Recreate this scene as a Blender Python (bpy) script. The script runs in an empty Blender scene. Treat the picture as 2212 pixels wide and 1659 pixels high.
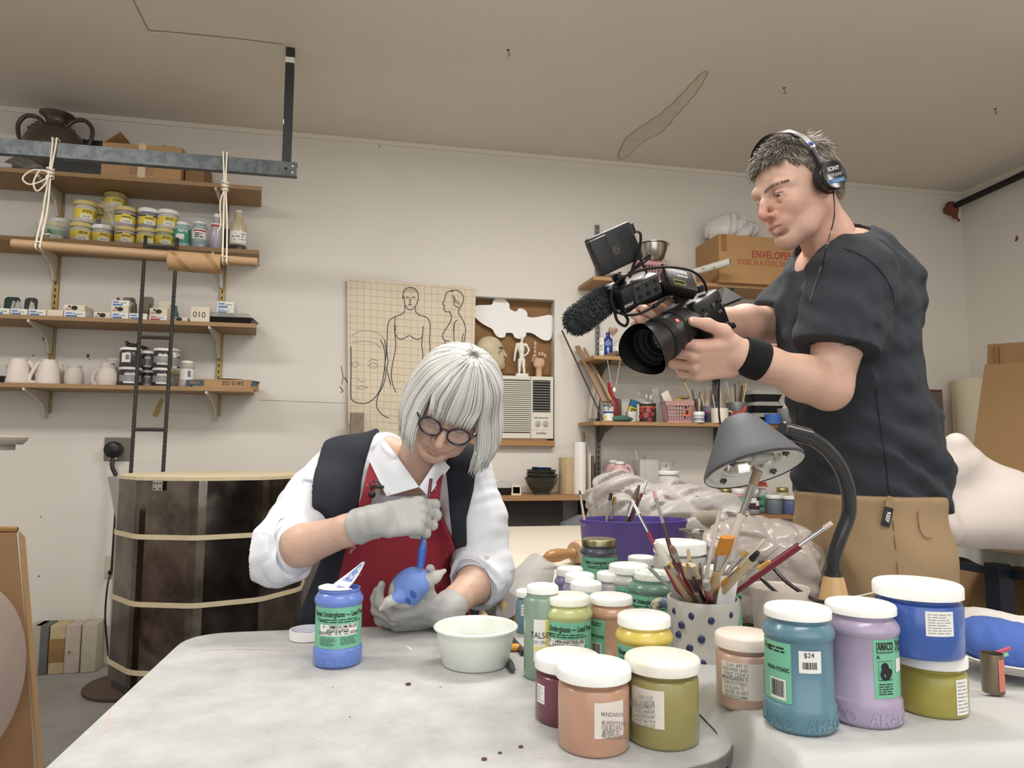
import bpy,bmesh,math,random
import numpy as np
from mathutils import Vector,Matrix,Euler
PI=math.pi
rnd=random.Random(7)
C=bpy.context.scene.collection
V=Vector
FPX=1534.0
CAM=V((0,0,1.09))
_yaw,_pit,_rol=math.radians(11.38),math.radians(5.12),math.radians(0.38)
_fw=V((math.sin(_yaw)*math.cos(_pit),math.cos(_yaw)*math.cos(_pit),math.sin(_pit)))
_rt0=V((math.cos(_yaw),-math.sin(_yaw),0))
_up0=_rt0.cross(_fw)
_rt=_rt0*math.cos(_rol)+_up0*math.sin(_rol)
_up=_up0*math.cos(_rol)-_rt0*math.sin(_rol)
def ray(px,py):return _fw+_rt*((px-1106)/FPX)+_up*((829.5-py)/FPX)
def at(px,py,Z):return CAM+ray(px,py)*Z
def on_z(px,py,z):r=ray(px,py);return CAM+r*((z-CAM.z)/r.z)
def on_y(px,py,y):r=ray(px,py);return CAM+r*((y-CAM.y)/r.y)
def on_x(px,py,x):r=ray(px,py);return CAM+r*((x-CAM.x)/r.x)
def depth(p):return(V(p)-CAM).dot(_fw)
def mpp(p):return depth(p)/FPX
TZ=0.705
WY=4.0
WX=3.91
CZ=2.84
cam_d=bpy.data.cameras.new('camera');cam=bpy.data.objects.new('camera',cam_d);C.objects.link(cam)
_m=Matrix.Identity(4)
for i in range(3):_m[i][0],_m[i][1],_m[i][2],_m[i][3]=_rt[i],_up[i],-_fw[i],CAM[i]
cam.matrix_world=_m
cam_d.sensor_fit='HORIZONTAL';cam_d.sensor_width=36;cam_d.lens=36*FPX/2212;cam_d.clip_start=.02
bpy.context.scene.camera=cam
def lin(c):
 if isinstance(c,(int,float)):c=(c,c,c)
 o=[];g_=.3*c[0]+.59*c[1]+.11*c[2]
 for x in[g_+(x-g_)*.86 for x in c[:3]]:
  x=x/255.0
  o.append(x/12.92 if x<=.04045 else((x+.055)/1.055)**2.4)
 return tuple(o)+(1.0,)
_mats={}
def M(name,col,rough=.5,metal=0,var=0,vs=8,bump=0,bs=60,alpha=1,trans=0,ior=1.45,sss=0,coat=0,spec=.5,sheen=0,col2=None,stretch=None,thr=None,emit=0,attr=None):
 """procedural material: base colour, optional noise mix towards col2 (or a darker tone), optional bump"""
 if name in _mats:return _mats[name]
 m=bpy.data.materials.new(name);m.use_nodes=True;_mats[name]=m
 nt=m.node_tree;N=nt.nodes;L=nt.links;b=N['Principled BSDF']
 b.inputs['Base Color'].default_value=lin(col);b.inputs['Roughness'].default_value=rough
 b.inputs['Metallic'].default_value=metal;b.inputs['IOR'].default_value=ior
 b.inputs['Specular IOR Level'].default_value=spec
 if alpha<1:b.inputs['Alpha'].default_value=alpha
 if trans:b.inputs['Transmission Weight'].default_value=trans
 if sss:
  b.inputs['Subsurface Weight'].default_value=sss;b.inputs['Subsurface Radius'].default_value=(1,.35,.2)
  b.inputs['Subsurface Scale'].default_value=.006
 if coat:b.inputs['Coat Weight'].default_value=coat;b.inputs['Coat Roughness'].default_value=.15
 if sheen:b.inputs['Sheen Weight'].default_value=sheen
 if emit:b.inputs['Emission Color'].default_value=lin(col);b.inputs['Emission Strength'].default_value=emit
 tc=None
 def coords():
  nonlocal tc
  if tc is None:
   t=N.new('ShaderNodeTexCoord');mp=N.new('ShaderNodeMapping');L.new(t.outputs['Object'],mp.inputs['Vector'])
   if stretch:mp.inputs['Scale'].default_value=stretch
   tc=mp.outputs['Vector']
  return tc
 src=None
 if attr:
  a=N.new('ShaderNodeAttribute');a.attribute_name=attr;src=a.outputs['Color'];L.new(src,b.inputs['Base Color'])
 if var:
  n=N.new('ShaderNodeTexNoise');n.inputs['Scale'].default_value=vs;n.inputs['Detail'].default_value=6;n.inputs['Roughness'].default_value=.62
  L.new(coords(),n.inputs['Vector'])
  r=N.new('ShaderNodeValToRGB');a0,a1=thr if thr else(.3,.72)
  r.color_ramp.elements[0].position=a0;r.color_ramp.elements[1].position=a1
  r.color_ramp.elements[0].color=(0,0,0,1);r.color_ramp.elements[1].color=(var,var,var,1)
  L.new(n.outputs['Fac'],r.inputs['Fac'])
  x=N.new('ShaderNodeMix');x.data_type='RGBA'
  x.inputs['A'].default_value=lin(col)
  if src is not None:L.new(src,x.inputs['A'])
  x.inputs['B'].default_value=lin(col2)if col2 else tuple(c*.45 for c in lin(col)[:3])+(1,)
  L.new(r.outputs['Color'],x.inputs['Factor']);L.new(x.outputs['Result'],b.inputs['Base Color'])
 if bump:
  n=N.new('ShaderNodeTexNoise');n.inputs['Scale'].default_value=bs;n.inputs['Detail'].default_value=5
  L.new(coords(),n.inputs['Vector'])
  u=N.new('ShaderNodeBump');u.inputs['Strength'].default_value=min(1,bump);u.inputs['Distance'].default_value=.004 if bs<200 else .0015
  L.new(n.outputs['Fac'],u.inputs['Height']);L.new(u.outputs['Normal'],b.inputs['Normal'])
 return m
def smooth_path(pts,n=6,closed=False):
 """Catmull-Rom through the points"""
 P=[V(p)for p in pts]
 if len(P)<3:return P
 out=[]
 k=len(P)
 for i in range(k if closed else k-1):
  if closed:p0,p1,p2,p3=P[(i-1)%k],P[i],P[(i+1)%k],P[(i+2)%k]
  else:p0,p1,p2,p3=P[max(i-1,0)],P[i],P[i+1],P[min(i+2,k-1)]
  for j in range(n):
   t=j/n
   out.append(.5*((2*p1)+(p2-p0)*t+(2*p0-5*p1+4*p2-p3)*t*t+(3*p1-p0-3*p2+p3)*t**3))
 if not closed:out.append(P[-1])
 return out
def basis(z,x=None):
 """rotation whose local z is along z (and local x near x)"""
 z=V(z).normalized()
 if x is None:x=V((1,0,0))if abs(z.x)<.9 else V((0,1,0))
 y=z.cross(V(x)).normalized();x=y.cross(z)
 return Matrix((x,y,z)).transposed().to_4x4()
def TR(loc=(0,0,0),rot=(0,0,0),s=None):
 m=Matrix.Translation(V(loc))@Euler(rot).to_matrix().to_4x4()
 if s is not None:m=m@Matrix.Diagonal((s[0],s[1],s[2],1))if not isinstance(s,(int,float))else m@Matrix.Scale(s,4)
 return m
def frame(o,x,z):
 """matrix with origin o, local x along x, local z near z"""
 x=V(x).normalized();y=V(z).cross(x).normalized();z=x.cross(y)
 m=Matrix((x,y,z)).transposed().to_4x4();m.translation=V(o);return m
_boxc={}
class MB:
 def __init__(s,T=None):s.v=[];s.f=[];s.mi=[];s.T=T or Matrix.Identity(4);s.m=0;s.cols=None
 def raw(s,vs,fs,T=None,m=None):
  T=s.T@T if T is not None else s.T
  b=len(s.v)
  s.v.extend([T@V(p)for p in vs]);s.f.extend([tuple(b+i for i in f)for f in fs]);s.mi.extend([s.m if m is None else m]*len(fs))
  return s
 def box(s,c,d,bev=0,T=None,m=None,seg=2):
  """box centre c, size d"""
  key=(round(d[0],5),round(d[1],5),round(d[2],5),bev,seg)
  if key not in _boxc:
   bm=bmesh.new();bmesh.ops.create_cube(bm,size=1)
   for v in bm.verts:v.co=V((v.co.x*d[0],v.co.y*d[1],v.co.z*d[2]))
   if bev>0:bmesh.ops.bevel(bm,geom=bm.edges[:],offset=min(bev,min(d)*.49),segments=seg,profile=.5,affect='EDGES')
   bm.verts.index_update()
   _boxc[key]=([v.co.copy()for v in bm.verts],[tuple(v.index for v in f.verts)for f in bm.faces]);bm.free()
  vs,fs=_boxc[key]
  X=Matrix.Translation(V(c));X=T@X if T is not None else X
  return s.raw(vs,fs,X,m)
 def b2(s,p,q,bev=0,T=None,m=None):
  p,q=V(p),V(q);return s.box((p+q)/2,[abs(q[i]-p[i])for i in range(3)],bev,T,m)
 def lathe(s,prof,seg=32,T=None,m=None,a0=0,a1=2*PI,sx=1,sy=1,cap=False):
  """profile of (r, z); closed in angle when a full turn"""
  full=abs(a1-a0-2*PI)<1e-6;n=seg if full else seg+1
  vs=[];fs=[]
  for r,z in prof:
   for i in range(n):
    a=a0+(a1-a0)*i/seg;vs.append((r*math.cos(a)*sx,r*math.sin(a)*sy,z))
  for j in range(len(prof)-1):
   for i in range(seg):
    k=(i+1)%n
    fs.append((j*n+i,j*n+k,(j+1)*n+k,(j+1)*n+i))
  if cap and full:
   if prof[0][0]>1e-6:fs.append(tuple(range(n-1,-1,-1)))
   if prof[-1][0]>1e-6:fs.append(tuple((len(prof)-1)*n+i for i in range(n)))
  return s.raw(vs,fs,T,m)
 def cyl(s,p,q,r,r2=None,seg=20,m=None,bev=0):
  p,q=V(p),V(q);L=(q-p).length;r2=r if r2 is None else r2
  T=Matrix.Translation(p)@basis(q-p)
  if bev:pr=[(r-bev,0),(r,bev),(r2,L-bev),(r2-bev,L)]
  else:pr=[(r,0),(r2,L)]
  return s.lathe(pr,seg,T,m,cap=True)
 def tube(s,pts,r,seg=8,m=None,closed=False,sub=0,flat=None,cap=True):
  """swept tube; r number or list; flat=(sx,sy) squashes the section"""
  if sub:
   rs0=r if isinstance(r,(list,tuple))else None
   n0=len(pts);pts=smooth_path(pts,sub,closed)
   if rs0 is not None:
    r=[rs0[min(int(i/sub),n0-1)]*(1-(i%sub)/sub)+rs0[min(int(i/sub)+1,n0-1)]*((i%sub)/sub)for i in range(len(pts))]
  P=[V(p)for p in pts];n=len(P);R=r if isinstance(r,(list,tuple))else[r]*n
  fx,fy=flat or(1,1)
  vs=[];fs=[];nrm=None
  for i in range(n):
   t=(P[(i+1)%n]-P[i-1])if closed or 0<i<n-1 else(P[1]-P[0]if i==0 else P[-1]-P[-2])
   if t.length<1e-9:t=V((0,0,1))
   t.normalize()
   if nrm is None:
    a=V((0,0,1))if abs(t.z)<.9 else V((1,0,0));nrm=(a-t*a.dot(t)).normalized()
   else:
    nrm=nrm-t*nrm.dot(t)
    nrm=nrm.normalized()if nrm.length>1e-6 else t.orthogonal().normalized()
   bn=t.cross(nrm)
   for k in range(seg):
    a=2*PI*k/seg;vs.append(P[i]+nrm*(math.cos(a)*R[i]*fx)+bn*(math.sin(a)*R[i]*fy))
  for i in range(n if closed else n-1):
   j=(i+1)%n
   for k in range(seg):
    l=(k+1)%seg;fs.append((i*seg+k,i*seg+l,j*seg+l,j*seg+k))
  if cap and not closed:fs.append(tuple(range(seg-1,-1,-1)));fs.append(tuple((n-1)*seg+k for k in range(seg)))
  return s.raw(vs,fs,None,m)
 def ball(s,c,r,T=None,m=None,u=20,w=12):
  r=(r,r,r)if isinstance(r,(int,float))else r
  X=Matrix.Translation(V(c));X=T@X if T is not None else X
  vs=[(0,0,-r[2])];fs=[]
  for j in range(1,w):
   ph=-PI/2+PI*j/w
   for i in range(u):a=2*PI*i/u;vs.append((r[0]*math.cos(ph)*math.cos(a),r[1]*math.cos(ph)*math.sin(a),r[2]*math.sin(ph)))
  vs.append((0,0,r[2]));t=len(vs)-1
  for i in range(u):
   k=(i+1)%u;fs.append((0,1+k,1+i));fs.append((t,t-u+i,t-u+k))
   for j in range(w-2):fs.append((1+j*u+i,1+j*u+k,1+(j+1)*u+k,1+(j+1)*u+i))
  return s.raw(vs,fs,X,m)
 def prism(s,poly,z0,z1,T=None,m=None,ms=None,bev=0):
  """polygon in local xy extruded z0..z1"""
  n=len(poly);vs=[(p[0],p[1],z0)for p in poly]+[(p[0],p[1],z1)for p in poly]
  s.raw(vs,[tuple(range(n-1,-1,-1)),tuple(range(n,2*n))],T,m)
  b=len(s.v)-2*n;mm=s.m if m is None else m;mm=mm if ms is None else ms
  for i in range(n):k=(i+1)%n;s.f.append((b+i,b+k,b+n+k,b+n+i));s.mi.append(mm)
  return s
 def grid(s,fn,nu,nv,T=None,m=None,closeu=False):
  vs=[fn(i/(nu if closeu else nu-1),j/(nv-1))for j in range(nv)for i in range(nu)]
  fs=[]
  for j in range(nv-1):
   for i in range(nu if closeu else nu-1):
    k=(i+1)%nu;fs.append((j*nu+i,j*nu+k,(j+1)*nu+k,(j+1)*nu+i))
  return s.raw(vs,fs,T,m)
 def text(s,t,size,T=None,m=None,align='CENTER',bold=0,wrap=None,sx=1,lead=1.0,thick=0,space=1,off=(0,0,0),fit=None):
  """lettering in local xy plane (z out); wrap=r bends it round the local y axis at radius r. Flat ink lies just proud of its surface"""
  vs,fs=glyphs(t,size,align,bold,sx,lead,thick,space)
  if fit and vs:
   w_=max(p[0]for p in vs)-min(p[0]for p in vs)
   if w_>fit:vs=[(x*fit/w_,y,z)for x,y,z in vs]
  vs=[(x+off[0],y+off[1],z+off[2])for x,y,z in vs]
  if wrap:vs=[((wrap+z)*math.sin(x/wrap),y,(wrap+z)*math.cos(x/wrap))for x,y,z in vs]
  return s.raw(vs,fs,T,m)
 def build(s,name,mat,parent=None,smooth=40,local=False):
  """link as one mesh; vertices given in world space unless local"""
  me=bpy.data.meshes.new(name)
  vs=s.v
  if parent is not None and not local:
   I=MW[parent.name].inverted();vs=[I@p for p in vs]
  me.from_pydata([tuple(p)for p in vs],[],s.f)
  return finish(me,name,mat,parent,smooth,s.mi)
MW={}
def finish(me,name,mat,parent=None,smooth=40,mi=None):
 ms=mat if isinstance(mat,(list,tuple))else[mat]
 for m in ms:me.materials.append(m)
 if mi is not None and len(ms)>1:me.polygons.foreach_set('material_index',[min(i,len(ms)-1)for i in mi])
 if smooth:
  me.polygons.foreach_set('use_smooth',[True]*len(me.polygons))
  if smooth<180:me.set_sharp_from_angle(angle=math.radians(smooth))
 me.update()
 o=bpy.data.objects.new(name,me);C.objects.link(o)
 if parent is not None:o.parent=parent;MW[o.name]=MW[parent.name].copy()
 else:MW[o.name]=Matrix.Identity(4)
 return o
_gl={}
def glyphs(t,size,align,bold,sx,lead,thick=0,space=1):
 key=(t,align,bold,lead,thick,space)
 if key not in _gl:
  cu=bpy.data.curves.new('lettering','FONT');cu.body=t;cu.size=1;cu.align_x=align;cu.offset=bold;cu.space_line=lead;cu.resolution_u=3;cu.extrude=thick;cu.space_character=space
  ob=bpy.data.objects.new('lettering',cu);C.objects.link(ob)
  dg=bpy.context.evaluated_depsgraph_get();ev=ob.evaluated_get(dg);me=ev.to_mesh()
  _gl[key]=([tuple(v.co)for v in me.vertices],[tuple(p.vertices)for p in me.polygons])
  ev.to_mesh_clear();bpy.data.objects.remove(ob);bpy.data.curves.remove(cu)
 vs,fs=_gl[key]
 return[(x*size*sx,y*size,z*size)for x,y,z in vs],fs
def thing(name,label,cat,loc=(0,0,0),rot=(0,0,0),group=None):
 o=bpy.data.objects.new(name,None);o.empty_display_size=.05;C.objects.link(o)
 o.location=loc;o.rotation_euler=rot;MW[o.name]=TR(loc,rot)
 return tag(o,label,cat,group)
def tag(o,label,cat,group=None,kind=None):
 if label:o['label']=label
 if cat:o['category']=cat
 if group:o['group']=group
 if kind:o['kind']=kind
 return o
def struct(o):o['kind']='structure';return o
def one(mb,name,mat,label,cat,group=None,smooth=40):
 """a thing that is one mesh: origin moved to its base"""
 lo=[min(p[i]for p in mb.v)for i in range(3)];hi=[max(p[i]for p in mb.v)for i in range(3)]
 b=V(((lo[0]+hi[0])/2,(lo[1]+hi[1])/2,lo[2]))
 mb.v=[p-b for p in mb.v]
 o=mb.build(name,mat,None,smooth);o.location=b;MW[o.name]=Matrix.Translation(b)
 return tag(o,label,cat,group)
def dup(root,loc,rz=None,label=None,group=None):
 r=root.copy();C.objects.link(r);r.location=loc
 if rz is not None:r.rotation_euler.z=rz
 MW[r.name]=TR(loc,r.rotation_euler)
 if label:r['label']=label
 if group:r['group']=group
 for ch in list(root.children):
  c=ch.copy();C.objects.link(c);c.parent=r
  for g in list(ch.children):d=g.copy();C.objects.link(d);d.parent=c
 return r
class Vol:
 def __init__(s,lo,hi,h):
  s.lo=np.array(lo,float);s.h=h;s.n=np.ceil((np.array(hi,float)-s.lo)/h).astype(int)+1
  s.d=np.full(s.n,9.0,np.float32)
 def sub(s,lo,hi):
  a=np.clip(np.floor((np.array(lo)-s.lo)/s.h).astype(int),0,s.n);b=np.clip(np.ceil((np.array(hi)-s.lo)/s.h).astype(int)+1,0,s.n)
  if np.any(b<=a):return None
  sl=tuple(slice(a[i],b[i])for i in range(3))
  ax=[(s.lo[i]+s.h*np.arange(a[i],b[i])).astype(np.float32)for i in range(3)]
  return sl,ax[0][:,None,None],ax[1][None,:,None],ax[2][None,None,:]
 def op(s,fn,lo,hi,k,mode):
  r=s.sub(np.array(lo)-k-3*s.h,np.array(hi)+k+3*s.h)
  if r is None:return
  sl,X,Y,Z=r
  b=fn(X,Y,Z).astype(np.float32);a=s.d[sl]
  if mode=='+':
   if k>0:hh=np.clip(.5+.5*(b-a)/k,0,1);hh=np.where(a>8,0,hh);s.d[sl]=np.where(a>8,b,b*(1-hh)+a*hh-k*hh*(1-hh))
   else:s.d[sl]=np.minimum(a,b)
  elif mode=='-':
   if k>0:hh=np.clip(.5-.5*(a+b)/k,0,1);s.d[sl]=a*(1-hh)-b*hh+k*hh*(1-hh)
   else:s.d[sl]=np.maximum(a,-b)
 def cone(s,p,q,r1,r2=None,k=.01,mode='+'):
  """rounded cone between two points"""
  r2=r1 if r2 is None else r2
  p=np.array(p,float);q=np.array(q,float);ba=q-p;l2=ba@ba+1e-12
  def fn(X,Y,Z):
   x,y,z=X-p[0],Y-p[1],Z-p[2]
   t=np.clip((x*ba[0]+y*ba[1]+z*ba[2])/l2,0,1)
   return np.sqrt((x-ba[0]*t)**2+(y-ba[1]*t)**2+(z-ba[2]*t)**2)-(r1+(r2-r1)*t)
  R=max(r1,r2);s.op(fn,np.minimum(p,q)-R,np.maximum(p,q)+R,k,mode)
 def chain(s,pts,rs,k=.01,mode='+',sub=0):
  if sub:
   n0=len(pts);P=smooth_path(pts,sub);rs=[rs[min(int(i/sub),n0-1)]*(1-(i%sub)/sub)+rs[min(int(i/sub)+1,n0-1)]*((i%sub)/sub)for i in range(len(P))];pts=P
  for i in range(len(pts)-1):s.cone(pts[i],pts[i+1],rs[i],rs[i+1],k,mode)
 def ell(s,c,r,R=None,k=.01,mode='+'):
  """ellipsoid, R = 3x3 or 4x4 rotation (columns are axes)"""
  c=np.array(c,float);r=np.array(r if hasattr(r,'__len__')else(r,r,r),float)
  A=np.eye(3)if R is None else np.array([[R[i][j]for j in range(3)]for i in range(3)])
  ext=np.sqrt(((A*r)**2).sum(1))
  def fn(X,Y,Z):
   x,y,z=X-c[0],Y-c[1],Z-c[2]
   l=[(A[0,i]*x+A[1,i]*y+A[2,i]*z)for i in range(3)]
   k0=np.sqrt((l[0]/r[0])**2+(l[1]/r[1])**2+(l[2]/r[2])**2)+1e-9
   k1=np.sqrt((l[0]/r[0]**2)**2+(l[1]/r[1]**2)**2+(l[2]/r[2]**2)**2)+1e-9
   return np.where(k0<.02,-r.min(),k0*(k0-1)/k1)
  s.op(fn,c-ext,c+ext,k,mode)
 def rbox(s,c,half,rad,R=None,k=.01,mode='+'):
  c=np.array(c,float);hf=np.array(half,float)-rad
  A=np.eye(3)if R is None else np.array([[R[i][j]for j in range(3)]for i in range(3)])
  ext=np.abs(A)@np.array(half,float)
  def fn(X,Y,Z):
   x,y,z=X-c[0],Y-c[1],Z-c[2]
   q=[np.abs(A[0,i]*x+A[1,i]*y+A[2,i]*z)-hf[i]for i in range(3)]
   o=np.sqrt(np.maximum(q[0],0)**2+np.maximum(q[1],0)**2+np.maximum(q[2],0)**2)
   return o+np.minimum(np.maximum(q[0],np.maximum(q[1],q[2])),0)-rad
  s.op(fn,c-ext,c+ext,k,mode)
 def axes(s):
  return[(s.lo[i]+s.h*np.arange(s.n[i])).astype(np.float32)for i in range(3)]
 def XYZ(s):
  a=s.axes();return a[0][:,None,None],a[1][None,:,None],a[2][None,None,:]
 def copy(s):
  o=Vol.__new__(Vol);o.lo=s.lo;o.h=s.h;o.n=s.n;o.d=s.d.copy();return o
 def mesh(s):
  """naive surface nets -> (verts Nx3, quads Mx4)"""
  d=s.d;n=s.n;ins=d<0
  c=np.zeros(n-1,np.uint8)
  for i in(0,1):
   for j in(0,1):
    for k in(0,1):c+=ins[i:n[0]-1+i,j:n[1]-1+j,k:n[2]-1+k]
  I=np.argwhere((c>0)&(c<8));idx=np.full(n-1,-1,np.int32);idx[I[:,0],I[:,1],I[:,2]]=np.arange(len(I))
  cor={(i,j,k):d[I[:,0]+i,I[:,1]+j,I[:,2]+k]for i in(0,1)for j in(0,1)for k in(0,1)}
  acc=np.zeros((len(I),3));cnt=np.zeros(len(I))
  for a in range(3):
   for u in(0,1):
    for w in(0,1):
     p=[0,0,0];o=[x for x in range(3)if x!=a];p[o[0]]=u;p[o[1]]=w;q=list(p);q[a]=1
     A,B=cor[tuple(p)],cor[tuple(q)];x=(A<0)!=(B<0)
     t=np.where(x,A/np.where(x,A-B,1),0);pt=np.zeros((len(I),3));pt[:]=p;pt[:,a]=t
     acc+=pt*x[:,None];cnt+=x
  vs=s.lo+s.h*(I+acc/cnt[:,None])
  Q=[]
  for a in range(3):
   b,e=(a+1)%3,(a+2)%3
   sl0=[slice(None)]*3;sl1=[slice(None)]*3;sl0[a]=slice(0,n[a]-1);sl1[a]=slice(1,n[a])
   A,B=ins[tuple(sl0)],ins[tuple(sl1)]
   E=np.argwhere(A!=B);E=E[(E[:,b]>0)&(E[:,e]>0)&(E[:,b]<n[b]-1)&(E[:,e]<n[e]-1)]
   flip=B[E[:,0],E[:,1],E[:,2]]
   def at_(db,de):F=E.copy();F[:,b]+=db;F[:,e]+=de;return idx[F[:,0],F[:,1],F[:,2]]
   q=np.stack([at_(-1,-1),at_(0,-1),at_(0,0),at_(-1,0)],1)
   q[flip]=q[flip][:,::-1];Q.append(q)
  return vs,np.concatenate(Q)
def relax(vs,Q,it=2,lam=.5):
 vs=vs.copy();e=np.concatenate([Q[:,[0,1]],Q[:,[1,2]],Q[:,[2,3]],Q[:,[3,0]]]);e=np.concatenate([e,e[:,::-1]])
 cnt=np.bincount(e[:,0],minlength=len(vs))[:,None]
 for _ in range(it):
  a=np.stack([np.bincount(e[:,0],weights=vs[e[:,1],i],minlength=len(vs))for i in range(3)],1)
  vs+=lam*(a/np.maximum(cnt,1)-vs)
 return vs
def main_pieces(v,q,share=.04):
 """drop stray crumbs: keep connected pieces that hold a fair share of the surface"""
 lab=np.arange(len(v));e=np.concatenate([q[:,[0,1]],q[:,[1,2]],q[:,[2,3]]])
 while True:
  m=np.minimum(lab[e[:,0]],lab[e[:,1]]);new=lab.copy();np.minimum.at(new,e[:,0],m);np.minimum.at(new,e[:,1],m);new=new[new]
  if(new==lab).all():break
  lab=new
 c=np.bincount(lab,minlength=len(v));keep=c[lab]>=share*c.max();idx=np.cumsum(keep)-1
 return v[keep],idx[q[keep[q[:,0]]]]
def sdf_obj(parts,name,mat,parent=None,it=1,colfn=None,smooth=180,mfn=None):
 """one mesh object out of one or more Vol fields (world space)"""
 VS,QS,b=[],[],0
 for vol in(parts if isinstance(parts,(list,tuple))else[parts]):
  v,q=vol.mesh()if isinstance(vol,Vol)else vol
  v,q=main_pieces(v,q)
  if it:v=relax(v,q,it)
  VS.append(v);QS.append(q+b);b+=len(v)
 v,q=np.concatenate(VS),np.concatenate(QS)
 me=bpy.data.meshes.new(name)
 w=v
 if parent is not None:
  I=np.array(MW[parent.name].inverted());w=v@I[:3,:3].T+I[:3,3]
 me.vertices.add(len(v));me.vertices.foreach_set('co',w.astype(np.float32).ravel())
 me.loops.add(len(q)*4);me.loops.foreach_set('vertex_index',q.astype(np.int32).ravel())
 me.polygons.add(len(q));me.polygons.foreach_set('loop_start',np.arange(0,len(q)*4,4,dtype=np.int32))
 me.update(calc_edges=True);me.validate()
 if colfn is not None:
  c=colfn(v);a=me.color_attributes.new('tint','FLOAT_COLOR','POINT')
  a.data.foreach_set('color',np.concatenate([c,np.ones((len(c),1))],1).astype(np.float32).ravel())
 mi=None
 if mfn is not None:mi=mfn(v[q].mean(1)).astype(int).tolist()
 return finish(me,name,mat,parent,smooth,mi)
def nz(v,s,seed=0):
 """cheap smooth pseudo-noise on Nx3 points, about -1..1"""
 r=np.random.RandomState(seed);o=0
 for i in range(6):
  k=r.normal(size=3)*s*(1+.5*i);o=o+np.sin(v@k+r.uniform(0,6.28))/(1+.35*i)
 return o/3.2
# ================================================================ the room
m_wall=M('painted_wall',(221,216,207),.75,var=.22,vs=1.6,col2=(205,198,186),bump=.05,bs=90)
m_ceil=M('painted_ceiling',(226,218,206),.8,var=.5,vs=1.1,col2=(208,198,186),bump=.05,bs=60)
m_floor=M('concrete_floor',(150,146,140),.55,var=.5,vs=5,col2=(112,108,103),bump=.15,bs=40)
m_trim=M('painted_trim',(222,214,200),.6)
X0,Y0=-3.4,-1.6
NX0,NX1,NZ0,NZ1,ND=.49,1.058,1.095,1.96,.085
mb=MB()
for a,b,c,d in((X0,NX0,-.1,CZ+.1),(NX1,WX,-.1,CZ+.1),(NX0,NX1,-.1,NZ0),(NX0,NX1,NZ1,CZ+.1)):mb.b2((a,WY,c),(b,WY+.06,d))
for a,b,c,d in((NX0-.02,NX0,NZ0,NZ1),(NX1,NX1+.02,NZ0,NZ1),(NX0,NX1,NZ1,NZ1+.02),(NX0,NX1,NZ0-.02,NZ0)):mb.b2((a,WY+.05,c),(b,WY+.12,d))
struct(mb.build('wall_back',m_wall,smooth=0))
struct(MB().b2((WX,Y0,-.1),(WX+.08,WY+.1,CZ+.1)).build('wall_right',m_wall,smooth=0))
struct(MB().b2((X0-.08,Y0,-.1),(X0,WY+.1,CZ+.1)).build('wall_left',m_wall,smooth=0))
struct(MB().b2((X0,Y0-.08,-.1),(WX,Y0,CZ+.1)).build('wall_front',m_wall,smooth=0))
struct(MB().b2((X0,Y0,-.08),(WX,WY+.1,0)).build('floor',m_floor,smooth=0))
struct(MB().b2((X0,Y0,CZ),(WX,WY+.1,CZ+.06)).build('ceiling',m_ceil,smooth=0))
struct(MB().b2((X0,WY-.008,CZ-.028),(WX,WY,CZ),.003).build('trim_1',m_trim,smooth=0))
struct(MB().b2((WX-.008,Y0,CZ-.028),(WX,WY,CZ),.003).build('trim_2',m_trim,smooth=0))
mb=MB();mb.b2((NX0+.001,WY+ND,NZ0+.001),(NX1-.001,WY+ND+.012,NZ1-.001))
mb.m=1;mb.b2((.55,WY+ND-.004,1.495),(1.05,WY+ND-.001,1.525))
one(mb,'hardboard_panel',[M('hardboard',(150,108,62),.75,var=.3,vs=30,col2=(118,82,45)),M('hardboard_stain',(112,78,42),.8,var=.5,vs=40)],'brown hardboard panel closing the wall niche above the air conditioner','panel',smooth=0)
m_crack=M('crack',(120,108,92),.9);m_flake=M('bare_plaster',(235,230,220),.9)
def onceil(pts):return[on_z(x,y,CZ-.0015)for x,y in pts]
mb=MB();mb.tube(onceil([(288,0),(303,30),(320,65)]),.0013,5);mb.tube(onceil([(320,65),(420,74),(520,84),(612,96)]),.0013,5)
mb.m=1;mb.tube(onceil([(318,70),(370,71),(420,79),(470,83)]),.004,5,flat=(.2,1))
o=mb.build('ceiling_seam',[m_crack,m_flake]);tag(o,'cracked ceiling panel seam leading to the hanging steel post','crack');struct(o)
m_stain=M('water_stain',(205,194,178),.85,var=.6,vs=22,col2=(222,213,200),thr=(.38,.62));m_ring=M('stain_ring',(178,160,132),.9)
pts=[(1335,338),(1352,300),(1385,274),(1440,236),(1490,185),(1520,155),(1526,165),(1500,205),(1465,245),(1430,285),(1400,300),(1375,320),(1350,342)]
P_=onceil(pts);mb=MB();mb.raw(P_,[tuple(range(len(P_)))]);mb.m=1;mb.tube([p+V((.004*math.sin(3*i),.004*math.cos(5*i),0))for i,p in enumerate(smooth_path(P_,4,True))],.0035,5,closed=True,flat=(.1,1))
o=mb.build('ceiling_water_stain',[m_stain,m_ring],smooth=0);tag(o,'long brown water stain on the ceiling','stain');struct(o)
for px,py in((1098,108),(1694,190),(2150,235)):
 p=on_z(px,py,CZ);T=Matrix.Translation(p)
 mb=MB(T);mb.tube([(0,0,0),(0,0,-.012),(.006,0,-.02),(.004,0,-.028),(-.004,0,-.026)],.0015,6,sub=3);mb.m=1;mb.lathe([(0,-.002),(.006,-.001),(.008,0)],10)
 lab={1098:'small bent wire hook in the ceiling above the center wall',1694:'small bent wire hook in the ceiling above the standing man',2150:'small bent wire hook in the ceiling at the far right'}[px]
 one(mb,'ceiling_hook',[M('hook_wire',(95,80,62),.5,.6),M('rusty',(120,75,45),.9,var=.5,vs=60)],lab,'hook','ceiling hooks')
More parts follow.
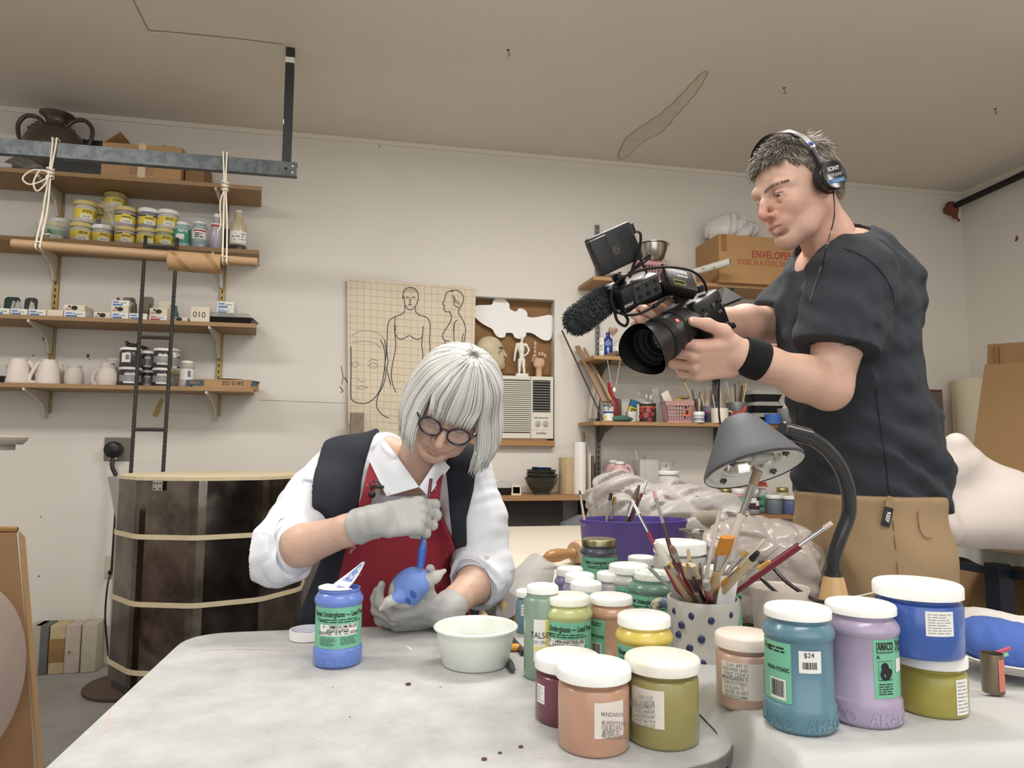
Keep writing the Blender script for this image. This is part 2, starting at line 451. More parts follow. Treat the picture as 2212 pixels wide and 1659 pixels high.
def area(name,loc,size,energy,col=(1,.965,.915),rot=(0,0,0)):
 l=bpy.data.lights.new(name,'AREA');l.shape='RECTANGLE';l.size,l.size_y=size;l.energy=energy;l.color=col
 o=bpy.data.objects.new(name,l);C.objects.link(o);o.location=loc;o.rotation_euler=rot;return o
area('fluorescent_light',(.9,2.1,2.76),(1.3,.35),27)
area('fluorescent_light',(-1.7,1.7,2.76),(1.3,.35),24)
area('fluorescent_light',(2.6,.6,2.76),(1.3,.35),15)
area('fluorescent_light',(.2,-.2,2.76),(1.3,.35),16)
area('ceiling_fill',(.6,.9,2.35),(1.3,.3),5,rot=(PI,0,0))  # this and the next: unseen upward fill added to brighten the ceiling
area('ceiling_fill',(2.2,.8,2.35),(1.3,.3),4,rot=(PI,0,0))
area('front_fill',(.3,-1.4,1.6),(4.0,1.9),22,(.93,.97,1),(PI/2,0,0))  # added cool fill from behind the lens; the wall there has no opening
w=bpy.data.worlds.new('world');bpy.context.scene.world=w;w.use_nodes=True
w.node_tree.nodes['Background'].inputs[0].default_value=(.9,.95,1,1);w.node_tree.nodes['Background'].inputs[1].default_value=.3
sc=bpy.context.scene
sc.view_settings.view_transform='Standard';sc.view_settings.look='None';sc.view_settings.gamma=1;sc.view_settings.use_curve_mapping=False
sc.view_settings.exposure=.8;sc.cycles.max_bounces=8;sc.cycles.glossy_bounces=3;sc.cycles.caustics_reflective=False;sc.cycles.caustics_refractive=False
# ================================================================ shared small builders
def faceT(p,n):
 """frame on a surface: local x to the viewer's right, y up, z out along n"""
 n=V((n[0],n[1],0)).normalized();x=V((-n.y,n.x,0));m=Matrix((x,V((0,0,1)),n)).transposed().to_4x4();m.translation=V(p);return m
def tocam(p,turn=0):
 """horizontal direction from p to the lens, turned by degrees (positive = towards the viewer's right)"""
 d=CAM-V(p);a=math.atan2(d.y,d.x)+math.radians(turn);return V((math.cos(a),math.sin(a),0))
def patch(mb,T,r,x0,x1,y0,y1,m=None,lift=.0004,n=14,top=None):
 """sticker bent round the vertical axis of T at radius r"""
 R=r+lift
 def fn(u,v):
  x=x0+(x1-x0)*u;yy1=y1+(top(u)if top else 0)
  return(R*math.sin(x/r),y0+(yy1-y0)*v,R*math.cos(x/r))
 return mb.grid(fn,n,2,T,m)
def sticker(mb,T,x0,x1,y0,y1,m=None,lift=.0005):
 return mb.raw([(x0,y0,lift),(x1,y0,lift),(x1,y1,lift),(x0,y1,lift)],[(0,1,2,3)],T,m)
def fine(mb,T,x0,x1,y0,y1,rows,m=None,r=None,lift=.0007,fill=.55,seed=1,ragged=.25):
 """rows of fine print too small to read in the photograph"""
 g=random.Random(seed);dy=(y1-y0)/rows
 for i in range(rows):
  yb=y1-dy*(i+1)+dy*(1-fill)/2;x=x0;xe=x1-(x1-x0)*ragged*g.random()
  while x<xe-dy*.4:
   w=min(dy*g.uniform(.9,3.2),xe-x)
   if r:patch(mb,T,r,x,x+w,yb,yb+dy*fill,m,lift,2 if w<.006 else 3)
   else:sticker(mb,T,x,x+w,yb,yb+dy*fill,m,lift)
   x+=w+dy*.45
def bars(mb,T,x0,x1,y0,y1,m=None,r=None,lift=.0007,seed=3):
 g=random.Random(seed);x=x0
 while x<x1:
  w=g.choice((.0005,.0008,.0012))*max(1,(x1-x0)/.022);w=min(w,x1-x)
  if r:patch(mb,T,r,x,x+w,y0,y1,m,lift,2)
  else:sticker(mb,T,x,x+w,y0,y1,m,lift)
  x+=w+g.choice((.0005,.0009))*max(1,(x1-x0)/.022)
m_lid=M('white_lid',(236,236,232),.4,var=.25,vs=30,col2=(214,212,200),thr=(.5,.75))
m_ink=M('black_ink',(28,30,32),.6)
m_paper=M('label_paper',(232,230,224),.6)
def lid_mb(h,r,ridges=True,T=None):
 mb=MB(T);b=min(.004,h*.3)
 n=72
 if ridges:
  pr=[(r-.0025,0),(r,.0008),(r,h-b),(r-b*.4,h-b*.3),(r-b,h)]
  mb.lathe(pr,n,cap=True);
  for i in range(len(mb.v)):
   v=mb.v[i]
  k=len(pr)
 else:mb.lathe([(r-.001,0),(r,.001),(r,h-b),(r-b,h)],n,cap=True)
 return mb
def straight_prof(r,h,neck=.85,nh=.01):
 return[(0,.002),(r*.9,0),(r-.002,.001),(r,.005),(r,h-nh-.004),(r-.0015,h-nh),(r*neck,h-nh+.002),(r*neck,h)]
def pint_prof(r,h,nh=.014):
 """moulded pint jar: wide foot band, recessed label wall, bulged shoulder, neck"""
 q=r-.0028
 return[(0,.003),(r*.86,0),(r-.003,.0015),(r,.006),(r,h*.215),(r-.001,h*.235),(q,h*.25),(q,h*.795),(q+.0006,h*.805),(r-.0008,h*.82),(r,h*.85),(r-.0008,h*.885),(r-.004,h*.92),(r*.86,h*.945),(r*.82,h*.955),(r*.82,h)]
def pot(label,loc,h,r,col,kind='straight',lid=None,lidh=.02,lidr=None,turn=0,group=None,name='paint_jar',cat='jar',extra=None,rough=.3,mat=None,tilt=None,seg=40,cap_mat=None,neck=.86,body_mat=None):
 """jar of paint: body (+ label made by extra(mb-free callback)), lid"""
 t=thing(name,label,cat,loc,(0,0,0),group)
 if tilt:t.rotation_euler=tilt;MW[t.name]=TR(loc,tilt)
 bh=h-lidh*.82;col=[c*.93 for c in col]if col else col
 m=body_mat or M('paint_%d_%d_%d'%tuple(col),col,rough,coat=.3,var=.55,vs=17,thr=(.60,.70),col2=[c*.68+206*.32 for c in col])
 pr={'straight':straight_prof,'pint':pint_prof}[kind](r,bh)if kind!='bottle'else None
 if pr is None:pr=[(0,.002),(r*.9,0),(r,.004),(r,bh*.62),(r*.93,bh*.70),(r*.6,bh*.80),(r*neck*.42,bh*.86),(r*neck*.42,bh)]
 MB().lathe(pr,seg).build('body',m,t,50,local=True)
 lr=lidr or r*.97
 lm=cap_mat or m_lid
 lid_mb(lidh,lr,seg>=40,Matrix.Translation((0,0,h-lidh))).build('lid',lm,t,50,local=True)
 if extra:extra(t,faceT((0,0,0),tocam(loc,turn)),r,bh)
 return t
def lbl(t,mb,mats,name='label'):
 return mb.build(name,mats,t,0,local=True)
def rod(nm,label,cat,pts,parts,group=None):
 """thing made of successive tapered segments: (part name, t0, t1, r0, r1, mat, flat)"""
 a,b=V(pts[0]),V(pts[1]);t=thing(nm,label,cat,a,group=group);d=b-a
 for pn,t0,t1,r0,r1,m,fl in parts:
  mb=MB();p,q=a+d*t0,a+d*t1;n=6;mb.tube([p.lerp(q,k/n)for k in range(n+1)],[r0+(r1-r0)*k/n for k in range(n+1)],12,flat=fl);mb.build(pn,m,t)
 return t
def hm(c,wear=.5):return M('handle_%d_%d_%d'%c,c,.4,coat=.3,var=wear,vs=26,col2=(214,208,200),thr=(.58,.66))
m_fer=M('ferrule',(196,196,196),.2,.9)
m_black=M('black_plastic',(22,23,25),.4,var=.3,vs=20,col2=(48,48,48))
m_slot=M('slot_dark',(25,22,18),.8)
# ================================================================ left wall: shelving, hanging rail, kiln corner
m_mdf=M('shelf_board',(166,130,88),.6,var=.35,vs=14,col2=(142,108,70),stretch=(.6,6,6),bump=.05,bs=50)
m_edge=M('shelf_edge',(178,130,78),.65,var=.4,vs=90,col2=(140,96,54))
m_brk=M('white_bracket',(205,196,182),.5)
m_brass=M('brass_standard',(168,142,84),.4,.75,var=.4,vs=30)
SX1,SX0,SF=-.60,-2.15,3.715
STX=[on_y(121,640,WY).x,on_y(478,700,WY).x]
SZ=(2.412,2.08,1.702,1.378)
for i,sx in enumerate(STX):
 mb=MB();z0=on_y((105,467)[i],(892,899)[i],WY).z
 mb.b2((sx-.014,WY-.014,z0),(sx+.014,WY,2.45),.002);mb.m=1
 z=z0+.03
 while z<2.43:mb.b2((sx-.003,WY-.0147,z),(sx+.003,WY-.0138,z+.016));z+=.033
 one(mb,'shelf_standard',[m_brass,m_slot],('slotted brass shelf standard on the wall behind the white mugs','slotted brass shelf standard nearest the right ends of the left shelves')[i],'shelf standard','brass shelf standards on the left wall',smooth=0)
for i,z in enumerate(SZ):
 t=thing('wall_shelf',('topmost wooden shelf board on the left wall under the brown vase and cartons','second wooden shelf board from the top, holding yellow labelled glaze jars','third wooden shelf board from the top, holding small white boxes','lowest wooden shelf board on the left wall, holding white mugs')[i],'shelf',(SX1,WY,z),group='wooden shelves on the left wall')
 sk=(0,.02,.015,.035)[i]
 mb=MB();T=TR((0,0,0))
 mb.prism([(SX0,SF),(SX1+.035,SF),(SX1-.005,WY-.018),(SX0,WY-.018)],z-.02,z)
 mb.build('board',[m_mdf],t,0)
 for sx in STX:
  L=.27;mb=MB()
  pl=[(-.002,0),(-L,0),(-L,-.012),(-L*.62,-.032),(-L*.28,-.062),(-.055,-.09),(-.035,-.13),(-.002,-.135)]
  T=Matrix(((0,0,1,sx),(1,0,0,WY-.013),(0,1,0,z-.021),(0,0,0,1)))
  mb.prism(pl,-.005,.005,T);mb.build('bracket',m_brk,t,0)
RY=3.115
m_galv=M('galvanised_steel',(98,104,106),.5,.55,var=.55,vs=26,col2=(60,66,70),thr=(.42,.58))
m_steel=M('dark_steel',(62,66,68),.6,.5,var=.5,vs=20,col2=(44,44,44))
t=thing('hanging_rail','galvanised steel rail hung from a ceiling post at the upper left','rail',on_y(628,366,RY))
p1=on_y(641,366,RY);p0=V((p1.x-1.75,RY,p1.z-.004));H=.031
mb=MB();mb.b2((p0.x,RY-.002,p1.z-H),(p1.x,RY+.002,p1.z+H));mb.b2((p0.x,RY-.001,p1.z+H-.004),(p1.x,RY+.045,p1.z+H));mb.b2((p0.x,RY-.001,p1.z-H),(p1.x,RY+.03,p1.z-H+.004))
mb.m=1
for dz in(.012,-.016):mb.ball((p1.x-.017,RY-.003,p1.z+dz),(.004,.002,.004),u=8,w=6)
mb.build('rail',[m_galv,m_paper],t,0)
pc=on_z(622,105,CZ);xq=on_y(619,352,RY+.02).x
mb=MB();mb.b2((xq-.018,RY+.005,p1.z-.02),(xq+.018,RY+.035,CZ));mb.build('post',m_steel,t,0)
MB().b2((xq-.0185,RY+.004,CZ-.07),(xq+.0185,RY+.036,CZ-.045)).build('paint_splash',m_flake,t,0)
MB().b2((xq-.019,RY+.003,p1.z+.2),(xq-.015,RY+.01,p1.z+.222)).build('paint_splash',m_flake,t,0)
mb=MB();mb.ball((p1.x-.045,RY-.004,p1.z),(.006,.004,.006),u=10,w=6);mb.build('bolt',m_slot,t)
dw0,dw1=on_y(26,526,RY-.03),on_y(556,567,RY-.03)
one(MB().cyl(dw0,dw1,.019,seg=24,bev=.002),'wooden_dowel',M('dowel_wood',(176,140,100),.55,var=.3,vs=20,stretch=(.3,4,4)),'long wooden dowel slung on cords below the second shelf','dowel')
def along(a,b,px,py):
 """point of segment ab nearest the given pixel column"""
 best=min((abs(V(project(a+(b-a)*k/400)).x-px),k)for k in range(401))[1];return a+(b-a)*best/400
def project(p):
 d=V(p)-CAM;z=d.dot(_fw);return(1106+FPX*d.dot(_rt)/z,829.5-FPX*d.dot(_up)/z,z)
ta,tb=along(dw0,dw1,366,0),along(dw0,dw1,480,0);ax=(dw1-dw0).normalized()
mb=MB(Matrix.Translation(ta+V((0,0,-.02)))@basis(ax));L=(tb-ta).length
mb.lathe([(.0385,0),(.041,.001),(.041,L-.001),(.0385,L),(.0375,L),(.0375,0),(.0385,0)],32)
mb.m=1
for k in range(3):
 z0=-.03+k*.13
 def fn(u,v,z0=z0):a=u*2*PI*.8+1.2;return(.0416*math.cos(a),.0416*math.sin(a),min(max(z0+u*.16+v*.022,.001),L-.001))
 mb.grid(fn,30,2)
one(mb,'cardboard_tube',[M('tube_cardboard',(178,140,96),.75,var=.3,vs=30),M('tube_tape',(150,112,62),.45)],'cardboard tube threaded on the wooden dowel','tube')
m_cord=M('white_cord',(222,212,192),.8,bump=.3,bs=300)
for i,(pa,pb)in enumerate((((117,314),(88,527)),((486,344),(487,560)))):
 A=on_y(*pa,RY-.006);B=along(dw0,dw1,pb[0],pb[1]);K=A+(B-A)*(.28 if i==0 else .27);r=.0035
 mb=MB()
 for s in(-.008,.008):
  o=V((s,0,0));mb.tube([A+o+V((0,.03,.028)),A+o+V((0,0,.031)),A+o*.8,K+o*.4+V((0,-.004,0)),K+(B-K)*.5+o*.9,B+o+V((0,-.02,.01)),B+o+V((0,-.018,-.016)),B+o+V((0,.016,-.016))],r,7,sub=6)
 if i==0:mb.tube([K,K+(B-K)*.4+V((-.006,-.006,0)),K+(B-K)*.8,B+V((.03,0,.05))],r*.8,6,sub=6)
 mb.tube([B+V((-.012,.02,.0)),B+V((-.012,-.019,.008)),B+V((.012,-.019,.008)),B+V((.012,.019,0)),B+V((0,.02,-.01))],r,7,sub=5,closed=True)
 for j in range(3):
  q=K+V((0,0,.014-.016*j));mb.tube([q+V((.013*math.cos(a),.013*math.sin(a)-.002,.004*math.sin(2*a+j)))for a in[2*PI*k/10 for k in range(10)]],r,6,closed=True)
 if i==0:
  for(dx,dz)in((-.09,-.06),(-.05,-.085)):
   mb.tube([K+V((0,-.012,0)),K+V((dx*.6,-.02,.0)),K+V((dx,-.02,dz*.6)),K+V((dx*.7,-.02,dz)),K+V((dx*.15,-.018,dz*.6)),K+V((0,-.012,-.005))],r*.9,6,sub=6)
 else:
  mb.tube([K+V((0,-.01,-.02)),K+V((-.014,-.014,-.08)),K+V((-.008,-.012,-.17)),K+V((-.02,-.012,-.20))],r*.8,6,sub=5)
 one(mb,'cord',m_cord,('knotted white cord with loose loops holding the left end of the dowel','straight white cord holding the right end of the dowel')[i],'cord','cords holding the dowel')
def shx(px,py,Y):return on_y(px,py,Y).x
z=SZ[0]
m_vase=M('brown_stoneware',(84,70,60),.32,.1,var=.5,vs=9,col2=(58,46,38),coat=.4)
vp=V((shx(122,280,3.86),3.86,z));t=thing('vase','big brown round bellied vase with two looped handles on the top shelf','vase',vp)
R_=.145
mb=MB();mb.lathe([(0,.0),(.07,0),(.075,.01),(.10,.03),(.130,.08),(.146,.14),(.141,.19),(.118,.235),(.085,.262),(.055,.272),(.048,.285),(.047,.305),(.058,.325),(.078,.338),(.08,.343),(.07,.34),(.045,.31),(.04,.29)],48);mb.build('body',m_vase,t,60,local=True)
for s in(-1,1):
 mb=MB();T=[V((s*.052,-.01,.285)),V((s*.085,-.01,.318)),V((s*.135,-.01,.322)),V((s*.168,-.01,.28)),V((s*.165,-.01,.22)),V((s*.141,-.01,.165))]
 mb.tube(T,.0105,10,sub=6)
 for k in range(4):mb.tube([(s*(.146+.012*math.cos(a)),-.012+.004*k,.16-.028*k+.015*math.sin(a))for a in[2*PI*j/10 for j in range(10)]],.006,6,closed=True)
 for k in range(3):mb.ball((s*(.065+.016*k),-.055,.268-.014*k),(.012,.012,.013),u=10,w=8)
 mb.build('handle',m_vase,t,60,local=True)
def carton_shell(t,d,m,th=.004,name='carton',flaps=()):
 """open box: four walls and a floor; local origin bottom centre"""
 x,y,h=d;mb=MB()
 mb.b2((-x/2,-y/2,0),(x/2,y/2,th));mb.b2((-x/2,-y/2,th),(-x/2+th,y/2,h));mb.b2((x/2-th,-y/2,th),(x/2,y/2,h));mb.b2((-x/2+th,-y/2,th),(x/2-th,-y/2+th,h));mb.b2((-x/2+th,y/2-th,th),(x/2-th,y/2,h))
 mb.build(name,m,t,0,local=True)
 for f in flaps:
  sd,Lf,an,tr=f;mb=MB();w=(x if sd in 'fb'else y)
  pl=[(-w/2,0),(w/2,0),(w/2-tr,Lf),(-w/2+tr,Lf)]
  rz={'f':0,'r':PI/2,'b':PI,'l':-PI/2}[sd];off={'f':(0,-y/2,h),'b':(0,y/2,h),'l':(-x/2,0,h),'r':(x/2,0,h)}[sd]
  T=Matrix.Translation(off)@Matrix.Rotation(rz,4,'Z')@Matrix.Rotation(an,4,'X')
  mb.prism(pl,-th/2,th/2,T);mb.build('flap',m,t,0,local=True)
m_card=M('cardboard',(186,146,100),.8,var=.25,vs=12,col2=(160,120,78))
m_card2=M('cardboard_dark',(150,112,70),.8,var=.3,vs=9,col2=(126,92,56))
p=V((shx(186,345,3.83),3.83,z));t=thing('black_box','black box with a raised lid between the vase and the taped carton','box',p,(0,0,.05))
carton_shell(t,(.235,.19,.148),m_black,flaps=[('b',.1,1.2,.01)])
mb=MB();mb.prism([(-.115,-.09),(.115,-.09),(.15,.09),(-.08,.1)],0,.004,TR((0,-.01,.152),(.22,.0,0)));mb.build('lid',M('grey_card',(92,86,78),.8),t,0,local=True)
p=V((shx(322,345,3.83),3.83,z));t=thing('carton','brown taped cardboard carton with a lifted flap on the top shelf','carton',p,(0,0,-.03))
carton_shell(t,(.37,.2,.172),m_card,flaps=[('f',.1,.06,.0),('b',.1,.3,.02),('l',.1,.75,.015),('r',.1,.12,.015)])
mb=MB();mb.b2((-.018,-.1012,.0),(.018,-.1002,.178));mb.b2((-.018,-.1012,.176),(.018,.0,.182));mb.m=1;mb.b2((-.055,-.1008,.02),(.055,-.1002,.148));mb.build('packing_tape',[M('white_tape',(214,196,164),.4),M('brown_tape',(146,108,66),.4,var=.5,vs=14,col2=(186,146,100))],t,0,local=True)
mb=MB();mb.box((.24,.02,.06),(.09,.16,.12),.0);mb.build('side_panel',m_card2,t,0,local=True)
m_foam=M('white_foam',(216,216,212),.8,var=.2,vs=30);m_bag=M('grey_bag',(112,110,106),.35,var=.4,vs=10,bump=.5,bs=18);m_wbag=M('white_bag',(206,206,202),.4,bump=.4,bs=14)
p=V((shx(24,310,3.9),3.9,z));one(MB(TR(p,(0,0,.1))).box((0,0,.11),(.17,.12,.22),.008),'foam_block',m_foam,'white foam block behind the steel rail left of the vase','foam block')
def crumple(name,c,r,mat,label,cat,seed,amp=.12,h=.012,flat=True,fr=26,group=None):
 """crumpled soft lump resting on a flat base"""
 c=V(c);vol=Vol(c-V((r[0]*1.4,r[1]*1.4,.01)),c+V((r[0]*1.4,r[1]*1.4,r[2]*1.5)),h)
 vol.ell((c.x,c.y,c.z+r[2]*.45),(r[0],r[1],r[2]*.6),k=0)
 X,Y,Z=vol.XYZ();g=np.random.RandomState(seed);f=9
 for i in range(5):
  k=g.normal(size=3)*fr*.8;j=g.normal(size=3)*fr*.6;f=np.minimum(f,np.abs(np.sin(X*k[0]+Y*k[1]+Z*k[2]+g.uniform(0,6)+1.3*np.sin(X*j[0]+Y*j[1]+Z*j[2]))))
 vol.d=vol.d+(.35-f)*amp*min(r)*1.5
 vol.d=np.maximum(vol.d,(c.z+.001)-Z).astype(np.float32)
 v,q=vol.mesh();v=v-np.array(c);o=sdf_obj([(v,q)],name,mat,it=1);o.location=c;MW[o.name]=Matrix.Translation(c);return tag(o,label,cat,group)
crumple('plastic_bag',(shx(66,355,3.8),3.8,z),(.115,.06,.085),m_bag,'crumpled grey plastic bag under the vase behind the knotted cord','bag',3,.3)
crumple('plastic_bag',(shx(10,360,3.8),3.8,z),(.10,.06,.05),m_wbag,'white crumpled bag at the left end of the top shelf','bag',5,.25)
z=SZ[1]
m_ylab=M('yellow_label',(226,200,62),.5);m_glab=M('green_label',(58,128,84),.5);m_dirtylid=M('yellowed_lid',(214,194,124),.5,var=.3,vs=30)
m_clear=M('cloudy_plastic',(210,204,188),.35,var=.2,vs=20)
def lab_yellow(style):
 def fn(t,T,r,h):
  mb=MB()
  c={'y':0,'g':1,'k':0}[style]
  patch(mb,T,r,-r*1.25,r*1.25,h*.22,h*.72,c)
  patch(mb,T,r,-r*.45,r*.55,h*.18,h*.40,2,.0008)
  if style=='k':
   for s in(-1,1):patch(mb,T,r,*sorted((s*r*.35,s*r*1.2)),h*.66,h*.72,3,.001)
   patch(mb,T,r,-r*.4,r*.4,h*.52,h*.57,3,.001)
  elif style=='y':fine(mb,T,-r*.3,r*.6,h*.5,h*.66,2,3,r,.0012,seed=int(r*1e5));fine(mb,T,r*.65,r*1.2,h*.3,h*.66,6,3,r,.0012,.35,9)
  fine(mb,T,-r*.3,r*.4,h*.22,h*.34,2,3,r,.0014,.4,4)
  lbl(t,mb,[m_ylab,m_glab,m_paper,m_ink])
 return fn
G='glaze jars on the second shelf'
def sj(px,pyb,Y,w,hpx,label,col,lidm,style,lift=0,name='glaze_jar',turn=4):
 X=shx(px,pyb,Y);p=V((X,Y,z+lift));k=mpp(p);r=w*k/2;h=hpx*k
 return pot(label,p,h,r*.97,col,lidh=min(.022,h*.22),lidr=r,group=G,name=name,cat='jar',extra=lab_yellow(style),cap_mat=lidm,turn=turn,seg=28,body_mat=m_clear if col is None else None),h
grey=(196,192,182);
_,h=sj(132,500,3.93,46,50,'green labelled glaze jar with a white lid at the left, half hidden in plastic',(168,186,160),m_lid,'g',lift=.035)
_,h=sj(118,500,3.815,44,44,'green labelled glaze jar with a yellowed lid behind the knotted cord',(178,196,176),m_dirtylid,'g')
_,h=sj(176,500,3.80,46,44,'lower yellow labelled jar of the leftmost stacked pair',grey,m_dirtylid,'y')
sj(184,460,3.80,46,48,'upper yellow labelled jar of the leftmost stacked pair',(206,200,188),m_dirtylid,'y',lift=h+.001)
_,h=sj(212,500,3.935,38,52,'lower jar of the stack behind the white lidded jar',(190,176,118),m_dirtylid,'y')
sj(212,460,3.935,38,50,'upper jar of the stack behind the white lidded jar',(170,160,110),m_dirtylid,'y',lift=h+.001)
_,h=sj(249,500,3.93,44,52,'bottom jar of the tallest stack on the second shelf',(196,180,120),m_dirtylid,'y')
_,h2=sj(249,470,3.93,44,40,'middle jar of the tallest stack on the second shelf',(206,190,130),m_dirtylid,'y',lift=h+.001)
sj(249,440,3.93,44,36,'topmost jar of the tallest stack, draped with a clear bag',(214,200,140),m_dirtylid,'y',lift=h+h2+.002)
_,h=sj(282,480,3.945,30,52,'lower small yellow jar hidden behind the bagged pair',(200,180,120),m_dirtylid,'y')
sj(282,450,3.945,30,45,'upper small yellow jar peeking out behind the bagged pair',(205,186,124),m_dirtylid,'y',lift=h+.001)
sj(222,505,3.81,43,43,'yellow labelled jar with a clean white lid standing alone in front',(186,184,178),m_lid,'y')
_,h=sj(271,505,3.79,44,40,'black striped yellow jar below the bagged jar',(200,176,166),m_dirtylid,'k')
sj(271,470,3.80,46,44,'black striped yellow jar inside the clear bag',(176,158,168),m_dirtylid,'k',lift=h+.001)
_,h=sj(317,510,3.79,42,40,'yellow lidded jar under the black striped white lidded jar',(176,180,170),m_dirtylid,'y')
sj(321,470,3.80,42,44,'black striped yellow jar with a white lid, top of its pair',(136,140,152),m_lid,'k',lift=h+.001)
_,h=sj(356,510,3.79,40,41,'yellow jar holding pale green glaze, bottom of the rightmost pair',(160,172,140),m_dirtylid,'y')
sj(363,475,3.80,44,42,'yellow jar with a white lid, top of the rightmost pair',(206,204,196),m_lid,'y',lift=h+.001)
def bottle(px,py,Y,w,hpx,label,col,lidh,lidr,name='glaze_bottle',extra=None,kind='pint',cap=None,neck=.86,turn=0):
 X=shx(px,py,Y);p=V((X,Y,z));k=mpp(p);r=w*k/2;h=hpx*k
 return pot(label,p,h,r,col,kind,lidh=lidh,lidr=lidr*r,group='glaze bottles on the second shelf',name=name,cat='bottle',extra=extra,seg=28,cap_mat=cap,neck=neck,turn=turn)
m_teal=M('teal_label',(58,150,120),.5);m_red=M('red_print',(190,46,48),.5)
def lab_gare(t,T,r,h):
 mb=MB();patch(mb,T,r-.002,-r*1.3,r*1.3,h*.16,h*.78,0);patch(mb,T,r-.002,-r*.8,r*.2,h*.36,h*.58,1,.0008);lbl(t,mb,[m_teal,m_paper])
 mb=MB();mb.text('gare',.028,T,off=(0,h*.66,0),wrap=r-.001,bold=.02);lbl(t,mb,m_paper,'lettering')
def lab_red(t,T,r,h):
 mb=MB();patch(mb,T,r-.002,-r*1.2,r*1.2,h*.40,h*.78,0);patch(mb,T,r-.002,-r*.9,r*.9,h*.68,h*.74,1,.0008);fine(mb,T,-r*.6,r*.5,h*.44,h*.64,3,2,r-.002,.001,.6,5);lbl(t,mb,[m_paper,m_red,m_ink])
bottle(394,500,3.80,35,60,'pale aqua glaze bottle with a teal label',(160,200,198),.018,.78,extra=lab_gare)
bottle(431,500,3.80,32,63,'short glaze bottle with white cap and red topped label, right of the teal label',(168,190,198),.014,.8,extra=lab_red)
bottle(467,500,3.80,27,84,'tall slim lavender glaze bottle with a white cap',(186,180,196),.02,.5,kind='bottle',extra=lab_red,neck=1.1)
bottle(492,505,3.88,26,62,'dark glass bottle behind the right cord',(92,88,74),.012,.7)
def lab_wax(t,T,r,h):
 mb=MB();patch(mb,T,r,-r*1.1,r*1.1,h*.20,h*.50,0);fine(mb,T,-r*.8,r*.9,h*.26,h*.46,3,1,r,.0008,.3,8);lbl(t,mb,[m_paper,m_ink])
 mb=MB();mb.lathe([(r*.985,.004),(r*1.004,.006),(r*1.004,h*.16),(r*.985,h*.165)],28);mb.build('liquid_band',M('dark_sediment',(70,62,60),.3),t,50,local=True)
bottle(515,500,3.80,36,94,'tallest bottle with a long neck and cream liquid at the right end',(206,188,150),.012,.38,kind='bottle',extra=lab_wax,neck=1.1)
def film(name,fn,nu,nv,label,cat,mat,th=.0006,group=None):
 mb=MB();mb.grid(fn,nu,nv)
 o=one(mb,name,mat,label,cat,group,smooth=180);return o
m_film=M('clear_film',(228,226,220),.25,alpha=.32,bump=.6,bs=25)
c0=V((shx(262,460,3.80),3.80,0))
def fb(u,v):
 a=-2.6+u*2.1*1.6;rr=.062+.012*math.sin(7*a+5*v)
 return(c0.x+rr*math.cos(a)*1.1-(v*.05),3.80+rr*math.sin(a)+v*.06,z+.075+v*.145+.008*math.sin(9*u))
film('clear_bag',fb,30,10,'clear plastic bag draped over the tall glaze jar stack','bag',m_film)
c1=V((shx(118,490,3.82),3.82,0))
def fb2(u,v):
 a=-PI*1.02+u*PI*1.1;rr=.072+.008*math.sin(6*a+4*v)
 return(c1.x+rr*math.cos(a)*1.1,3.82+rr*math.sin(a)*.8,z+.003+v*.10)
film('clear_bag',fb2,24,8,'clear plastic bag around the green labelled jars','bag',m_film)
z=SZ[2]
m_wbox=M('white_card',(228,226,222),.7);m_cbox=M('cream_card',(222,210,186),.7);m_blue=M('blue_print',(70,120,190),.6);m_dgreen=M('dark_green_card',(34,62,46),.8);m_greyc=M('grey_card_inside',(120,110,96),.85);m_dk=M('charcoal_card',(58,58,54),.85)
GB='small card boxes on the third shelf'
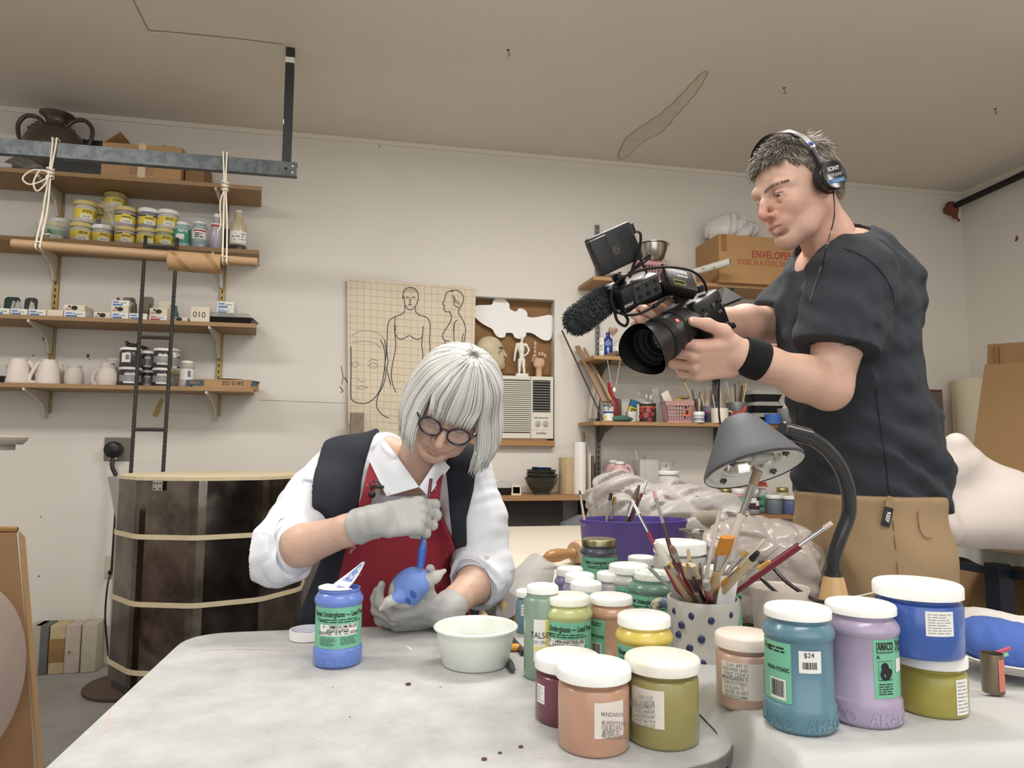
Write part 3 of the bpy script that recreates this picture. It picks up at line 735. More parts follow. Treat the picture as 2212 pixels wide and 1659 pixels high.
def cbox(x0,x1,y0,y1,label,style='b',lift=0,d=.10,Y=3.735,flap=None,note=None):
 """box seen between two pixel columns; y0..y1 its front"""
 a=on_y(x0,y1,Y).x;b=on_y(x1,y1,Y).x;p=V(((a+b)/2,Y,z+lift));h=(y1-y0)*mpp(p);w=b-a
 t=thing('card_box',label,'box',p,(0,0,0),GB);m=m_cbox if style in 'cp'else m_wbox
 mb=MB();mb.b2((-w/2,0,0),(w/2,d,h),.001);mb.build('body',m,t,0,local=True)
 T=faceT((0,0,0),(0,-1));mb=MB();L=.0006
 if style in 'br':
  sticker(mb,T,-w*.42,w*.12,h*.10,h*.36,0 if style=='b'else 2,L);fine(mb,T,-w*.42,-w*.02,h*.5,h*.8,1,0 if style=='b'else 2,lift=L,fill=.7,ragged=0);fine(mb,T,w*.02,w*.4,h*.45,h*.62,1,1,lift=L,seed=int(x0))
 elif style=='c':
  mb.lathe([(0,L),(.011,L)],16,T@TR((w*.02,h*.5,0),(0,0,0),(1.3,1,1)),1);sticker(mb,T,-w*.28,-w*.16,h*.55,h*.85,1,L);fine(mb,T,-w*.42,-w*.1,h*.12,h*.42,2,2,lift=L)
 if mb.v:lbl(t,mb,[m_blue,m_ink,m_red],'print')
 if note:
  mb=MB();mb.text(note[0],note[1],T@TR((0,h*.25,L)));lbl(t,mb,m_ink,'lettering')
 if flap:
  mb=MB();fm,fh,w0,w1=flap;n=8;q=.018
  pl=[(w0*w/2,0),(w1*w/2,0)]+[(w1*w/2-q+q*math.cos(k*PI/2/n),fh-q+q*math.sin(k*PI/2/n))for k in range(n+1)]+[(w0*w/2+q-q*math.sin(k*PI/2/n),fh-q+q*math.cos(k*PI/2/n))for k in range(n+1)]
  mb.prism(pl,-.0008,.0008,TR((0,d-.004,h),(PI/2-.08,0,0)));mb.build('open_flap',fm,t,0,local=True)
  for s in(w0,w1):
   mb=MB();mb.prism([(-.0,0),(d*.7,0),(d*.5,fh*.55),(.02,fh*.6)],-.0006,.0006,Matrix(((0,0,1,s*w/2),(1,0,0,.01),(0,1,0,h),(0,0,0,1))));mb.build('side_flap',m_wbox if fm is not m_greyc else m_greyc,t,0,local=True)
 return h
cbox(-16,20,661,675,'white box with a dark green open flap at the left end of the shelf',flap=(m_dgreen,.075,-1,1))
cbox(22,59,663,677,'white box with a black open flap, second from the left end',flap=(m_dk,.075,-.6,1))
cbox(62,99,664,678,'closed white blue printed box left of the brass standard')
cbox(101,136,665,680,'plain cream box with pencil marks under the brass standard','p')
h=cbox(138,184,667,681,'white blue printed box carrying a cream box',d=.12)
cbox(137,183,653,666,'cream box with a black oval on top of a white box','c',lift=h+.0005,d=.12)
cbox(202,239,671,685,'single low cream box with a yellow tab between the two stacks','c')
h=cbox(240,277,672,687,'bottom white box of the stack of three')
h2=cbox(240,277,658,671,'cream box in the middle of the stack of three','c',lift=h+.0005)
cbox(241,279,644,657,'white box with an open grey flap on top of the stack of three',lift=h+h2+.001,flap=(m_greyc,.035,-.6,1))
cbox(279,317,675,689,'white box with a tall brown open flap beside the stack of three',flap=(m_greyc,.105,-.7,1))
h=cbox(322,360,678,690,'red printed white box at the bottom right of the ladder rails','r')
cbox(323,361,661,676,'cream box with an open flap and tissue on the red printed box','c',lift=h+.0005,flap=(m_cbox,.055,-.7,1))
cbox(368,404,682,691,'flat pinkish box left of the numbered block','c',d=.09)
a=on_y(405,690,3.74).x;b=on_y(441,690,3.74).x;p=V(((a+b)/2+.012,3.79,z))
t=thing('clay_block','cream block with a hand written number beside the black tray','block',p,(0,0,.12))
MB().box((0,0,.04),(.088,.10,.08),.003).build('body',m_cbox,t,0,local=True)
mb=MB();mb.text('010',.042,faceT((-.003,-.0506,.025),(0,-1)),sx=.95);lbl(t,mb,m_ink,'lettering')
p=V((shx(374,670,3.86),3.86,z));one(MB(Matrix.Translation(p)).lathe([(0,0),(.026,0),(.028,.004),(.028,.06),(.02,.075),(.02,.095),(.018,.098),(0,.098)],24),'dropper_bottle',M('teal_plastic',(52,110,108),.4),'small teal bottle behind the right ladder rail','bottle')
def tray(label,p,w,d,rot=0,hb=.034,hl=.03,group=None,name='lidded_tray'):
 t=thing(name,label,'tray',p,(0,0,rot),group)
 def ring(x,y,z_,r=.025,n=5):
  o=[]
  for(sx,sy,a0)in((1,1,0),(-1,1,PI/2),(-1,-1,PI),(1,-1,1.5*PI)):
   for k in range(n+1):a=a0+PI/2*k/n;o.append((sx*(x/2-r)+r*math.cos(a),sy*(y/2-r)+r*math.sin(a),z_))
  return o
 def loft(rs,mat,nm):
  mb=MB();n=len(rs[0]);vs=[q for r in rs for q in r]
  fs=[(j*n+i,j*n+(i+1)%n,(j+1)*n+(i+1)%n,(j+1)*n+i)for j in range(len(rs)-1)for i in range(n)]+[tuple(range(n-1,-1,-1)),tuple((len(rs)-1)*n+i for i in range(n))]
  mb.raw(vs,fs);mb.build(nm,mat,t,40,local=True)
 loft([ring(w*.84,d*.8,0),ring(w*.97,d*.96,hb),ring(w,d,hb+.001),ring(w,d,hb+.004)],m_black,'base')
 loft([ring(w*.99,d*.99,hb+.0045),ring(w*.97,d*.96,hb+.007),ring(w*.84,d*.8,hb+hl*.8),ring(w*.78,d*.72,hb+hl)],M('clear_lid',(196,194,188),.15,alpha=.55,bump=.3,bs=30),'lid')
 return t
p=V((shx(500,685,3.86),3.86,z));tray('black food tray with a clear lid at the right end of the third shelf',p,.245,.19,-.03)
zt=SZ[2]+.066;h=None
def cbox2(x0,x1,y0,y1,lab,lift,st='b'):
 global z
 zz=z;z=zt;r=cbox(x0,x1,y0,y1,lab,st,lift=lift,d=.09,Y=3.82);z=zz;return r
h=cbox2(468,505,656,666,'lower white box on the clear tray lid',0);cbox2(469,506,640,655,'upper blue printed white box on the clear tray lid',h+.0005)
z=SZ[3]
m_bisque=M('bisque',(226,214,206),.75,var=.12,vs=12,bump=.04,bs=80)
def mug(x0,x1,y0,y1,Y,label,hand=None,prof='taper',inv=False,group='bisque mugs on the lowest shelf',m=None,hs=1.0):
 """cup standing mouth down or up; hand = handle angle in degrees (0 = viewer's right)"""
 a=on_y(x0,y1,Y).x;b=on_y(x1,y1,Y).x;p=V(((a+b)/2,Y,z));k=mpp(p);r=(x1-x0)*k/2;h=(y1-y0)*k
 t=thing('mug',label,'mug',p,(0,0,0),group);m=m or m_bisque
 pr={'taper':[(0,.006),(r*.96,.006),(r*.96,0),(r,.003),(r*.99,h*.12),(r*.88,h*.55),(r*.74,h*.86),(r*.64,h*.91),(r*.63,h*.94),(r*.67,h*.97),(r*.66,h),(0,h*.995)],'belly':[(0,0),(r*.86,0),(r*.9,.004),(r,h*.3),(r*.98,h*.55),(r*.78,h*.82),(r*.68,h*.87),(r*.72,h*.92),(r*.76,h*.95),(r*.74,h),(r*.68,h*.99),(r*.62,h*.9),(0,h*.88)]}[prof]
 MB().lathe(pr,36).build('body',m,t,50,local=True)
 if hand is not None:
  an=math.radians(hand);c,s=math.cos(an),math.sin(an);f=hs
  P=[(r*.66,h*.90),(r*.92,h*.82),(r*1.28*f,h*.52),(r*1.52*f,h*.25),(r*1.40*f,h*.09),(r*.97,h*.10)]if prof=='taper'else[(r*.75,h*.84),(r*1.15,h*.74),(r*1.5*f,h*.45),(r*1.48*f,h*.2),(r*1.1,h*.06),(r*.9,h*.06)]
  MB().tube([(x*c,x*s,y)for x,y in P],.0068,8,sub=6,flat=(1.25,.75)).build('handle',m,t,60,local=True)
 return t
mug(14,62,773,828,3.80,'white bisque mug upside down at the left, handle hidden behind the next mug',8)
mug(80,126,776,830,3.80,'white bisque mug upside down whose handle points left',187)
mug(60,85,783,829,3.90,'bisque mug standing behind the two leftmost mugs');mug(108,138,783,830,3.90,'bisque mug half hidden behind the mug with the left pointing handle')
mug(140,178,788,832,3.84,'squat bisque cup without a handle in the middle of the mugs',prof='belly',m=M('bisque_grey',(206,196,186),.8))
mug(210,252,790,834,3.79,'front white bisque pitcher mug with its handle to the left',170,'belly')
mug(214,248,782,834,3.87,'rear white bisque pitcher mug with its handle to the left',172,'belly',hs=1.15)
mug(224,262,770,834,3.945,'pale grey jar behind the pitcher mugs',prof='belly',m=M('bisque_pale',(204,202,194),.8))
GJ='dark glaze jars on the lowest shelf'
m_sil=M('silver_label',(150,150,152),.4,.2)
def lab_dark(st):
 def fn(t,T,r,h):
  mb=MB()
  if st=='bar':patch(mb,T,r,-r*.9,0,h*.25,h*.8,1);bars(mb,T,-r*.45,-r*.1,h*.4,h*.7,2,r,.0009)
  else:
   patch(mb,T,r,-r*1.2,r*1.2,h*.24,h*.7,0)
   for yy in(.66,.2):patch(mb,T,r,-r*1.2,r*1.2,h*yy,h*yy+h*.05,2,.0009)
   patch(mb,T,r,-r*.5,r*.5,h*.66,h*.76,1,.001);patch(mb,T,r,-r*.6,r*.6,h*.16,h*.26,1,.001)
  lbl(t,mb,[m_sil,m_paper,m_ink])
 return fn
def dj(x0,x1,y0,y1,Y,lab,st='k',lift=0,col=(70,58,64),lm=None):
 a=on_y(x0,y1,Y).x;b=on_y(x1,y1,Y).x;p=V(((a+b)/2,Y,z+lift));k=mpp(p);r=(x1-x0)*k/2;h=(y1-y0)*k
 pot(lab,p,h,r*.97,col,lidh=.014,lidr=r,group=GJ,name='glaze_jar',extra=lab_dark(st),seg=28,cap_mat=lm,turn=0);return h
h=dj(257,303,794,835,3.80,'lower dark jar of the left column beside the pitchers');dj(259,302,751,793,3.80,'upper dark jar with a barcode sticker, left column','bar',h+.001)
h=dj(303,331,796,835,3.90,'lower dark jar of the narrow middle column');dj(305,331,754,795,3.90,'upper dark jar of the narrow middle column','k',h+.001)
h=dj(329,368,795,836,3.80,'lower dark jar of the right column by the ladder rail');dj(331,370,752,794,3.80,'upper dark jar of the right column by the ladder rail','k',h+.001)
h=dj(352,388,799,835,3.90,'pale jar with a yellowed lid behind the right ladder rail','bar',0,(200,188,178),m_dirtylid);dj(354,388,747,798,3.91,'pale jar with a white cap standing on the yellow lidded jar','k',h+.001,(206,198,190))
p=V((shx(404,800,3.80),3.80,z));k=mpp(p)
def lab_w(t,T,r,h):mb=MB();patch(mb,T,r-.002,-r*1.1,r*1.1,h*.3,h*.75,0);bars(mb,T,r*.1,r*.5,h*.42,h*.68,1,r-.002,.0009);lbl(t,mb,[m_paper,m_ink])
pot('white plastic bottle with a barcode label left of the flat carton',p,58*k,15.5*k,(204,196,188),'pint',lidh=.014,lidr=12*k,extra=lab_w,name='plastic_bottle',cat='bottle',seg=28)
for(px,py,lab)in((284,744,'small black figurine on the left dark jar column'),(306,747,'small black figurine behind the left ladder rail')):
 p=V((shx(px,py,3.80 if px<290 else 3.90),3.80 if px<290 else 3.90,on_y(px,751,3.80).z+.004));vol=Vol(p+V((-.04,-.03,-.01)),p+V((.04,.03,.04)),.002)
 vol.ell(p+V((0,0,.008)),(.026,.013,.010),k=0);vol.cone(p+V((-.014,0,.012)),p+V((-.022,0,.024)),.008,.007,.006);vol.cone(p+V((-.024,0,.024)),p+V((-.031,0,.021)),.003,.0015,.003);vol.cone(p+V((.018,0,.008)),p+V((.036,0,.004)),.006,.002,.004)
 sd=sdf_obj(vol,'figurine',m_black);tag(sd,lab,'figurine')
a=on_y(418,845,3.75).x;b=SX1+.02;p=V(((a+b)/2,3.85,z));w_=b-a
t=thing('carton_tray','flat brown carton tray stamped with upside down figures at the right end','carton',p,(0,0,-.04))
carton_shell(t,(w_,.21,.042),m_card)
T=faceT((0,-.1056,0),(0,-1))@Matrix.Rotation(PI,4,'Z')
mb=MB();mb.text('24/15 OZ',.026,T@TR((-.05,-.032,0)),bold=.01);sticker(mb,T,.085,.17,-.036,-.008,1);sticker(mb,T,-.165,-.14,-.032,-.012,1);lbl(t,mb,[m_ink,M('blue_stamp',(62,92,110),.7)],'print')
mb=MB();mb.text('15400',.02,T@TR((.128,-.03,.0012)),bold=.01);lbl(t,mb,m_card,'lettering')
for i,(dx,dz,lab)in enumerate(((.06,.030,'upper black tray lid lying in the flat carton'),(-.05,.022,'lower black tray lid with a torn label in the flat carton'))):
 q=p+V((dx,0,dz));mb=MB(TR(q,(0,.05*(1-2*i),-.04)))
 mb.lathe([(0,0),(.085,0),(.095,.008),(.10,.016),(.097,.016),(.088,.009),(0,.004)],32);mb.m=1
 mb.box((-.03,-.03,.0175),(.06,.05,.001))if i else None
 one(mb,'tray_lid',[m_black,m_paper],lab,'lid','black lids in the carton')
p=V((shx(2,810,3.82),3.82,z));tray('dark tray with a cloudy lid cut off at the left end of the lowest shelf',p,.10,.14,0,.03,.06)
m_tape=M('masking_tape',(186,158,98),.6);pts=[(346,861),(354,863),(341,902),(328,898)]
one(MB().raw([on_y(x,y,WY-.0015)for x,y in pts]+[on_y(x,y,WY-.0005)for x,y in pts],[(0,1,2,3),(7,6,5,4),(0,4,5,1),(1,5,6,2),(2,6,7,3),(3,7,4,0)]),'masking_tape',m_tape,'slanting piece of masking tape on the wall between the ladder rails','tape',smooth=0)
m_mark=M('wall_mark',(112,92,66),.9)
mb=MB()
for x,y,r in((95,731,.007),(190,769,.008),(72,768,.004),(193,776,.003),(84,1245,.004),(820,316,.004),(88,1116,.003),(744,1185,.002)):
 q=on_y(x,y,WY-.0006);mb.lathe([(0,0),(r,0)],7,Matrix.Translation(q)@basis((0,-1,0)),sx=1,sy=1.4)
mb.tube([on_y(x,y,WY-.0003)for x,y in((560,864),(660,868),(750,871))],.001,4)
for pts,r in(([(737,790),(741,815),(738,830)],.004),([(734,835),(741,845),(736,848)],.006),([(744,815),(752,828),(757,838)],.006)):mb.tube([on_y(x,y,WY-.0005)for x,y in pts],r*.6,5,flat=(1,.1))
tag(struct(mb.build('wall_marks',m_mark,smooth=0)),'specks and scuffs on the painted wall','marks')
p=on_y(254,970,WY);T=faceT(p,(0,-1));t=thing('power_outlet','grey square heavy duty outlet plate with a round black plug','outlet',p)
k=mpp(p);MB(T).box((0,0,.004),(52*k,50*k,.008),.003).build('plate',M('steel_plate',(134,128,118),.45,.5,var=.4,vs=20),t,0)
mb=MB(T@TR((-.01,-.003,0)));mb.lathe([(.030,.008),(.040,.011),(.042,.02),(.040,.05),(.033,.056),(0,.057)],32);mb.build('plug',m_black,t,50)
mb=MB(T);mb.box((-.01,-.048,.03),(.044,.014,.02),.003);mb.build('clamp',M('clamp_metal',(160,150,136),.4,.6),t,0)
pl=[p+V((-.01,-.03,-.04)),p+V((-.006,-.045,-.09)),p+V((.02,-.05,-.15)),p+V((.03,-.06,-.25)),p+V((.03,-.07,-.6))]
mb=MB();mb.tube(pl,.0105,10,sub=6);mb.build('power_cable',m_black,t)
p=on_y(243,1224,WY);T=faceT(p,(0,-1));t=thing('power_outlet','small beige duplex outlet with a black plug low beside the kiln','outlet',p)
m_beige=M('beige_plate',(196,188,166),.5);MB(T).box((0,0,.003),(.07,.115,.006),.003).build('plate',m_beige,t,0)
for dz in(.022,-.022):
 mb=MB(T);mb.lathe([(.017,.006),(.0165,.008),(0,.008)],24,T=TR((0,dz,0)));mb.m=1
 for dx in(-.006,.006):mb.box((dx,dz+.003,.0083),(.0022,.008,.0006))
 mb.box((0,dz-.008,.0083),(.004,.004,.0006));mb.build('socket',[m_beige,m_slot],t,0)
mb=MB(T);mb.box((0,-.024,.02),(.022,.022,.03),.006);mb.build('plug',m_black,t,0)
q=p+V((0,-.03,-.035));mb=MB();mb.tube([q,q+V((0,-.03,-.06)),q+V((.0,-.035,-.2)),q+V((.02,-.035,-.36)),q+V((.03,-.03,-.44))],.0045,8,sub=6);mb.build('power_cord',m_black,t)
m_rebar=M('rebar',(56,56,56),.6,.4,var=.5,vs=30,col2=(82,68,56))
LY=3.60;t=thing('rebar_ladder','tall freestanding rebar ladder rack on a round brown base plate','ladder rack',on_z(288,1472,0));MW[t.name]=Matrix.Identity(4);t.location=(0,0,0)
lx=[on_y(x,1000,LY).x for x in(284,353.5)];tz=on_y(349,512,LY).z;lean=[on_y(x,512,LY).x for x in(314.5,383)]
bp=V(((lx[0]+lx[1])/2-.01,LY,0))
for i in range(2):
 mb=MB();a=V((lx[i]-(lean[i]-lx[i])*.95,LY,.018));b=V((lean[i],LY,tz));mb.tube([a,b],.0085,8)
 n=90
 for k in range(n):q=a+(b-a)*(k+.5)/n;mb.lathe([(.0083,-.003),(.0098,-.001),(.0098,.001),(.0083,.003)],8,Matrix.Translation(q)@Euler((.25,0,0)).to_matrix().to_4x4())
 mb.build('rail',m_rebar,t)
for py in(533,729,928,1120,1310):
 f=(on_y(300,py,LY).z-tz)/(on_y(300,1000,LY).z-tz)
 a,b=[V((lean[i]+(lx[i]-lean[i])*f,LY,on_y(330,py,LY).z))for i in(0,1)]
 MB().tube([a,b],.0085,8).build('rung',m_rebar,t)
MB(Matrix.Translation(bp)).lathe([(0,0),(.20,0),(.205,.003),(.205,.014),(.20,.018),(0,.018)],48).build('base_plate',M('rusty_plate',(92,74,62),.7,.3,var=.4,vs=8),t)
m_kiln=M('kiln_steel',(128,118,110),.12,.95,var=.8,vs=7,col2=(64,57,52),thr=(.36,.62));m_kband=M('fire_brick_edge',(202,186,150),.8,var=.3,vs=40);m_kdark=M('kiln_trim',(46,44,42),.35,.8)
kc=at(461,1265,2.66);kc.z=0;KR=.338
t=thing('kiln','dark polished ten sided kiln with cream bands behind the seated woman','kiln',kc)
def ring10(r,z_,n=10,ph=.0):return[(r*math.cos(2*PI*(i+ph)/n),r*math.sin(2*PI*(i+ph)/n),z_)for i in range(n)]
zs=[on_y(255,y,kc.y-.05).z for y in(1462,1417,1288,1163,1036)]
zs=[.285,.345,.565,.785,.98]
def poly_wall(r,z0,z1,mat,nm,sub=10,r_in=None):
 """ten slightly rounded facets"""
 mb=MB();n=10*8;pts=[]
 for i in range(n):
  a=2*PI*i/n+.33;w_=((a-.33)%(2*PI/10))-PI/10;rr=r*math.cos(PI/10)/math.cos(w_);rr=min(rr,r*.985);pts.append((rr*math.cos(a),rr*math.sin(a)))
 mb.prism(pts,z0,z1);mb.build(nm,mat,t,9,local=True)
for i in range(4):poly_wall(KR,zs[i]+.008,zs[i+1]-.008,m_kiln,'ring_section')
for i in(1,2,3):poly_wall(KR+.003,zs[i]-.008,zs[i]+.008,m_kband,'brick_band')
poly_wall(KR+.002,.972,.984,m_kband,'rim');poly_wall(KR-.01,.26,.293,m_kdark,'floor_pan')
for k in range(4):a=.6+k*PI/2;MB().cyl((.26*math.cos(a),.26*math.sin(a),0),(.26*math.cos(a),.26*math.sin(a),.262),.016).build('leg',m_kdark,t,40,local=True)
for zb in zs[1:4]:
 pass
T=frame(kc+V((0,0,0)),(1,0,0),(0,0,1))
q=at(337,1046,2.36);n_=(q-kc);n_.z=0;n_.normalize();q=kc+n_*(KR*.985)+V((0,0,.955));Tf=faceT(q,n_)
mb=MB(Tf);mb.box((0,0,.002),(.036,.032,.003),.001);mb.m=1
for dx in(-.011,0,.011):
 for dy in((-.009,.009)if dx else(.009,)):mb.ball((dx,dy,.004),(.003,.003,.002),u=8,w=6)
mb.build('hinge_plate',[M('zinc',(170,166,158),.4,.7),m_slot],t,0)
q0=at(262,1028,2.66);pts=[q0,at(263,1146,2.66),at(254,1142,2.72),at(232,1030,2.80)]
MB().raw(pts+[p_+V((.004,.004,0))for p_ in pts],[(0,1,2,3),(7,6,5,4),(0,4,5,1),(1,5,6,2),(2,6,7,3),(3,7,4,0)]).build('side_sheet',M('sheet_zinc',(176,174,172),.5,.4,var=.3,vs=10),t,0)
cols=[(176,168,150),(104,102,98),(190,170,128),(188,172,160),(186,176,158)]
labs=['pale grey fire brick at the left end of the row on the floor','dark grey fire brick standing in the row','brown stained fire brick in the middle of the row','pinkish fire brick with a rust spot in the row','pale fire brick at the right end of the row, next to the kiln']
m_browns=M('brick_brown',(150,112,62),.85,var=.4,vs=20)
xb=[on_z(x,1452,0).x for x in(62,76,109,141,174)];yb=on_z(190,1454,0).y
for i,c in enumerate(cols):
 m=M('fire_brick_%d'%i,c,.9,var=.35,vs=22,bump=.3,bs=70);w_=.07;mb=MB(TR((xb[i]+.035,yb+.062,0),(0,0,.02*(i%3)-.02)));h=.228
 mb.box((0,0,h/2),(w_*.97,.115,h),.006)
 if i==2:mb.m=1;mb.box((0,-.002,.11),(w_*.975,.1155,.11),.003)
 if i==3:mb.m=1;mb.ball((-.01,-.0575,.10),(.007,.001,.007),u=8,w=6)
 one(mb,'fire_brick',[m,m_browns],labs[i],'brick','fire bricks in a row on the floor',smooth=30)
mb=MB();q=on_z(238,1432,0);mb.box(q+V((.03,.12,.05)),(.16,.12,.10),.006);one(mb,'fire_brick',M('ashen_brick',(112,108,102),.9,var=.4,vs=20,bump=.3),'grey brick lying on its side behind the cord by the kiln','brick')
mb=MB();q=on_z(238,1432,0);mb.cyl(q+V((-.03,.1,.122)),q+V((.10,.1,.117)),.016);mb.cyl(q+V((0,.1,.122)),q+V((.02,.1,.122)),.022)
one(mb,'pipe_fitting',M('old_pipe',(96,88,82),.6,.4),'short grey pipe fitting on the brick behind the cord','pipe')
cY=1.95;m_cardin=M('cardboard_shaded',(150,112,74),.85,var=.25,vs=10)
t=thing('carton','open brown cardboard carton standing at the left edge of the picture','carton',on_z(30,1640,0));t.location=(0,0,0);MW[t.name]=Matrix.Identity(4)
A=at(36,1152,2.55);B=at(88,1585,2.35);dv=(B-A)
def slab(pts,th,nm,mat):
 n=(V(pts[1])-V(pts[0])).cross(V(pts[2])-V(pts[1])).normalized()*th;k=len(pts)
 mb=MB();mb.raw([V(p)for p in pts]+[V(p)+n for p in pts],[tuple(range(k)),tuple(range(2*k-1,k-1,-1))]+[(i,k+i,k+(i+1)%k,(i+1)%k)for i in range(k)]);return mb.build(nm,mat,t,0)
zb=.005
P1=V((A.x,A.y,A.z));P2=V((on_y(90,1590,2.42).x,2.42,zb));P1=V((on_y(36,1150,2.42).x,2.42,on_y(36,1150,2.42).z))
x_l=P1.x-.75
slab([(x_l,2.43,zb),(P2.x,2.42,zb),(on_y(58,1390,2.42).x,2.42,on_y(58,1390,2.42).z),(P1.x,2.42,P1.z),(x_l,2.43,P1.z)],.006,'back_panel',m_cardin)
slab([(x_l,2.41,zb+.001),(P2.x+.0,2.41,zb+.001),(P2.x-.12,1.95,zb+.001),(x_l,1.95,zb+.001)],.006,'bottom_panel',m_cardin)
slab([(P2.x+.004,2.42,zb),(P2.x-.11,1.95,zb),(P2.x-.10,1.93,zb+.06),(P2.x+.03,2.40,zb+.05)],.005,'low_flap',m_card)
slab([(P1.x+.002,2.425,P1.z),(P2.x+.006,2.425,zb),(P2.x+.008,2.455,zb),(P1.x+.004,2.455,P1.z-.02)],.006,'side_panel',m_card)
mb=MB();
g=random.Random(5);mb.tube([P1+V((-.002+g.uniform(-.008,.008),g.uniform(-.01,.01),.004+g.uniform(-.006,.006)))-V((.06*k,0,0))for k in range(8)],.009,6);mb.build('torn_edge',M('torn_cardboard',(146,104,58),.9,var=.4,vs=60,bump=.5),t)
q=at(-104,1462,1.86)
mb=MB(Matrix.Translation(q)@basis((.97,-.2,.12)));mb.lathe([(0,0),(.225,0),(.238,.006),(.24,.02),(.235,.034),(.225,.038),(0,.038)],72)
mb.m=1
for k in range(9):a=g.uniform(-3,3);r_=g.uniform(.14,.225);mb.ball((r_*math.cos(a),r_*math.sin(a),.038),(.003+.004*g.random(),.003,.0012),u=6,w=4)
one(mb,'plaster_bat',[M('pink_plaster',(176,156,146),.7,var=.4,vs=9,col2=(158,138,130)),m_flake],'round pinkish plaster disc leaning in the carton at the left edge','plaster disc')
q=at(-28,960,1.5);mb=MB(Matrix.Translation(q));mb.lathe([(0,0),(.062,.0),(.071,.010),(.072,.016),(.064,.018),(0,.018)],48);mb.cyl((0,0,-.012),(0,0,0),.05);mb.cyl((0,0,-.96+.0),(0,0,-.01),.022);mb.lathe([(.09,-q.z),(.09,-q.z+.02),(.02,-q.z+.03)],24)
t=one(mb,'banding_wheel',M('wheel_plaster',(168,158,146),.6,var=.4,vs=20),'round grey turntable on a stand cut by the left edge','turntable')
# ================================================================ middle of the back wall: drawing, niche, air conditioner
def zz(x,y,ox,oy,sc):return(ox+x/sc,oy+y/sc)
def poff(x):u=(x-(-.06))/.66;return .014+.016*math.sin(u*7+.6)*max(0,1-u)+.006*math.sin(u*15)+.03*max(0,.12-u)*4
def onp(px,py,lift=.0012):
 q=on_y(px,py,WY-.02)
 for _ in range(3):q=on_y(px,py,WY-poff(q.x)-lift)
 return q
m_draw=M('drawing_paper',(218,204,180),.7,var=.3,vs=3,col2=(206,190,160))
t=thing('wall_drawing','large figure study drawing on gridded paper curling off the wall behind the seated woman','drawing',on_y(890,950,WY-.02))
def pg(off):
 def fn(u,v):
  L=(750+2*v,600+352*v);R=(1028-9*v,621+335*v)
  return onp(L[0]+(R[0]-L[0])*u,L[1]+(R[1]-L[1])*u,off)
 return fn
mb=MB();mb.grid(pg(0),60,14);mb.grid(lambda u,v:pg(-.0012)(1-u,v),60,14);mb.build('paper',m_draw,t,180)
m_gl=M('grid_pencil',(192,178,154),.9);m_pen=M('pencil',(78,84,92),.9);m_pen2=M('light_pencil',(160,150,132),.9)
mb=MB()
for k in range(19):
 x=757+14.6*k;mb.tube([onp(x-.2*j*.3,604+(x-750)*.075+24*j)for j in range(14)],.0006,4)
for k in range(22):y=606+15*k;mb.tube([onp(752+17.2*j,y+1.29*j)for j in range(17)],.0006,4)
mb.build('grid_lines',m_gl,t)
F=lambda pts:[zz(x,y,720,580,4.148)for x,y in pts]
front=[[(640,250),(622,265),(630,205),(655,178),(690,170),(730,180),(755,215),(762,262),(745,320),(715,362),(690,370),(665,360),(643,325),(632,262)],[(640,330),(638,385),(610,410),(545,435),(500,470),(487,530),(482,640),(480,740),(490,830),(480,900),(500,985),(515,1050)],[(738,350),(740,390),(770,415),(830,435),(860,470),(868,540),(862,640),(866,720),(858,800)],[(560,510),(553,590),(560,690),(548,770),(530,860),(520,950),(530,1030),(560,1110)],[(806,515),(800,600),(792,690),(803,760),(800,830)],[(560,590),(575,622),(615,632),(650,618),(680,598)],[(690,600),(720,625),(760,634),(795,615),(802,590)],[(650,262),(665,255),(680,262)],[(705,262),(720,255),(735,262)],[(692,270),(684,300),(695,305)],[(672,325),(688,320),(704,326)],[(555,440),(548,520),(553,590)]]
side=[[(1075,205),(1030,205),(1005,240),(1000,270),(980,318),(995,330),(990,350),(1000,382),(1030,388),(1050,385)],[(1030,205),(1080,194),(1130,205),(1165,250),(1162,300),(1140,350),(1120,385),(1140,430),(1170,480),(1186,560),(1165,680),(1145,750),(1150,800)],[(1040,385),(1060,440),(1030,510),(990,570),(978,610),(1000,645),(1040,650)],[(1000,650),(1000,720),(985,770)],[(1085,500),(1080,600),(1090,700),(1085,760)],[(1110,460),(1085,490),(1078,560)],[(1165,580),(1150,660)],[(1070,240),(1090,270),(1080,320),(1110,345),(1130,350)]]
face=[[(158,700),(160,900),(158,1120),(170,1180),(230,1205),(300,1205),(370,1160),(420,1080),(450,960),(465,800),(450,700),(420,640)],[(460,640),(475,760),(462,860),(470,960),(440,1060),(400,1140),(390,1240),(440,1310),(500,1340)]]
lface=[[(165,860),(195,835),(230,855),(195,885),(165,865)],[(315,870),(355,845),(405,870),(360,892),(315,872)],[(310,840),(350,815),(405,828)],[(215,980),(235,1005),(265,1015),(295,1005)],[(205,1065),(250,1055),(310,1065)],[(205,1070),(255,1080),(310,1066)],[(170,660),(280,650),(380,670),(430,720)],[(165,600),(270,555),(400,580),(460,640)]]
mb=MB()
for ln in front+side+face:mb.tube([onp(*p)for p in smooth_path([V((a,b,0))for a,b in F(ln)],4)for p in[(p.x,p.y)]],.0024,4)
mb.m=1
for ln in lface:mb.tube([onp(p.x,p.y)for p in smooth_path([V((a,b,0))for a,b in F(ln)],4)],.0014,4)
for k in range(9):mb.tube([onp(*p)for p in F([(1060+9*k,250+6*k),(1085+7*k,300+5*k)])],.0009,4)
for k in range(14):mb.tube([onp(*p)for p in F([(640+8*k,190-(abs(7-k)-7)*-2),(645+8*k,206)])],.0008,4)
mb.build('pencil_drawing',[m_pen,m_pen2],t)
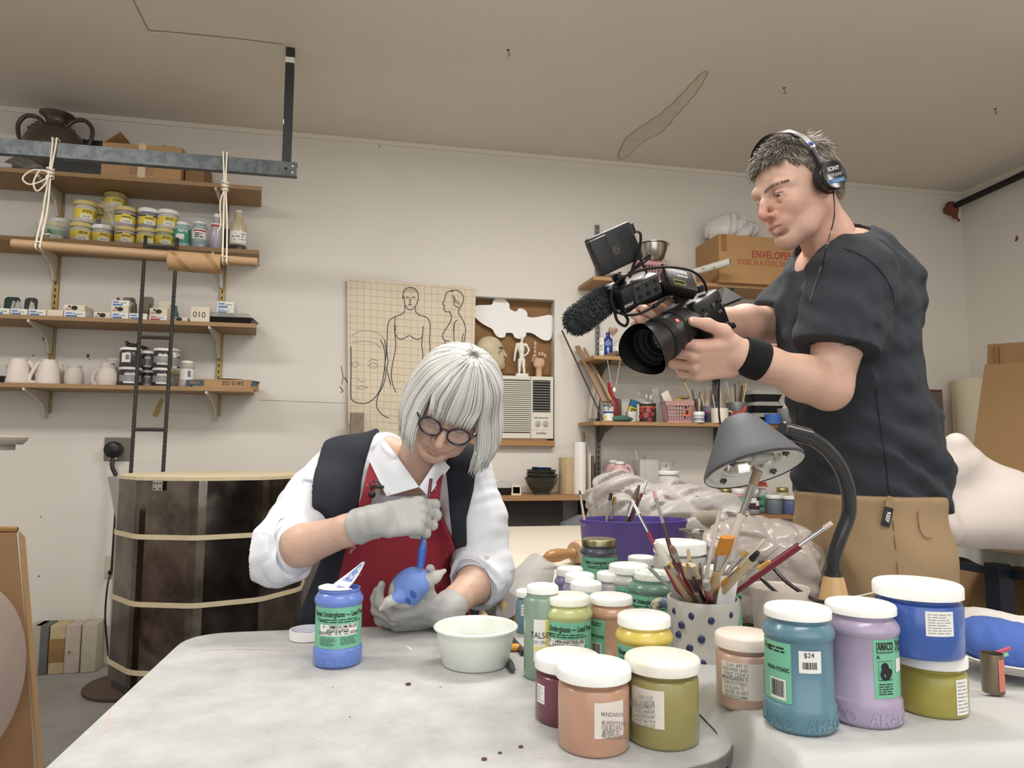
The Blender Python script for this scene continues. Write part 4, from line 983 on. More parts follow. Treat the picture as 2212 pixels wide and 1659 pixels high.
mb=MB();mb.lathe([(0,0),(.004,0),(.004,.003),(0,.004)],10,Matrix.Translation(onp(803,610,.0))@basis((0,-1,.2)));mb.build('push_pin',m_paper,t)
q=on_y(770,960,3.88);one(MB(TR((q.x,3.88,0),(0,0,.1))).box((0,0,.635),(.07,.05,1.27),.004),'wood_post',M('worn_board',(142,124,106),.85,var=.6,vs=24,col2=(92,82,72)),'grey brown worn post standing in front of the lower left corner of the drawing','post')
fz=[(1270,335),(1415,325),(1430,290),(1460,270),(1505,266),(1550,285),(1577,320),(1582,362),(1635,385),(1660,360),(1685,358),(1720,375),(1740,405),(1742,432),(1800,438),(1880,425),(1935,415),(1960,425),(1968,450),(1958,600),(1940,638),(1905,645),(1860,630),(1800,590),(1760,575),(1728,578),(1725,605),(1690,628),(1650,628),(1620,610),(1605,580),(1548,578),(1540,610),(1500,620),(1465,605),(1440,570),(1420,540),(1330,490),(1262,420)]
yN=WY+.05;P_=[on_y(*zz(x,y,720,580,4.148),yN)for x,y in fz];P_=[p for p in smooth_path(P_,3,True)]
n=len(P_);mb=MB();mb.raw([p+V((0,.006,0))for p in P_]+[p-V((0,.0,0))for p in P_],[tuple(range(n)),tuple(range(2*n-1,n-1,-1))]+[(i,n+i,n+(i+1)%n,(i+1)%n)for i in range(n)])
one(mb,'fish_cutout',M('white_board',(240,238,236),.7),'white fish shape cut from board hanging at the top of the niche','cutout',smooth=0)
m_ac=M('air_conditioner_plastic',(214,210,196),.5,var=.15,vs=4,col2=(198,192,176));yA=WY-.035
t=thing('air_conditioner','cream window air conditioner set in the wall niche','air conditioner',on_y(1110,946,yA))
a=on_y(1000,946,yA);b=on_y(1195.5,814,yA);zb,zt_,xa,xb_=a.z,b.z,.53,b.x
mb=MB();mb.b2((xa,yA+.012,zb),(xb_,WY+ND-.006,zt_),.006);mb.b2((xa,yA,zt_-.022),(xb_-.135,yA+.014,zt_),.003);mb.b2((xa,yA,zb),(xb_-.135,yA+.014,zb+.03),.003);mb.b2((xb_-.132,yA,zb),(xb_,yA+.014,zt_),.003);mb.build('housing',m_ac,t,0)
mb=MB();ns=25
for k in range(ns):zc=zb+.036+(zt_-zb-.064)*(k+.5)/ns;mb.box((xa/2+(xb_-.135)/2,yA+.005,zc),(xb_-.135-xa,.012,.0072),.001,None)
mb.m=1;mb.b2((xa,yA+.0105,zb+.02),(xb_-.137,yA+.0122,zt_-.02));mb.build('grille',[m_ac,M('grille_gap',(120,116,102),.8)],t,0)
vx0,vx1,vz1,vz0=xb_-.124,xb_-.018,zt_-.022,zt_-.205
mb=MB();mb.b2((vx0,yA-.001,vz0),(vx1,yA+.004,vz1));mb.m=1
for k in range(12):zc=vz0+(vz1-vz0)*(k+.5)/12;mb.b2((vx0,yA-.004,zc-.001),(vx1,yA-.001,zc+.001))
mb.tube([(vx0,yA-.003,vz0),(vx1,yA-.003,vz0),(vx1,yA-.003,vz1),(vx0,yA-.003,vz1)],.002,6,closed=True)
mb.build('air_outlet',[m_slot,M('grille_wire',(200,198,188),.5)],t,0)
T=faceT((0,yA-.0006,0),(0,-1));cz=vz0-.06
mb=MB();mb.b2((vx0+.0,yA-.002,cz-.042),(vx1,yA+.002,cz+.042),.002);mb.build('control_panel',m_ac,t,0)
for s,dx in((0,.032),(1,.078)):
 mb=MB(faceT((vx0+dx,yA-.002,cz-.006),(0,-1)));mb.lathe([(.016,0),(.015,.008),(0,.008)],20);mb.box((0,0,.011),(.006,.028,.008),.002,TR((0,0,0),(0,0,-.5+s*.3)));mb.build('knob',M('knob_grey',(176,174,164),.4),t,40)
mb=MB();mb.text('GoldStar',.017,faceT(((vx0+vx1)/2,yA-.0008,zb+.026),(0,-1)),bold=.015);fine(mb,faceT((vx0+.01,yA-.0022,cz+.022),(0,-1)),0,.085,0,.008,1,ragged=0);mb.build('lettering',m_ink,t,0)
a=on_y(1196,952,WY-.02);mb=MB();mb.b2((.50,WY-.045,a.z-.032),(a.x,WY,a.z));one(mb,'wood_sill',M('orange_wood',(176,126,72),.5,var=.35,vs=16,stretch=(.5,5,5)),'orange brown wooden sill board under the air conditioner','sill')
mb=MB();mb.b2((.52,WY-.03,a.z+.001),(a.x-.04,WY,a.z+.016));one(mb,'wood_strip',M('pinkish_wood',(160,120,92),.6,var=.3,vs=14),'thin wooden packing strip between sill and air conditioner','strip')
zA=zt_+.0005;yI=WY+.02
k4=mpp((.8,yI,zA))
def pxv(px,py,Y=yI):return on_y(px,py,Y)
c=pxv(1058,766);t=thing('mannequin_head','bald mannequin head in profile on a chrome collar','mannequin head',V((c.x,yI,zA)))
vol=Vol(c+V((-.14,-.09,-.14)),c+V((.14,.09,.14)),.0028);g=lambda px,py,dy=0:pxv(px,py)+V((0,dy,0))
vol.ell(g(1057,754),(.079,.064,.075),k=0);vol.ell(g(1066,775),(.062,.052,.066),k=.02);vol.ell(g(1075,786),(.036,.036,.03),k=.02)
vol.cone(g(1081,752),g(1085,762),.012,.010,.012);vol.cone(g(1086,756),g(1093,769),.006,.008,.008);vol.ell(g(1088,779),(.012,.022,.009),k=.008);vol.cone(g(1083,790),g(1080,791),.02,.02,.015)
vol.chain([g(1060,775),g(1057,795),g(1056,806)],[.05,.043,.044],.02);vol.cone(g(1080,766,-.045),g(1083,764,-.03),.014,.01,.012,'-')
vol.ell(g(1053,762,-.058),(.010,.008,.02),k=.003)
def hc(v):
 o=np.tile(np.array(lin((198,184,148))[:3]),(len(v),1));L_=np.array(g(1089,779));o[np.linalg.norm((v-L_)*[1,.7,1.6],axis=1)<.016]=lin((170,50,50))[:3]
 for yy in(-.03,):o[np.linalg.norm((v-np.array(g(1080,754,-.035)))*[1,.5,2.4],axis=1)<.018]=lin((90,74,60))[:3]
 o*=(1+.08*nz(v,30))[:,None];return o
m_mann=M('mannequin_skin',(198,184,148),.55,attr='tint');sdf_obj(vol,'head',m_mann,t,1,hc)
mb=MB(Matrix.Translation((pxv(1056,806).x,yI,zA)));mb.lathe([(0,0),(.046,0),(.047,.004),(.045,.03),(0,.03)],32);mb.build('chrome_collar',M('chrome',(200,200,200),.12,1),t)
c=pxv(1127,770);t=thing('anatomy_figure','small white anatomical figure with one hand on its hip','figurine',V((c.x,yI,zA)))
vol=Vol(pxv(1105,815)+V((0,-.03,0)),pxv(1146,722)+V((0,.03,0)),.0016);K=.004
vol.ell(g(1128,731),(.011,.011,.014),k=0);vol.cone(g(1127,737),g(1127,743),.006,.007,K);vol.chain([g(1126,746),g(1126,756),g(1127,768),g(1127,776)],[.017,.018,.013,.015],.008)
vol.cone(g(1118,744),g(1135,745),.009,.009,.006)
vol.chain([g(1117,745),g(1114,758),g(1112,770),g(1111,779)],[.009,.007,.0055,.005],K);vol.chain([g(1137,745),g(1143,756),g(1139,764),g(1133,769)],[.008,.006,.005,.004],K)
vol.chain([g(1123,778),g(1122,790),g(1122,800),g(1121,808)],[.012,.009,.0075,.006],K);vol.chain([g(1131,778),g(1131,790),g(1132,800),g(1133,808)],[.012,.009,.0075,.006],K)
sdf_obj(vol,'figure',M('white_plastic',(232,226,216),.5,var=.12,vs=60),t)
a=pxv(1114,807);b=pxv(1140,812);MB().b2((a.x,yI-.02,zA),(b.x,yI+.02,a.z),.002).build('plinth',M('plinth_white',(226,220,208),.5),t)
c=pxv(1164,770);t=thing('wooden_hand','jointed wooden artist hand with its index finger raised','hand model',V((c.x,yI,zA)));m_wh=M('pale_beech',(206,164,128),.5,var=.2,vs=30)
vol=Vol(pxv(1146,816)+V((0,-.035,0)),pxv(1182,733)+V((0,.035,0)),.0018)
vol.rbox(g(1164,782),(.034,.014,.028),.012,k=0);vol.cone(g(1164,792),g(1164,796),.025,.020,.01);sdf_obj(vol,'palm',m_wh,t)
mb=MB();q=pxv(1164,797);mb.lathe([(0,0),(.021,0),(.021,.008),(.0185,.012),(.0185,q.z-zA),(0,q.z-zA)],24,Matrix.Translation((q.x,yI,zA)));mb.build('wrist',m_wh,t)
for i,ps in enumerate(([(1155,774),(1155,764),(1155.5,755),(1156,747),(1156,737)],[(1162,772),(1163,763,-.025),(1163,770,-.03)],[(1168,772),(1169,762,-.025),(1169,771,-.03)],[(1174,774),(1175,766,-.025),(1174,774,-.03)],[(1150,782,-.01),(1149,772,-.03),(1155,767,-.035)])):
 mb=MB();Q=[g(*p)for p in ps]
 for u,w in zip(Q[:-1],Q[1:]):d=(w-u);mb.cyl(u+d*.05,w-d*.05,.0088,.0075,12,bev=.002)
 mb.build('thumb'if i==4 else 'finger',m_wh,t)
m_plank=M('pine_plank',(168,122,76),.6,var=.4,vs=10,col2=(138,96,58),stretch=(.6,6,6));LS=3.72
p=on_y(1284,1070,LS);zl=p.z
t=thing('wall_shelf','low wooden wall shelf behind the woman holding the bowl stack','shelf',(p.x-.6,WY,zl));mb=MB();mb.b2((-.3,LS,zl-.026),(p.x+.12,WY,zl));mb.build('board',m_plank,t,0)
q=on_y(1262,1100,3.9);mb=MB();mb.prism([(0,0),(.25,0),(.25,-.03),(.05,-.24),(0,-.24)],-.01,.01,Matrix(((0,0,1,q.x),(-1,0,0,WY-.003),(0,1,0,zl-.0265),(0,0,0,1))));mb.build('bracket',M('dark_wood',(88,58,40),.6),t,0)
q=on_y(1216,1140,3.93);one(MB().b2((-.35,3.93,0),(q.x,3.95,zl-.03)),'grey_board',M('grey_hardboard',(104,97,91),.7,var=.25,vs=4),'large grey board standing against the wall under the low shelf','board',smooth=0)
q=on_y(1255,1128,3.645)
mb=MB(TR((q.x,3.645,0),(0,0,0),(.85,.55,1)));mb.lathe([(0,.0),(.10,0),(.16,.35),(.17,.60),(.13,.70),(.02,.74),(0,.74)],28);one(mb,'covered_bin',M('grey_plastic_bag',(112,116,118),.35,var=.3,vs=8,bump=.5,bs=12),'grey plastic covered bin behind the purple tub','bin')
mb=None
p=V((on_y(1074,1060,3.84).x,3.84,zl));tray('black food tray with a cloudy lid on the low shelf beside the woman',p,.16,.14,0,.035,.036);one(MB().box(p+V((-.008,-.01,.073)),(.03,.02,.008),.002),'clay_scrap',m_cbox,'small cream scrap lying on the cloudy tray lid','clay scrap')
p=V((on_y(1116,1062,3.80).x,3.80,zl));mb=MB(TR(p,(0,0,-.25)))
mb.b2((-.026,-.04,0),(.026,.04,.008));mb.b2((-.024,-.038,.044),(.024,.038,.052))
for sx in(-1,1):mb.b2((sx*.022-.003,-.038,.008),(sx*.022+.003,.038,.044))
mb.m=1;mb.b2((-.019,.03,.008),(.019,.034,.044));one(mb,'ceramic_house',[m_cbox,m_slot],'tiny cream ceramic box with a square dark opening','ornament',smooth=0)
m_bowl=M('dark_glaze',(42,46,44),.22,0,var=.85,vs=9,col2=(70,72,58),stretch=(.3,.3,5),coat=.5);m_bowlb=M('blue_rim_glaze',(40,56,92),.25,coat=.5)
p=V((on_y(1169,1060,3.83).x,3.83,zl));k=mpp(p)
for i,(r,h,dz,lab)in enumerate(((37.5,37,0,'largest striped dark bowl at the bottom of the bowl stack'),(35,30,15,'second dark bowl in the stack'),(33,28,25,'third dark bowl in the stack'),(22,20,38,'small blue rimmed bowl on top of the stack'))):
 r,h,dz=r*k,h*k,dz*k;mb=MB(TR(p+V((0,0,dz)),(0,.03*(i%2),0)));mb.lathe([(0,.004),(r*.45,.004),(r*.45,0),(r*.5,0),(r*.5,h*.13),(r*.62,h*.24),(r*.85,h*.6),(r,h),(r*.96,h),(r*.8,h*.62),(r*.5,h*.24),(0,h*.18)],40);one(mb,'bowl',m_bowlb if i==3 else m_bowl,lab,'bowl','stacked dark bowls')
def roll(x0,x1,y0,Y,label,mat,z0,name='paper_roll',spiral=True,lean=0):
 a=on_y(x0,y0,Y);b=on_y(x1,y0,Y);r=(b.x-a.x)/2;h=a.z-z0;mb=MB(TR((a.x+r,Y,z0),(lean,0,0)))
 mb.lathe([(r*.96,0),(r,.001),(r,h-.001),(r*.9,h),(r*.6,h-.001),(r*.6,h-.02),(0,h-.02)],32)
 if spiral:mb.tube([((r+.001)*math.cos(-2),(r+.001)*math.sin(-2),zq)for zq in(0,h*.3,h*.5,h*.7,h)],.0016,5)
 return one(mb,name,mat,label,'roll',None)
roll(1208,1241,988,3.86,'kraft paper roll with a torn edge on the low shelf',M('kraft_roll',(190,166,124),.75,var=.25,vs=14),zl);roll(1238,1265,955,3.84,'tall white paper roll on the low shelf',M('white_roll',(226,224,220),.7),zl)
for i,(x0,x1,y0,c,lab)in enumerate(((1268,1272,980,(206,196,178),'pale thin board leaning beside the white roll'),(1274,1279,985,(92,80,68),'dark thin board leaning behind the pale board'),(1281,1287,1000,(66,60,58),'black edged board at the right end of the low shelf'))):
 a=on_y(x0,y0,3.84);b=on_y(x1,y0,3.84);one(MB().b2((a.x,3.80,zl),(b.x,3.96,a.z),.001),'thin_board',M('board_%d'%i,c,.7,var=.3,vs=20),lab,'board','thin boards on the low shelf')
a=on_y(1267,933,3.9);mb=MB();mb.cyl((a.x+.03,3.92,zl),(a.x,3.97,a.z),.0095);one(mb,'wooden_rod',M('rod_wood',(150,122,96),.7),'wooden rod standing behind the thin boards','rod')
# ================================================================ right part of the back wall: three metal bracket shelves
m_gstd=M('grey_standard',(122,122,118),.5,.6);m_gbr=M('grey_bracket',(98,98,96),.5,.5);m_ply=M('plywood',(176,132,84),.55,var=.35,vs=10,col2=(150,106,62),stretch=(.5,6,6),bump=.04,bs=50)
SR=3.72;RS=[on_y(1500,y,SR).z for y in(609,775,913)];RX0=on_y(1283,840,SR).x;RX1=on_y(1800,840,SR).x
rst=[on_y(1290,700,WY).x,on_y(1543,850,WY).x]
for i,sx in enumerate(rst):
 z0=.75;z1=on_y(1290,487,WY).z;mb=MB();mb.b2((sx-.0135,WY-.014,z0),(sx+.0135,WY,z1),.002);mb.m=1;z=z0+.02
 while z<z1-.02:mb.b2((sx-.003,WY-.0148,z),(sx+.003,WY-.0138,z+.018));z+=.032
 one(mb,'shelf_standard',[m_gstd,m_slot],('grey slotted shelf standard at the left ends of the right shelves','grey slotted shelf standard below the standing man\'s forearms')[i],'shelf standard','grey shelf standards on the right',smooth=0)
for i,z in enumerate(RS):
 t=thing('wall_shelf',('upper plywood shelf carrying the big envelope carton','middle plywood shelf with the clock, partly behind the video camera','lower plywood shelf crowded with tools and cans')[i],'shelf',(RX0,WY,z),group='plywood shelves on the right')
 mb=MB();mb.prism([(RX0,SR),(RX1,SR),(RX1,WY-.018),(RX0-.01,WY-.018)],z-.02,z);mb.build('board',m_ply,t,0)
 for sx in rst:
  mb=MB();mb.prism([(0,0),(.25,0),(.25,-.012),(.1,-.04),(.03,-.085),(0,-.09)],-.006,.006,Matrix(((0,0,1,sx),(-1,0,0,WY-.0142),(0,1,0,z-.0205),(0,0,0,1))));mb.build('bracket',m_gbr,t,0)
def at_y(px,py,Y):return on_y(px,py,Y)
z=RS[0];yc=3.69
a=on_y(1553,550,yc);b=on_y(1757,560,yc);top=on_y(1553,505,yc).z
t=thing('carton','large brown envelope carton with red printed lettering on the upper right shelf','carton',((a.x+b.x)/2,yc,z))
MB().b2((a.x,yc,z),(b.x,WY-.02,top),.002).build('body',M('envelope_carton',(180,136,84),.75,var=.25,vs=6,col2=(166,120,70)),t,0)
m_rp=M('red_lettering',(176,52,44),.7);T=faceT((0,yc-.0008,0),(0,-1));k=mpp((a.x,yc,z))
mb=MB();q=on_y(1667,559,yc-.001);mb.text('ENVELOPES',.062,T@TR((q.x,q.z,0)),sx=.74,bold=.02,space=1.1);q=on_y(1665,575,yc-.001);mb.text('STORE IN A COOL DRY PLACE',.047,T@TR((q.x,q.z,0)),sx=.60,space=1.1);mb.build('lettering',m_rp,t,0)
mb=MB();sticker(mb,T,a.x+.015,a.x+.05,top-.10,top-.0,0);mb.build('packing_tape',M('old_tape',(150,104,56),.4),t,0)
q=on_y(1575,500,3.84);crumple('plastic_bag',(on_y(1583,500,3.82).x,3.84,top),(.175,.10,.165),M('white_plastic_bag',(214,210,208),.3,bump=.5,bs=9,alpha=.9),'white plastic bag of soft stuff lying on top of the envelope carton','bag',11,.30,.008,fr=24)
a,b=on_y(1500,592,3.70),on_y(1578,570,3.55);ax=(b-a);L=ax.length;mb=MB(Matrix.Translation(a+V((0,0,.012)))@basis(ax));mb.lathe([(.020,0),(.021,L),(.019,L),(.0185,L-.02),(.0,L-.03)],20);mb.m=2
mb.tube([(.004*math.cos(.8*j)*(1+j*.22),.004*math.sin(.8*j)*(1+j*.22),L)for j in range(16)],.0012,4);mb.m=1
g=random.Random(4)
for _ in range(14):
 aa=g.uniform(0,6.28);zz_=g.uniform(.02,L-.04);mb.ball((.021*math.cos(aa),.021*math.sin(aa),zz_),(.004,.004,.009),u=6,w=4)
one(mb,'floral_paper_roll',[M('pale_paper',(204,204,194),.7),M('ochre_flower',(170,150,80),.8),m_greyc],'rolled floral paper jutting out in front of the envelope carton','paper roll')
def basket(label,cat,x0,x1,y0,y1,Y,zb,mat,group=None,taper=.88,dpt=.10,nm='plastic_basket',grille=True):
 a=on_y(x0,y1,Y);b=on_y(x1,y1,Y);w=b.x-a.x;h=on_y(x0,y0,Y).z-zb;t=thing(nm,label,cat,((a.x+b.x)/2,Y+dpt/2,zb))
 mb=MB();d=dpt;n=9
 mb.b2((-w/2*taper,-d/2*taper,0),(w/2*taper,d/2*taper,.003))
 def wall(p,q,p2,q2,nn):
  p,q,p2,q2=V(p),V(q),V(p2),V(q2)
  for f0,f1 in((0,.12),(.88,1)):
   mb.raw([p.lerp(p2,f0),q.lerp(q2,f0),q.lerp(q2,f1),p.lerp(p2,f1)],[(0,1,2,3)])
  for k in range(nn+1):u=k/nn;mb.tube([p.lerp(q,u).lerp(p2.lerp(q2,u),.1),p.lerp(q,u).lerp(p2.lerp(q2,u),.9)],.0022 if 0<k<nn else .006,4)
  for k in range(1,6):u=k/6;mb.tube([p.lerp(p2,u),q.lerp(q2,u)],.0018,4)
 c0=[(-w/2*taper,-d/2*taper,0),(w/2*taper,-d/2*taper,0),(w/2*taper,d/2*taper,0),(-w/2*taper,d/2*taper,0)];c1=[(-w/2,-d/2,h),(w/2,-d/2,h),(w/2,d/2,h),(-w/2,d/2,h)]
 for i in range(4):j=(i+1)%4;wall(c0[i],c0[j],c1[i],c1[j],n if i%2==0 else 6)
 mb.build('basket',mat,t,0,local=True);mb=MB();mb.tube([V(p)+V((0,0,.002))for p in c1],.0045,6,closed=True);mb.build('rim',mat,t,40,local=True);return t,w,h
m_pinkp=M('pink_plastic',(204,152,154),.45)
basket('pink slotted plastic basket under the steel bowl, behind the video camera','basket',1379,1440,563,609,3.80,z,m_pinkp)
p=on_y(1411,563,3.83);k=mpp(p);R_=33*k;mb=MB(Matrix.Translation(V((p.x,3.83,on_y(1411,566,3.83).z))));H=38*k
mb.lathe([(0,0),(R_*.55,0),(R_*.72,H*.2),(R_*.9,H*.7),(R_*.94,H*.97),(R_*1.06,H),(R_*1.06,H*.985),(R_*.93,H*.95),(R_*.7,H*.22),(0,H*.04)],40)
one(mb,'steel_bowl',M('brushed_steel',(176,170,160),.22,1,var=.2,vs=6),'stainless steel mixing bowl sitting on the pink basket','bowl')
mb=MB();q=on_y(1452,590,3.78);mb.tube([q+V((.03*math.cos(a_)+.002*a_,.0,.02*math.sin(a_*1.3)))for a_ in[k*.5 for k in range(18)]],.0022,5,sub=2);one(mb,'wire_coil',M('bronze_wire',(96,70,46),.5,.5),'tangled brown wire loop on the upper shelf between basket and carton','wire')
q=on_y(1316,588,3.9);mb=MB(TR((q.x,3.9,z),(-.15,0,0)));mb.b2((-.05,0,0),(.05,.004,.075));mb.m=1;mb.ball((0,-.001,.04),(.03,.002,.025));mb.ball((-.03,-.001,.05),(.012,.002,.02));one(mb,'photo_print',[M('photo_grey',(150,142,134),.5),m_greyc],'grey photo print leaning at the left end of the upper shelf','photograph')
z=RS[1]
def can(label,cat,name,x0,x1,y0,y1,Y,zb,prof,mats,extra=None,group=None,seg=28):
 a=on_y(x0,y1,Y);b=on_y(x1,y1,Y);k=mpp(a);r=(b.x-a.x)/2;h=(y1-y0)*k;t=thing(name,label,cat,((a.x+b.x)/2,Y,zb),group=group)
 MB().lathe([(r*u,h*v)for u,v in prof],seg).build('body',mats,t,45,local=True)
 if extra:extra(t,faceT((0,0,0),tocam(t.location)),r,h)
 return t,r,h
CYL=[(0,.01),(.95,0),(1,.02),(1,.98),(.97,1),(.92,1),(.9,.9),(0,.88)];CUP=[(0,.01),(.92,0),(.96,.02),(1,.98),(.99,1),(.94,1),(.92,.1),(0,.06)]
BOT=[(0,0),(.9,0),(1,.02),(1,.66),(.92,.74),(.5,.80),(.45,.82),(.45,.97),(.42,1),(0,1)]
def wl(t,T,r,h):mb=MB();patch(mb,T,r,-r*.9,r*.9,h*.2,h*.7,0);fine(mb,T,-r*.6,r*.6,h*.3,h*.62,4,1,r,.0009);lbl(t,mb,[m_wbox,m_glab])
can('white tube with green print beside the blue bottle','tube','lotion_tube',1294,1307,722,769,3.80,z,[(0,0),(.9,0),(.95,.12),(1,.15),(.95,.9),(.2,1),(0,1)],M('tube_white',(214,216,210),.4),wl)
def bl(t,T,r,h):mb=MB();fine(mb,T,-r*.7,r*.7,h*.45,h*.62,3,0,r,.0009,ragged=.1);mb.ball((0,h*.3,r),(r*.3,h*.09,.001),T,0);mb.ball((r*.05,h*.2,r),(r*.15,h*.08,.001),T,0);lbl(t,mb,[M('pale_blue_print',(140,170,220),.5)],'print')
can('cobalt blue bottle with white print on the middle shelf','bottle','blue_bottle',1304,1323,711,766,3.79,z,BOT,M('cobalt_plastic',(30,56,142),.25,coat=.4),bl)
q=on_y(1342,748,3.82);R_=19.5*mpp(q);q=V((q.x,3.82,z));t=thing('clock','round white wall clock face propped on the middle shelf','clock',q)
T=Matrix.Translation((q.x,3.82,z+R_))@basis(V((-.25,-1,.12)),V((1,-.25,0)))
mb=MB(T);mb.lathe([(0,0),(R_,0),(R_,.014),(R_*.93,.018),(R_*.91,.015),(0,.015)],40);mb.build('case',M('clock_white',(222,220,214),.4),t,40)
mb=MB(T)
for k in range(12):
 a_=PI/2-k*PI/6;mb.text(str(k or 12),R_*.24,TR((R_*.72*math.cos(a_),R_*.72*math.sin(a_)-R_*.08,.0156)),sx=.9)
mb.build('numerals',m_ink,t,0)
for nm,an,L,w_ in(('hour_hand',-.5-PI/2+.25,.45,.05),('minute_hand',.18,.72,.035)):
 mb=MB(T@TR((0,0,.0165),(0,0,an)));mb.b2((-R_*.1,-R_*w_,0),(R_*L,R_*w_,.001));mb.build(nm,m_ink,t,0)
q=on_y(1350,724,3.92);one(MB(TR((q.x,3.92,z),(0,0,-.1))).box((0,0,.058),(.095,.05,.116),.003),'dark_box',M('dark_marbled_box',(84,76,68),.5,var=.8,vs=60,col2=(40,36,34)),'dark speckled box behind the clock','box')
q=on_y(1325,764,3.76);vol=Vol(V((q.x-.07,3.72,z-.005)),V((q.x+.07,3.80,z+.05)),.0025);c=V((q.x,3.755,z))
vol.chain([c+V((-.05,0,.006)),c+V((-.02,.005,.012)),c+V((.015,0,.02)),c+V((.04,0,.012))],[.006,.011,.015,.01],.006);vol.chain([c+V((-.06,0,.004)),c+V((.0,-.01,.006))],[.004,.007],.004)
v,q_=vol.mesh();o=sdf_obj([(v-np.array(c),q_)],'driftwood',M('driftwood',(116,98,80),.85,var=.6,vs=50,bump=.4),it=1);o.location=c;MW[o.name]=Matrix.Translation(c);tag(o,'small piece of driftwood lying in front of the clock','driftwood')
q=on_y(1324,717,3.74);t=thing('hanging_heart','mottled heart ornament hanging on a thread above the blue bottle','ornament',q)
vol=Vol(q+V((-.04,-.02,-.04)),q+V((.04,.02,.04)),.002);vol.cone(q+V((-.012,0,.010)),q+V((0,0,-.02)),.016,.005,0);vol.cone(q+V((.012,0,.010)),q+V((0,0,-.02)),.016,.005,.004)
sdf_obj(vol,'heart',M('agate',(196,170,150),.3,var=.9,vs=45,col2=(130,78,62),coat=.5),t);mb=MB();mb.tube([q+V((0,0,.02)),V((q.x+.002,q.y,RS[0]-.021))],.0009,5);mb.build('thread',m_cord,t)
mb=MB();c=on_y(1327,842,3.70);t=thing('string_pendant','white teardrop pendant on a looped string hanging below the clock','pendant',c)
mb.tube([on_y(1312,778,3.715),on_y(1318,812,3.70),on_y(1321,836,3.70)],.0013,5);mb.tube([on_y(1340,778,3.715),on_y(1334,812,3.70),on_y(1330,836,3.70)],.0013,5);mb.build('string',m_cord,t)
mb=MB(Matrix.Translation(c));mb.lathe([(0,-.014),(.008,-.011),(.0105,-.003),(.008,.006),(.003,.014),(0,.016)],16);mb.build('bead',M('bead_white',(232,228,218),.4),t)
def simple(nm,label,cat,x0,x1,y0,y1,Y,zb,d,mat,bev=.003,rot=0,group=None):
 a=on_y(x0,y1,Y);b=on_y(x1,y1,Y);h=(y1-y0)*mpp(a);return one(MB(TR(((a.x+b.x)/2,Y+d/2,zb),(0,0,rot))).box((0,0,h/2),(b.x-a.x,d,h),bev),nm,mat,label,cat,group,30)
basket('small red plastic basket on the middle shelf behind the man\'s near arm','basket',1654,1682,748,775,3.78,z,M('red_plastic',(200,50,44),.4),dpt=.08)
simple('drawer_box','blue storage drawer with a white pull beside the man\'s chest','storage box',1681,1712,748,775,3.80,z,.12,M('navy_box',(62,70,100),.5));simple('drawer_box','grey storage drawer stacked on the blue one beside the man\'s chest','storage box',1681,1712,734,747,3.80,z+.075,.12,M('grey_box',(150,152,156),.5,var=.6,vs=40))
z=RS[2]
def tin2(t,T,r,h):mb=MB();patch(mb,T,r,-r*1.4,r*1.4,h*.04,h*.88,0);patch(mb,T,r,-r*1.4,r*1.4,h*.46,h*.56,1,.0008);patch(mb,T,r,-r*1.4,r*1.4,h*.84,h*.9,1,.0008);patch(mb,T,r,-r*.9,-r*.3,h*.12,h*.3,3,.0008);fine(mb,T,-r*.8,r*.8,h*.6,h*.78,1,2,r,.001,.8,ragged=0);lbl(t,mb,[m_wbox,M('tin_blue',(48,84,140),.5),m_ink,m_ylab])
can('small white tin with a blue banded label at the left end of the lower shelf','tin','paint_tin',1303,1325,869,908,3.76,z,CYL,M('tin_metal',(170,168,162),.35,.8),tin2)
t,r,h=can('red squeeze bottle with a long red spout behind the white tin','bottle','red_bottle',1310,1337,850,908,3.86,z,[(0,0),(.9,0),(1,.03),(1,.7),(.8,.85),(.35,.95),(.3,1),(0,1)],M('red_bottle_plastic',(160,46,44),.4,var=.5,vs=30))
mb=MB();mb.tube([(0,0,h*.96),(-.012,0,h+.02),(-.02,0,h+.075)],[.008,.012,.011],10,sub=3);mb.build('spout',M('bright_red',(184,32,34),.35),t,local=True)
simple('dark_jar','dark lidded jar behind the red bottle','jar',1325,1344,853,906,3.93,z,.04,M('smoked_plastic',(100,94,88),.3),.01)
t=thing('paint_booklet','yellow and blue boxed packet leaning on the lower shelf','packet',(on_y(1365,885,3.84).x,3.84,z),(0,.32,0));MB().b2((-.045,-.012,0),(.045,.012,.125),.002).build('body',M('packet_yellow',(218,198,56),.5),t,0,local=True)
mb=MB();mb.b2((-.0455,-.0128,.085),(.0455,.0125,.1255));mb.build('band',M('packet_blue',(42,106,160),.5),t,0,local=True);mb=MB();fine(mb,faceT((0,-.0122,0),(0,-1)),-.035,.035,.02,.078,5,0);mb.build('print',m_ink,t,0,local=True)
simple('clear_pot','cloudy white plastic pot under the yellow packet','pot',1357,1378,884,908,3.80,z,.05,M('milky_plastic',(206,206,200),.4),.008)
crumple('cloth',(on_y(1342,905,3.74).x,3.75,z),(.075,.03,.034),M('green_cloth',(72,112,100),.9,var=.5,vs=25,bump=.4),'crumpled green cloth on the lower shelf in front of the cans','cloth',8,.2,.006)
m_cherry=M('cherry_red',(168,36,40),.3,coat=.5);m_dkcan=M('can_dark',(40,34,34),.4)
